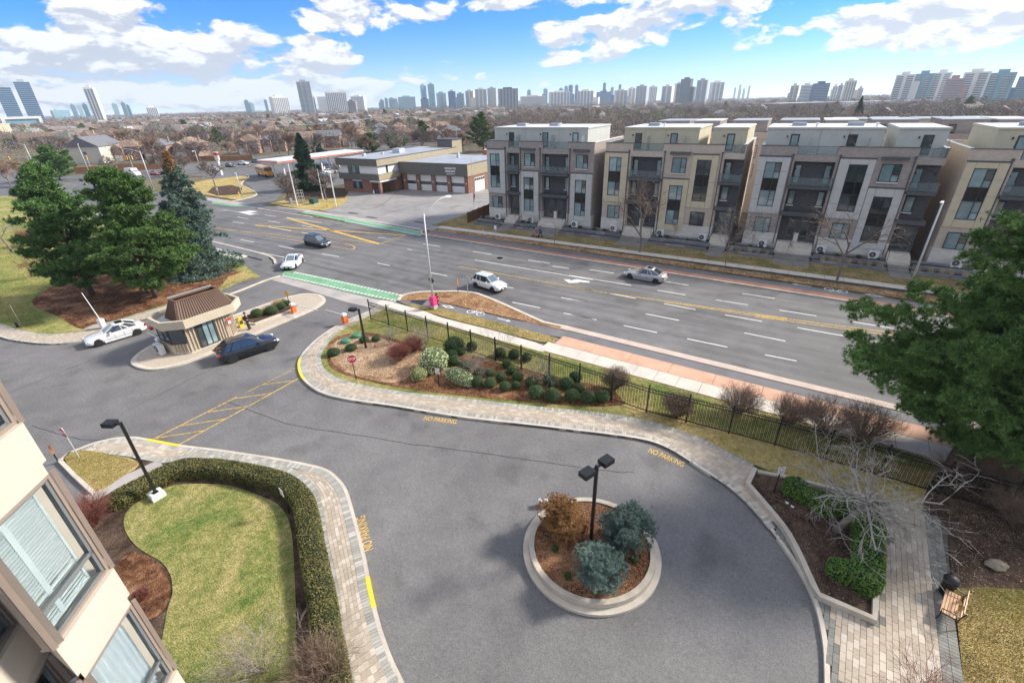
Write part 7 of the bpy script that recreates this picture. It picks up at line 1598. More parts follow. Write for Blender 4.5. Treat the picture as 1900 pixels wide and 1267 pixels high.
# ------------------------------------------------------------------ black iron fence
FH = 2.0; fn = thing('iron_fence', 'black iron picket fence with hooped tops along the near footpath', 'fence', (0, 0, 0)); NP = 22; PW = 2.5
hb = MB(); hb.tube([(-.055,0,.1),(-.055,0,FH-.1),(-.04,0,FH-.02),(0,0,FH+.02),(.04,0,FH-.02),(.055,0,FH-.1),(.055,0,.1)], .0145, 4, False); ME_H = hb.mesh('hooped_picket', M_BLACK)
pb = MB(); pb.box(-.04,.04,-.04,.04,0,FH+.14); pb.box(-.05,.05,-.05,.05,FH+.14,FH+.18); ME_P = pb.mesh('fence_post', M_BLACK)
ME_R = [MB().box(0,1,-.022,.022,z,z+.045).mesh('rail', M_BLACK) for z in (.16,FH-.36,FH-.16)]
fv = lambda u: float(np.interp(u, [-34, -24, -10, -6.8, .9, 21], [26.75, 26.5, 25.85, 25.65, 26.3, 26.6]))
for i in range(NP+1):
    u0 = -34+i*PW; v0 = fv(u0); link('fence_post', ME_P, fn, (u0, v0, .1))
    if i < NP:
        v1 = fv(u0+PW); a_ = math.atan2(v1-v0, PW)
        for me in ME_R: link('rail', me, fn, (u0, v0, .1), a_, (math.hypot(PW, v1-v0), 1, 1))
        for k in range(13): t_ = (k+.75)/13.5; link('hooped_picket', ME_H, fn, (u0+PW*t_, v0+(v1-v0)*t_, .1), a_)
# ------------------------------------------------------------------ bench and bin on the patio
be = thing('park_bench', 'wooden slat bench with black iron arms facing the patio', 'bench', G(1756, 1150, .15), ang+(math.pi if False else 0)); M_SLAT = mat('bench_wood', (.62,.34,.18), .55, .15, 8.)
P_ = G(1735, 1148, .15), G(1748, 1102, .15); bd = (P_[1]-P_[0]).normalized(); be.rotation_euler = (0, 0, math.atan2(bd.y, bd.x)); be.location = (P_[0]+P_[1])/2+Vector((bd.y, -bd.x, 0))*.28
for k in range(5): b = MB(); b.box(-.66,.66,.20-k*.095,.20-k*.095+.075,.42,.45); b.build('seat_slat', M_SLAT, be)
for z in (.52,.84): b = MB(Matrix.Translation((0,-.27,z)) @ Matrix.Rotation(rad(12), 4, 'X')); b.box(-.66,.66,-.015,.015,0,.08); b.build('back_slat', M_SLAT, be)
for x in (-.64,.58): b = MB(Matrix.Translation((0,-.30,.6)) @ Matrix.Rotation(rad(12), 4, 'X')); b.box(x,x+.06,-.015,.015,0,.24); b.build('back_stile', M_SLAT, be)
b = MB(Matrix.Translation((0,-.31,.71)) @ Matrix.Rotation(math.pi/2, 4, 'X')); b.lathe([(0,0),(.12,0),(.12,.03),(0,.03)], n=14); b.build('medallion', M_SLAT, be)
for s in (-1, 1): b = MB(); b.tube([(s*.68,.28,0),(s*.68,.22,.25),(s*.68,.24,.42),(s*.68,.26,.62),(s*.68,.0,.66),(s*.68,-.26,.62)], .022, 6); b.tube([(s*.68,-.38,0),(s*.68,-.26,.3),(s*.68,-.27,.55),(s*.68,-.36,.95)], .022, 6); b.tube([(s*.68,.24,.41),(s*.68,-.27,.41)], .022, 6); b.build('iron_end', M_BLACK, be)
tb_ = thing('litter_bin', 'round black litter bin with domed lid at the bench end', 'bin', G(1752, 1098, .15)); b = MB(); b.lathe([(.2,0),(.24,.75),(.22,.76)], n=16); b.build('bin_body', M_BLACK, tb_); b = MB(); b.lathe([(.27,.74),(.27,.80),(.2,.90),(.1,.95),(0,.96)], n=16); b.build('lid', MATS['black_metal'], tb_)
b = MB(); b.tube([(.05,.3,0),(.05,.3,1.2)], .02, 5); b.build('lid_post', M_BLACK, tb_)
fx = thing('edging_box', 'small grey electrical box behind the brown dwarf spruce', 'utility box', G(1008, 938, 0), rad(30)); b = MB(); b.box(-.22,.22,-.12,.12,0,.35); b.build('casing', M_GALV, fx); b = MB(); b.box(-.24,.24,-.14,.14,.35,.38); b.build('lid', M_GALV, fx)

# ------------------------------------------------------------------ loose cover: chips, leaves, grass blades
def scatter(name, poly, n, z, size, m, upright=False, holes=(), asp=.5, tilt=.35):
    P = [(p[0], p[1]) for p in poly]; x0, x1 = min(p[0] for p in P), max(p[0] for p in P); y0, y1 = min(p[1] for p in P), max(p[1] for p in P); pts = []; H = [[(q[0], q[1]) for q in h] for h in holes]; k = 0
    while len(pts) < n and k < n*8:
        k += 1; q = (RS.uniform(x0, x1), RS.uniform(y0, y1))
        if inside(q, P) and not any(inside(q, h) for h in H) and in_view((q[0], q[1], z), 10): pts.append((q[0], q[1], z))
    if not pts: return
    A = np.array(pts)
    if upright: V, F = needles(A, np.tile([[0, 0, 1.]], (len(A), 1)), np.full(len(A), size), 1, .22, .8, .45)
    else: V, F = leaves(A+np.c_[np.zeros((len(A), 2)), RS.uniform(.004, .02, len(A))], np.tile([[0, 0, 1.]], (len(A), 1)), np.full(len(A), size), tilt, asp)
    return link(name, npmesh(name, V, F, m), kind='stuff')
M_LEAFL = leafmat('fallen_leaves', (.12,.05,.02), (.32,.15,.07), (.62,.42,.24), big=.6); M_CHIP = leafmat('bark_chips', (.07,.03,.014), (.19,.085,.04), (.48,.27,.15), big=.5)
M_STRW = leafmat('straw_bits', (.20,.10,.05), (.48,.32,.19), (.72,.56,.38), big=.5); M_BLADE = leafmat('lawn_blades', (.08,.17,.025), (.22,.27,.06), (.48,.42,.17), big=.25); M_BLADE2 = leafmat('dry_blades', (.12,.12,.03), (.30,.25,.08), (.50,.40,.17), big=.5)
scatter('leaf_litter_cover', kl+[(-16.5, 34.1), (-20, 34.0), (-24, 33.9), (-28.5, 33.8), (-32.5, 33.7)], 9000, .10, .055, M_LEAFL)
scatter('bark_chip_cover', BED, 16000, .155, .042, M_CHIP); scatter('straw_cover', GG([(615,655),(622,640),(645,632),(690,632),(735,642),(780,660),(762,686),(740,706),(690,702),(640,688),(620,673)]), 9000, .162, .05, M_STRW)
scatter('bark_chip_cover', circ(2.6), 12000, .345, .030, M_CHIP); scatter('needle_cover', GG([(150,612),(80,570),(130,530),(260,470),(420,500),(460,515),(400,538),(297,570),(215,596)]), 8000, .145, .06, M_CHIP)
CLW = GG([(232,965),(250,940),(290,917),(335,902),(420,903),(480,922),(520,942),(541,985),(549,1100),(551,1180),(548,1300),(420,1420),(300,1300),(310,1150),(322,1105),(318,1070),(300,1045),(262,1022),(238,995)])
scatter('lawn_grass_blades', CLW, 14000, .15, .055, M_BLADE, True); scatter('small_lawn_blades', GG([(120,852),(150,838),(210,846),(262,862),(225,890),(178,917),(148,886)]), 7000, .15, .06, M_BLADE2, True)
scatter('garden_grass_blades', [(p.x, p.y) for p in INN]+[(16,24.5),(16,29.5),(-19,29.5),(-26,29.5),(-34.8,29.2)], 42000, .125, .07, M_BLADE2, True, holes=[BED]); scatter('patio_grass_blades', GG([(1766,1093),(1830,1090),(1900,1096),(1990,1110),(1950,1300),(1785,1267)]), 14000, .14, .05, M_BLADE2, True)
scatter('verge_grass_blades', GG([(745,563),(775,568),(820,574),(921,599),(1005,621),(1035,629),(1028,637),(1000,636),(910,612),(847,596),(774,575),(742,562)]), 6000, .10, .08, M_BLADE2, True); scatter('footpath_grass_blades', [(-19,26.8),(8,26.8),(8,29.7),(-19,29.7)], 16000, .07, .08, M_BLADE2, True)
scatter('far_verge_cover', [(-52,57.1),(14,57.8),(14,59.3),(-52,58.6)], 15000, .12, .10, M_LEAFL); scatter('far_lawn_cover', [(-55,60.4),(14,62.),(14,66),(-55,64)], 12000, .115, .11, M_BLADE2, True)
scatter('north_lawn_blades', GG([(-60,590),(0,600),(94,620),(60,560),(130,515),(60,440),(-60,430)]), 30000, .12, .10, M_BLADE, True)
scatter('soil_debris', GG([(1410,890),(1450,910),(1540,960),(1590,1000),(1600,1100),(1600,1140),(1525,1105),(1480,1040),(1420,940)]), 700, .245, .022, M_STRW); scatter('pine_floor_debris', GG([(1760,1000),(1765,1090),(1900,1095),(1900,960),(1790,950)]), 1500, .135, .03, M_STRW)
# ------------------------------------------------------------------ the suburb
def shingle(name, c): return mat(name, c, .9, .18, 1.2, bmp=.1, fine=8.)
ROOFS = [('brown', shingle('brown_shingles', (.20,.135,.105))), ('grey', shingle('grey_shingles', (.17,.175,.19))), ('tan', shingle('tan_shingles', (.31,.22,.16))), ('dark', shingle('dark_shingles', (.10,.085,.08)))]
WALLS = [('pinkish brick', brick('pink_brick', (.30,.19,.15), (.38,.25,.20), (.45,.38,.33), 1.6)), ('buff brick', brick('buff_brick', (.48,.38,.28), (.55,.44,.33), (.5,.45,.4), 1.6)), ('red brown brick', brick('rust_brick', (.30,.16,.11), (.37,.21,.15), (.4,.34,.3), 1.6)), ('cream siding', mat('cream_siding', (.60,.57,.48), .8, .05))]
M_HW = mat('house_window', (.10,.13,.16), .1, 0., spec=1.); M_GAR = mat('garage_white', (.66,.65,.62), .6, .05)
def house(loc, rz, label, wm, rm, w, d, h=5.6, rh=2.6, gable=False, group='houses of the suburb', wings=True, chim=True):
    r = thing('house', label, 'house', loc, rz, group); e = .45
    b = MB(); b.box(-w/2,w/2,-d/2,d/2,0,h); b.build('wall', wm, r)
    b = MB(); vs = [(-w/2-e,-d/2-e,h-.1),(w/2+e,-d/2-e,h-.1),(w/2+e,d/2+e,h-.1),(-w/2-e,d/2+e,h-.1)]; ins = 0 if gable else min(w, d)*.42
    if gable or w >= d: vs += [(-w/2+ins-(e if gable else 0),0,h+rh),(w/2-ins+(e if gable else 0),0,h+rh)]; fs = [(0,1,5,4),(2,3,4,5),(1,2,5),(3,0,4),(3,2,1,0)]
    else: vs += [(0,-d/2+ins,h+rh),(0,d/2-ins,h+rh)]; fs = [(0,1,4),(1,2,5,4),(2,3,5),(3,0,4,5),(3,2,1,0)]
    b.add(vs, fs); ro = b.build('roof', rm, r)
    if gable:
        for s in (-1, 1): b = MB(); b.add([(s*(w/2-.02),-d/2,h-.02),(s*(w/2-.02),d/2,h-.02),(s*(w/2-.02),0,h+rh*.88)], [(0,1,2),(2,1,0)]); b.build('gable', wm, r)
    if wings:   # projecting front gable with garage
        b = MB(); b.box(-w/2+.3,-w/2+4.6,-d/2-1.6,-d/2,0,h-.6); b.build('front_wing', wm, r)
        b = MB(); x0, x1, y0, y1 = -w/2, -w/2+4.9, -d/2-2., -d/2+2; xm = (x0+x1)/2; b.add([(x0,y0,h-.6),(xm,y0,h+1.0),(x1,y0,h-.6),(x0,y1,h-.6),(xm,y1,h+1.0),(x1,y1,h-.6)], [(0,1,4,3),(1,2,5,4),(0,2,1)]); b.build('wing_roof', rm, r)
        b = MB(); b.box(-w/2+.9,-w/2+4.,-d/2-1.65,-d/2-1.6,0,2.3); b.build('garage_door', M_GAR, r); b = MB(); b.box(-w/2+1.5,-w/2+3.4,-d/2-1.65,-d/2-1.6,3.1,4.4); b.build('window', M_HW, r)
    for (x, z) in ((.9,3.4),(3.2,3.4),(1.9,.9)): b = MB(); b.box(x-.7,x+.7,-d/2-.05,-d/2,z,z+1.35); b.build('window', M_HW, r)
    for (x, z) in ((-2.8,3.4),(0,3.4),(2.8,3.4),(-1.5,.8)): b = MB(); b.box(x-.7,x+.7,d/2,d/2+.05,z,z+1.35); b.build('window', M_HW, r)
    for s in (-1, 1): b = MB(); b.box(s*w/2-.05,s*w/2+.05,-1,.2,3.4,4.6); b.build('window', M_HW, r)
    if chim: b = MB(); b.box(w/2-1.6,w/2-.9,.6,1.3,h,h+rh+.6); b.build('chimney', wm, ro)
    return r
PROT = {}
def get_house(loc, rz, wi, ri, v, label):
    k = (wi, ri, v)
    if k not in PROT: PROT[k] = house(loc, rz, label, WALLS[wi][1], ROOFS[ri][1], [10.5, 9.2, 12][v], [9.5, 11, 9][v], gable=(v == 2)); return PROT[k]
    return copy_tree(PROT[k], None, label, loc, rz)
def lerp_y(tab, x):
    for a, c in zip(tab, tab[1:]):
        if x <= c[0]: return a[1]+(c[1]-a[1])*(x-a[0])/(c[0]-a[0])
    return tab[-1][1]
ROWS = [([(250,296),(330,292),(480,283),(620,273),(800,262),(860,262)], 'nearest row, below the hydro wires', (0,0,1)), ([(15,272),(120,268),(330,266),(520,258),(700,252),(905,246)], 'second row behind the pinkish brick row', (0,1,2)),
        ([(10,252),(300,250),(520,244),(760,238),(905,234)], 'third row among bare trees', (0,1,2)), ([(10,241),(300,239),(600,230),(905,222)], 'fourth row in the middle distance', (1,2,0)), ([(20,232),(300,230),(600,222),(900,213)], 'fifth, faint distant row', (1,2,3)),
        ([(910,214),(1250,206),(1500,201),(1900,192)], 'scattered row seen over the townhouse roofs', (0,1,2))]
TAKEN = []
for ri_, (tab, wh, wset) in enumerate(ROWS):
    x = tab[0][0]
    while x < tab[-1][0]:
        p = G(x, lerp_y(tab, x)); s = size_px(p, 12.6)
        jit = RS.uniform(-.12, .12)
        if not (ri_ == 0 and 395 < x < 430) and not (ri_ == 5 and RS.uniform() < .7):
            wi = wset[RS.randint(3)] if ri_ > 0 else (0 if RS.uniform() < .8 else 2); rr = RS.choice([0,0,1,2,2,3]) if ri_ else RS.choice([0,2,2,1]); v = RS.choice([0,0,1,1,2])
            if ri_ < 5:
                a = rad(RS.choice([38, 38, 128])+RS.uniform(-6, 6)) if ri_ else rad(40+RS.uniform(-4, 4))
            else: a = rad(RS.uniform(0, 180))
            nm = ['far left, toward the glass towers', 'left of centre', 'over the school bus', 'above the fire hall', 'at the right end', 'to the right'][min(5, int((x/160 if ri_ < 5 else (x-900)/170)))] if True else ''
            get_house(p+Vector((RS.uniform(-1,1), RS.uniform(-1,1), 0)), a, wi, rr, v, '%s %s house, %s roof, %s, %s' % (['wide','deep','gabled'][v], WALLS[wi][0], ROOFS[rr][0], ['row one','row two','row three','row four','row five','beyond the townhouses'][ri_], nm)); TAKEN.append(p)
        x += s*(1.06+RS.uniform(0, .3)*(ri_ > 0))
# the big cream gable at the crossing and the beige block at far left
house(G(188, 300), rad(128), 'large cream sided house with white edged gable behind the pines', MATS['cream_siding'], ROOFS[1][1], 16, 13, 6.5, 3.8, True, None, False, False)
bb_ = thing('beige_block', 'plain beige flat roofed building at the far left edge', 'building', G(-30, 262), rad(20)); b = MB(); b.box(-30,22,-10,10,0,12.5); b.build('wall', mat('beige_render', (.62,.52,.37), .85, .06), bb_); b = MB(); b.box(-30.4,22.4,-10.4,10.4,12.5,13); b.build('roof', M_ROOFW, bb_)
for k in range(7): b = MB(); b.box(-26+k*6.5,-24+k*6.5,-10.06,-10,8,10); b.build('window', M_HW, bb_)
# board fences round the crossing gardens
M_FEN = mat('orange_fence', (.36,.17,.08), .85, .15, .6)
def board_fence(label, p, q, h=1.9):
    p, q = G(*p), G(*q); o = thing('garden_fence', label, 'fence', p, math.atan2((q-p).y, (q-p).x), 'orange board fences of the suburb'); L = (q-p).length; b = MB(); n = int(L/.45)
    for i in range(n): b.box(i*L/n, (i+.93)*L/n, -.03, .03, 0, h+.06*(i % 2))
    b.build('boards', M_FEN, o, kind='stuff'); k = 0
    while k*3. < L: b = MB(); b.box(k*3.-.08, k*3.+.08, .03, .2, 0, h+.1); b.build('fence_post', M_FEN, o); k += 1
board_fence('orange board fence at far left behind the mast arm', (-20,305), (72,317)); board_fence('orange board fence under the cream gabled house', (140,322), (218,318)); board_fence('orange board fence behind the white van', (222,318), (330,312)); board_fence('orange board fence behind the parked cars by the bus', (330,300), (470,298)); board_fence('orange board fence behind the brick houses above the fire hall', (640,270), (700,266))
# evergreens and bare trees of the middle distance
EV = [(112,335,9.5,6.6,'pine','broad dark pine behind the leftmost pine'),(575,352,13.,4.2,'spruce','dark spruce between the two white poles by the fire hall'),(897,282,15,6.2,'pine','dark pine rising at the left end of the townhouses'),(785,268,11,5,'pine','dark pine above the hose tower of the fire hall'),
      (690,283,7.5,5.5,'pine','low green pine just behind the fire hall roof'),(735,280,7,5,'pine','second low green pine behind the fire hall roof'),(1586,231,17,4.4,'spruce','tall lone spruce over the long mauve townhouses'),(405,270,9,4.5,'pine','dark pine behind the bare corner tree'),(590,283,8,3.,'spruce','small spruce right of the dark spruce'),
      (660,240,10,3.5,'spruce','small dark spruce among the brick houses'),(160,255,11,5,'pine','dark pine above the row of houses at left'),(345,245,11,5,'pine','dark pine in the centre left suburb'),(178,262,9,4.4,'pine','dark pine left of the cream gable'),(500,232,12,5,'pine','dark pine below the tall grey tower'),(715,222,14,6,'pine','dark evergreen clump below the blue twin towers'),(1470,215,10,3.4,'spruce','small evergreen left of the lone spruce'),(1530,213,10,3.,'spruce','narrow evergreen beside the lone spruce'),(1790,212,14,6,'pine','dark evergreen below the right apartment slabs'),(1000,212,11,5,'pine','dark evergreen above the first townhouse roof'),(1345,205,12,5,'pine','dark evergreen above the long block roof')]
for (x, y_, h, r, k, l) in EV: conifer(l, G(x, y_), h, r, k, M_PINED if k == 'pine' else leafmat('dark_spruce_needles', (.012,.03,.018), (.03,.07,.04), (.07,.13,.08), big=.5) if 'dark_spruce_needles' not in MATS else MATS.get('dark_spruce_needles', M_PINED), .85, 14, .7, group='evergreens of the middle distance')
def far_bare(seed, m, H=11., n=3):
    tb = grow((0,0,0), (0,0,1), H*.34, .17, 3, (4, 6), .46, .14, .7, .1, 0, .45, .02); V, F = tubes_np([t for t in tb if t[2] > 0], (4,3,3,3), 2, 1.6)
    # fine twig haze as slivers at the branch ends
    ends = np.array([tuple(t[0][-1]) for t in tb if t[2] >= 2]); dr = np.array([tuple((t[0][-1]-t[0][0]).normalized()) for t in tb if t[2] >= 2]); V2, F2 = needles(ends, dr, np.full(len(ends), H*.14), 9, .026, .35, .5)
    me = npmesh('crown', np.vstack([V, V2]), np.vstack([np.c_[F][:, :4], np.c_[F2, F2[:, 2]]+[len(V)]*4]) if False else F, m) if False else None
    q = np.vstack([F2[:, 0], F2[:, 1], F2[:, 2], F2[:, 2]]).T
    a = npmesh('twigs', V2, F2, m); b_ = npmesh('limbs', V, F, m); vt, ft = tubes_np([t for t in tb if t[2] == 0]); c = npmesh('trunk', vt, ft, M_BARK2, True); return a, b_, c
FB = [far_bare(i, [M_TWF, M_TWF2, M_TWF, M_TWF2, M_TWF, M_TWP][i]) for i in range(6)]; FBN = ['grey brown', 'rusty', 'dense grey brown', 'reddish', 'slim grey brown', 'pale grey']
def bare_copy(i, loc, s, label, group, cat='tree'):
    r = thing('bare_tree', label, cat, loc, RS.uniform(0, 6.28), group); r.scale = (s*RS.uniform(.9,1.15), s*RS.uniform(.9,1.15), s)
    link('twigs', FB[i][0], r); link('limbs', FB[i][1], r); link('trunk', FB[i][2], r); return r
for (x, y_, s, i, l) in [(401,350,.95,0,'bare tree with wide crown on the corner grass'),(538,377,.85,4,'bare tree with forked trunk left of the dark spruce'),(606,372,.9,0,'bare tree between the dark spruce and the fire hall'),(372,300,1.1,2,'large bare tree rising over the suburb left of centre'),(345,325,.9,4,'bare tree beside the brown topped spruce'),
                         (830,275,1.2,1,'orange brown bare tree behind the fire hall roof'),(858,280,.9,1,'smaller rusty bare tree behind the fire hall'),(20,345,.9,3,'reddish bare tree at the far left of the road'),(60,345,.8,3,'bare tree between road and broad pine'),(100,290,.8,3,'rusty bare tree left of the cream gable'),(205,320,.7,5,'pale bare tree in front of the cream gable'),(300,320,.8,4,'bare tree behind the white van'),
                         (640,330,.7,5,'pale bare tree at the left wall of the fire hall'),(470,300,.9,0,'bare tree behind the school bus'),(1300,225,1.2,0,'bare tree over the gap of the townhouses')]: bare_copy(i, G(x, y_), s, l, 'bare trees around the crossing')
zones = [('over the road at far left', 0, 160), ('behind the pines at left', 160, 330), ('left of centre', 330, 520), ('above the school bus and station', 520, 700), ('above the fire hall', 700, 905), ('over the first townhouse roofs', 905, 1150), ('over the beige townhouse roofs', 1150, 1400), ('over the long townhouse roofs', 1400, 1650), ('at the far right', 1650, 1930)]
cnt = 0
for it in range(2000):
    x = RS.uniform(-20, 1930); hor = 191.5+(950-x)*.0262; u = RS.uniform(0, 1)
    if x < 905: y_ = hor+14+u**1.5*80
    else: y_ = hor+14+u*26
    p = G(x, y_)
    if any((p-q).length < 7 for q in TAKEN): continue
    if x < 905 and y_ > 305: continue
    z = [z_[0] for z_ in zones if z_[1] <= x < z_[2]] or ['at the frame edge']; i = RS.randint(6); bnd = 'near' if y_ > hor+55 else 'middle' if y_ > hor+30 else 'far'
    if x > 905 and p.y < 135: continue
    bare_copy(i, p, RS.uniform(.85, 1.5), '%s %s bare tree, %s part, %s' % (RS.choice(['tall', 'short', 'broad', 'thin', 'wide crowned']), FBN[i], bnd, z[0]), 'bare trees among the houses'); cnt += 1
    if cnt >= 262: break
# distant woods and roofs to the horizon, one mass
def mass(name, n, dmin, dmax, m, hgt, wid, per, amin=-60, amax=60, label=None, cone=False, sz=.26):
    aa = YAW+np.radians(RS.uniform(amin, amax, n)); dd = dmin*(dmax/dmin)**RS.uniform(0, 1, n); X = -np.sin(aa)*dd; Y = np.cos(aa)*dd; S = RS.uniform(.7, 1.3, n)
    P = np.zeros((n*per, 3)); q = sphere_pts(n*per); rr = RS.uniform(.35, 1, n*per)**.5
    P[:, 0] = np.repeat(X, per)+q[:, 0]*wid*np.repeat(S, per)*rr; P[:, 1] = np.repeat(Y, per)+q[:, 1]*wid*np.repeat(S, per)*rr; P[:, 2] = np.repeat(S, per)*hgt*(.55+.45*q[:, 2]*rr)
    V, F = needles(P, q, np.full(n*per, wid*sz), 1, .13, .5, .5); return link(name, npmesh(name, V, F, m), kind='stuff')
mass('distant_bare_woods', 2600, 620, 1700, M_TWF, 9, 5.5, 110)
mass('far_bare_woods', 3800, 1500, 6000, M_TWF, 12, 11, 60, sz=.3)
mass('rusty_bare_woods', 1100, 600, 1700, M_TWF2, 8.5, 5, 110)
mass('suburb_bare_scrub', 800, 235, 680, M_TWF, 8.5, 4.8, 220, sz=.19)
mass('distant_evergreen_woods', 900, 330, 2600, M_PINED, 9.5, 4.6, 110)
mass('woods_behind_townhouses', 900, 215, 720, M_TWF, 9.5, 5., 230, -58, 3, sz=.19)
mass('rusty_woods_behind_townhouses', 260, 215, 700, M_TWF2, 9.5, 5., 230, -58, 3, sz=.19)
b = MB()   # roofs too far to tell apart
for _ in range(700):
    a = YAW+rad(RS.uniform(-58, 58)); a = a if (a > YAW or RS.uniform() < .25) else 2*YAW-a; d = 450*(2200/450)**RS.uniform(0, 1); x, y_ = -math.sin(a)*d, math.cos(a)*d; w_ = RS.uniform(8, 16); h = RS.uniform(5, 6.5); r_ = RS.uniform(0, 3.14); b.T = Matrix.Translation((x, y_, 0)) @ Matrix.Rotation(r_, 4, 'Z')
    b.add([(-w_/2,-5,0),(w_/2,-5,0),(w_/2,5,0),(-w_/2,5,0),(-w_/2,-5,h),(w_/2,-5,h),(w_/2,5,h),(-w_/2,5,h),(-w_/2,0,h+2.8),(w_/2,0,h+2.8)], [(0,1,5,4),(2,3,7,6),(1,2,6,9,5),(3,0,4,8,7),(4,5,9,8),(6,7,8,9)])
m, t, bs = newmat('far_house_tones'); g = N(t, 'ShaderNodeNewGeometry'); t.links.new(ramp(t, g.outputs['Random Per Island'], [(0, (.15,.11,.09)), (.5, (.26,.20,.17)), (.85, (.20,.20,.21)), (1, (.5,.48,.45))]), bs.inputs['Base Color']); bs.inputs['Roughness'].default_value = .9
b.build('distant_house_roofs', m, kind='stuff')
# ------------------------------------------------------------------ skyline
def tone(n, c, r=.6): return mat('tower_'+n, c, r, .06, .05)
TM = {'white': tone('white', (.82,.81,.78)), 'grey': tone('grey', (.46,.48,.51)), 'blue': mat('tower_blue_glass', (.06,.15,.27), .2, .1, .03), 'teal': mat('tower_teal_glass', (.22,.42,.50), .25, .1, .03), 'deep': mat('tower_deep_blue', (.03,.10,.28), .2, .1, .03), 'cream': tone('cream', (.70,.65,.56)), 'pink': tone('pink', (.46,.30,.27)), 'dark': tone('dark', (.10,.10,.12)), 'brown': tone('brown', (.30,.23,.21))}
M_TWIN = mat('tower_window_band', (.22,.27,.32), .2, 0.)
def tower(label, x0, x1, yt, col, style, Dd=2300, rot=None, cap=True):
    xm = (x0+x1)/2; d = _fw*FPX+_rt*(xm-950)-_up*(yt-633.5); hr = Vector((d.x, d.y)).length; h = CH+d.z/hr*Dd; dirv = Vector((d.x, d.y))/hr; p = dirv*Dd
    # perspective stretch sideways: width from the two edge rays
    def az_(x): q = _fw*FPX+_rt*(x-950)-_up*(yt-633.5); return math.atan2(q.y, q.x)
    w = abs(az_(x1)-az_(x0))*Dd; dp = min(w*.7, 28); a = math.atan2(dirv.y, dirv.x)-math.pi/2+(rot if rot is not None else RS.uniform(-.35, .35)); c_, s_ = abs(math.cos(a-math.atan2(dirv.y, dirv.x)+math.pi/2)), abs(math.sin(a-math.atan2(dirv.y, dirv.x)+math.pi/2)); w = max(4, (w-dp*s_)/max(.5, c_))
    r = thing('tower', label, 'tower', (p.x, p.y, 0), a, 'towers on the skyline'); m = TM[col]; b = MB(); b.box(-w/2,w/2,-dp/2,dp/2,0,h); b.build('body', m, r)
    nf = max(2, int(h/3.1)); wb = MB()
    if style == 'bands':
        for k in range(1, nf): z = h*k/nf; wb.box(-w/2+.8,w/2-.8,-dp/2-.25,dp/2+.25,z-1.0,z+.45)
        wb.build('window_bands', M_TWIN, r, kind='stuff')
    elif style == 'fins':
        n = max(3, int(w/5))
        for k in range(n): x = -w/2+w*(k+.5)/n; wb.box(x-w/n*.24,x+w/n*.24,-dp/2-.3,dp/2+.3,3,h-3)
        wb.build('window_strips', M_TWIN, r, kind='stuff'); wb = MB()
        for k in range(1, nf): z = h*k/nf; wb.box(-w/2-.2,w/2+.2,-dp/2-.5,dp/2+.5,z-.35,z+.1)
        wb.build('floor_slabs', m, r, kind='stuff')
    elif style == 'balcony':
        n = max(2, int(w/11))
        for k in range(1, nf):
            z = h*k/nf
            for j in range(n): x = -w/2+w*(j+.5)/n; wb.box(x-w/n*.36,x+w/n*.30,-dp/2-.2,-dp/2,z-1.1,z+.9)
        wb.build('windows', M_TWIN, r, kind='stuff'); wb = MB()
        for k in range(1, nf):
            z = h*k/nf
            for j in range(n): x = -w/2+w*(j+.5)/n; wb.box(x-w/n*.36,x+w/n*.05,-dp/2-1.5,-dp/2-.2,z-1.5,z-.9)
        wb.build('balconies', M_PWHITE, r, kind='stuff')
    else:
        for k in range(1, nf): z = h*k/nf; wb.box(-w/2-.15,w/2+.15,-dp/2-.15,dp/2+.15,z-.25,z+.25)
        wb.build('floor_lines', TM['grey'], r, kind='stuff')
    if x0 > 430 and RS.uniform() < .55 and w > 9: q_ = RS.choice([-1, 1]); b = MB(); b.box(*sorted((q_*w*.5, q_*w*RS.uniform(.7, 1.05))), -dp*.4, dp*.4, 0, h*RS.uniform(.55, .85)); b.build('wing', m, r)
    if cap: b = MB(); b.box(-w*.25,w*.2,-dp*.25,dp*.25,h,h+4.5); b.build('penthouse', m if style != 'glass' else TM['grey'], r)
    return r
def where(x): return '' 
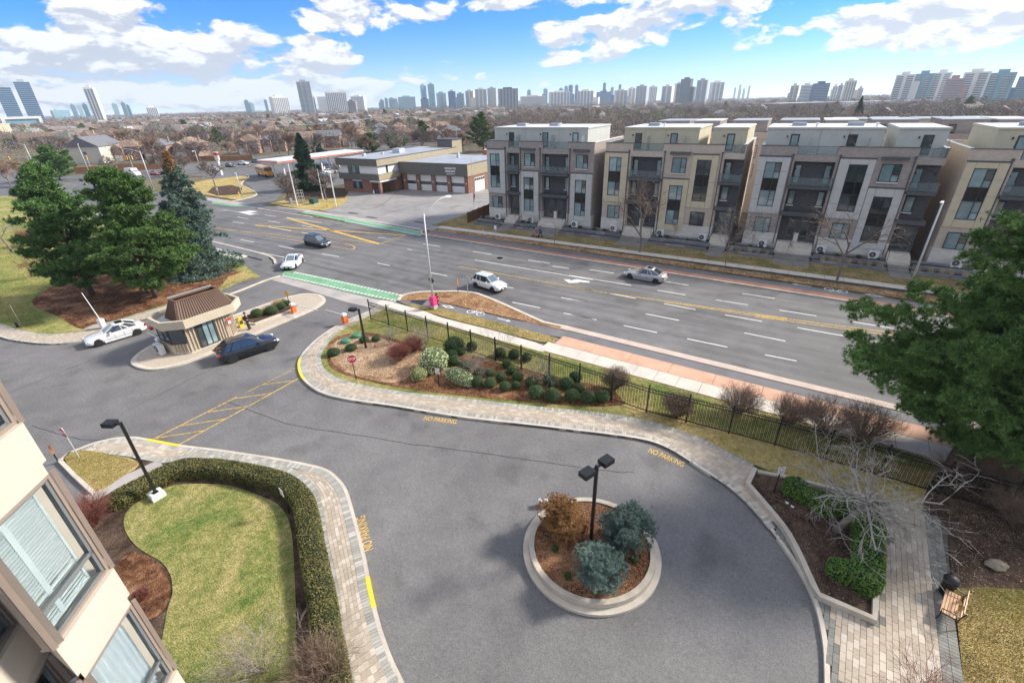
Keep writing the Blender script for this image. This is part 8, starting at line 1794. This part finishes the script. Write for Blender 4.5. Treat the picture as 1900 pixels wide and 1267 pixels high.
TL_ = [(-12,19,163,'blue','glass',1250,'blue glass tower cut by the left frame edge'),(24,54,153,'blue','glass',1300,'tall blue glass tower with slanting look, second from the left edge'),(153,176,163,'white','fins',1500,'white tower with dark stripes standing alone at left'),
 (92,128,205,'teal','glass',2600,'low teal building right of the glass towers'),(129,139,195,'teal','glass',2600,'small teal tower, left one of the three before the striped tower'),(142,150,196,'teal','glass',2600,'small teal tower in the middle of the three'),(151,163,194,'teal','bands',2600,'small teal tower touching the striped tower'),(206,216,193,'teal','glass',2700,'small teal tower right of the striped tower'),(223,233,191,'teal','glass',2700,'small teal tower, taller of the far left pair'),(233,241,196,'teal','bands',2700,'small teal tower, lower of the far left pair'),(270,291,199,'white','fins',2300,'low white striped slab in the left distance'),
 (452,462,187,'teal','glass',2600,'small blue tower left of the white striped slab'),(461,470,192,'teal','bands',2600,'low teal annex beside the small blue tower'),(489,495,186,'teal','glass',2800,'slim teal tower just left of the white slab'),(498,534,180,'white','fins',1700,'white slab with vertical stripes left of the tallest tower'),(549,575,152,'grey','balcony',1600,'tallest grey apartment tower in the left half'),(575,583,180,'grey','fins',1700,'low grey tower behind the tallest grey tower'),(602,641,171,'white','fins',1700,'wide white slab with vertical stripes right of the tallest tower'),(642,662,188,'brown','bands',1800,'low brown block beside the wide white slab'),(650,678,179,'white','fins',2200,'lower white striped slab behind the brown block'),
 (704,712,186,'teal','bands',2600,'low teal tower right of the striped slabs'),(713,719,183,'teal','glass',2600,'slim teal tower beside the low teal one'),(720,732,183,'teal','bands',2600,'teal tower left of the brownish block'),(732,737,184,'pink','bands',2600,'narrow pinkish block between teal towers'),(738,770,180,'teal','bands',2500,'wide stepped teal building left of the twin towers'),
 (779,790,159,'teal','glass',1900,'left one of the two tall blue twin towers'),(793,805,157,'teal','glass',1900,'right one of the two tall blue twin towers'),(780,795,184,'blue','bands',1850,'low dark base building under the twin towers'),(809,827,173,'teal','balcony',2000,'teal building right of the twin towers'),(831,845,170,'deep','glass',1900,'deep blue glass tower'),(847,861,174,'teal','bands',2000,'pale teal tower right of the deep blue one'),
 (863,880,169,'cream','balcony',2000,'cream apartment building, left half of the cream pair'),(881,903,166,'cream','balcony',1950,'cream apartment building, right half of the cream pair'),(904,923,164,'grey','bands',2000,'grey block between the cream pair and the dark topped one'),(924,961,165,'dark','balcony',1850,'dark building with white frames over the first townhouses'),(965,1012,179,'cream','bands',2100,'long low yellowish building'),(978,986,168,'teal','glass',2700,'slim teal tower behind the yellowish building'),(1008,1016,166,'teal','glass',2600,'slim blue tower right of the yellowish building'),
 (1018,1058,171,'white','balcony',1950,'white apartment building over the first gap'),(1037,1046,165,'teal','glass',2600,'teal tower top behind the white apartments'),(1047,1054,161,'teal','glass',2700,'blue tower, left of the close blue pair'),(1055,1063,159,'blue','glass',2700,'blue tower, taller of the close blue pair'),(1067,1073,159,'blue','glass',2700,'single slim blue tower right of the pair'),(1071,1105,169,'white','balcony',1950,'white and dark apartment building over the beige block'),(1107,1134,171,'deep','bands',2500,'wide pale blue office building'),(1119,1125,155,'blue','glass',2800,'tallest slim blue tower above the blue office'),(1133,1139,163,'teal','glass',2800,'small tower right of the tallest slim blue one'),(1148,1153,158,'blue','glass',2800,'thin blue tower over the cream block'),
 (1140,1165,168,'cream','balcony',1950,'cream apartment building right of the blue office'),(1166,1180,164,'white','balcony',2000,'white apartment block, narrow'),(1181,1204,160,'grey','balcony',1950,'pale grey apartment building with balconies'),(1205,1220,161,'white','fins',1900,'white striped building right of the pale grey balcony building'),(1229,1252,160,'white','balcony',1800,'white stepped building, lower left half'),(1252,1272,155,'white','balcony',1780,'white stepped building, taller right half'),(1264,1287,147,'dark','bands',1750,'dark topped tower, tallest over the beige townhouses'),(1294,1317,149,'grey','balcony',1700,'pale grey apartment tower right of the dark one'),(1318,1345,153,'white','balcony',1750,'white apartment building right of the pale grey tower'),
 (1363,1367,163,'teal','glass',5200,'faint distant tower, first of the hazy group'),(1372,1376,158,'teal','glass',5300,'faint distant tower, tallest of the hazy group'),(1379,1383,165,'teal','glass',5200,'faint distant tower, third of the hazy group'),(1389,1393,160,'teal','glass',5400,'faint distant tower, last of the hazy group'),
 (1468,1485,159,'cream','balcony',1500,'cream slab left of the blue hospital building'),(1487,1510,158,'white','bands',1480,'white building part with blue glass front'),(1508,1541,155,'deep','bands',1450,'bright blue stepped glass building'),(1546,1556,160,'white','balcony',1700,'low white tower behind the beige one'),(1557,1567,158,'grey','fins',1700,'grey striped tower beside the beige one'),(1569,1591,150,'cream','fins',1500,'beige pointed top tower above the lone spruce'),(1592,1603,164,'cream','bands',1600,'low cream building right of the beige tower'),
 (1664,1700,139,'white','balcony',1150,'white balcony slab, left third of the long apartment slab'),(1700,1735,137,'teal','balcony',1160,'pale blue balcony slab, middle of the long apartment slab'),(1735,1768,135,'white','balcony',1170,'white balcony slab, right third of the long apartment slab'),(1757,1790,146,'pink','bands',1080,'pinkish brown apartment block between the white slabs'),(1790,1840,134,'white','balcony',1120,'large white balcony slab near the right edge, left half'),(1840,1888,135,'teal','balcony',1130,'large pale blue balcony slab near the right edge'),(1892,1925,142,'blue','bands',1200,'blue grey slab cut by the right frame edge')]
for (x0, x1, yt, c, s, d, l) in TL_: tower(l, x0, x1, yt, c, s, d, 0. if x0 > 1650 or x0 < 60 else None)
pb_ = thing('white_podium', 'white gate shaped low building between the two glass towers', 'building', Vector((*(G(33, 214)-G(33,214))[:2], 0))); dv = px_dir(33, 205); dvec = Vector((-math.sin(dv[0]), math.cos(dv[0]), 0))*1150; pb_.location = dvec; pb_.rotation_euler = (0, 0, dv[0]); b = MB(); b.box(-24,24,-8,8,14,17.5); b.box(-24,-20,-8,8,0,14); b.box(20,24,-8,8,0,14); b.build('frame_wall', TM['white'], pb_); b = MB(); b.box(-20,20,-6,6,0,14); b.build('glass_front', TM['teal'], pb_)
# flat commercial roofs in the middle distance
for (x, y_, w_, d_, h, c, l) in [(255,232,60,30,6,'grey','long low grey roofed building left of centre'),(330,228,70,30,7,'white','long pale roofed building in the centre left distance'),(1480,205,90,40,9,'brown','long low building with pale roof beyond the lone spruce'),(1600,200,80,40,8,'white','long white roofed building right of the lone spruce'),(1700,196,60,30,7,'white','pale flat roofed building under the right slabs'),(1060,203,50,24,9,'pink','brown flat building among the trees over the first gap')]:
    o = thing('low_building', l, 'building', G(x, y_), YAW+rad(8), 'low flat buildings in the distance'); b = MB(); b.box(-w_/2,w_/2,-d_/2,d_/2,0,h); b.build('wall', TM[c], o); b = MB(); b.box(-w_/2-.3,w_/2+.3,-d_/2-.3,d_/2+.3,h,h+.6); b.build('roof', M_ROOFW, o)
# ------------------------------------------------------------------ air
hz = MB(); hz.box(-6900, 6900, -3000, 6900, -1.2, 330); hm = D.materials.new('air'); hm.use_nodes = True; t = hm.node_tree; t.nodes.clear(); pv = N(t, 'ShaderNodeVolumePrincipled'); pv.inputs['Color'].default_value = (.72, .86, 1., 1); pv.inputs['Density'].default_value = .00012; pv.inputs['Anisotropy'].default_value = .2
oo = N(t, 'ShaderNodeOutputMaterial'); t.links.new(pv.outputs[0], oo.inputs['Volume']); hz.build('haze', hm, kind='stuff')
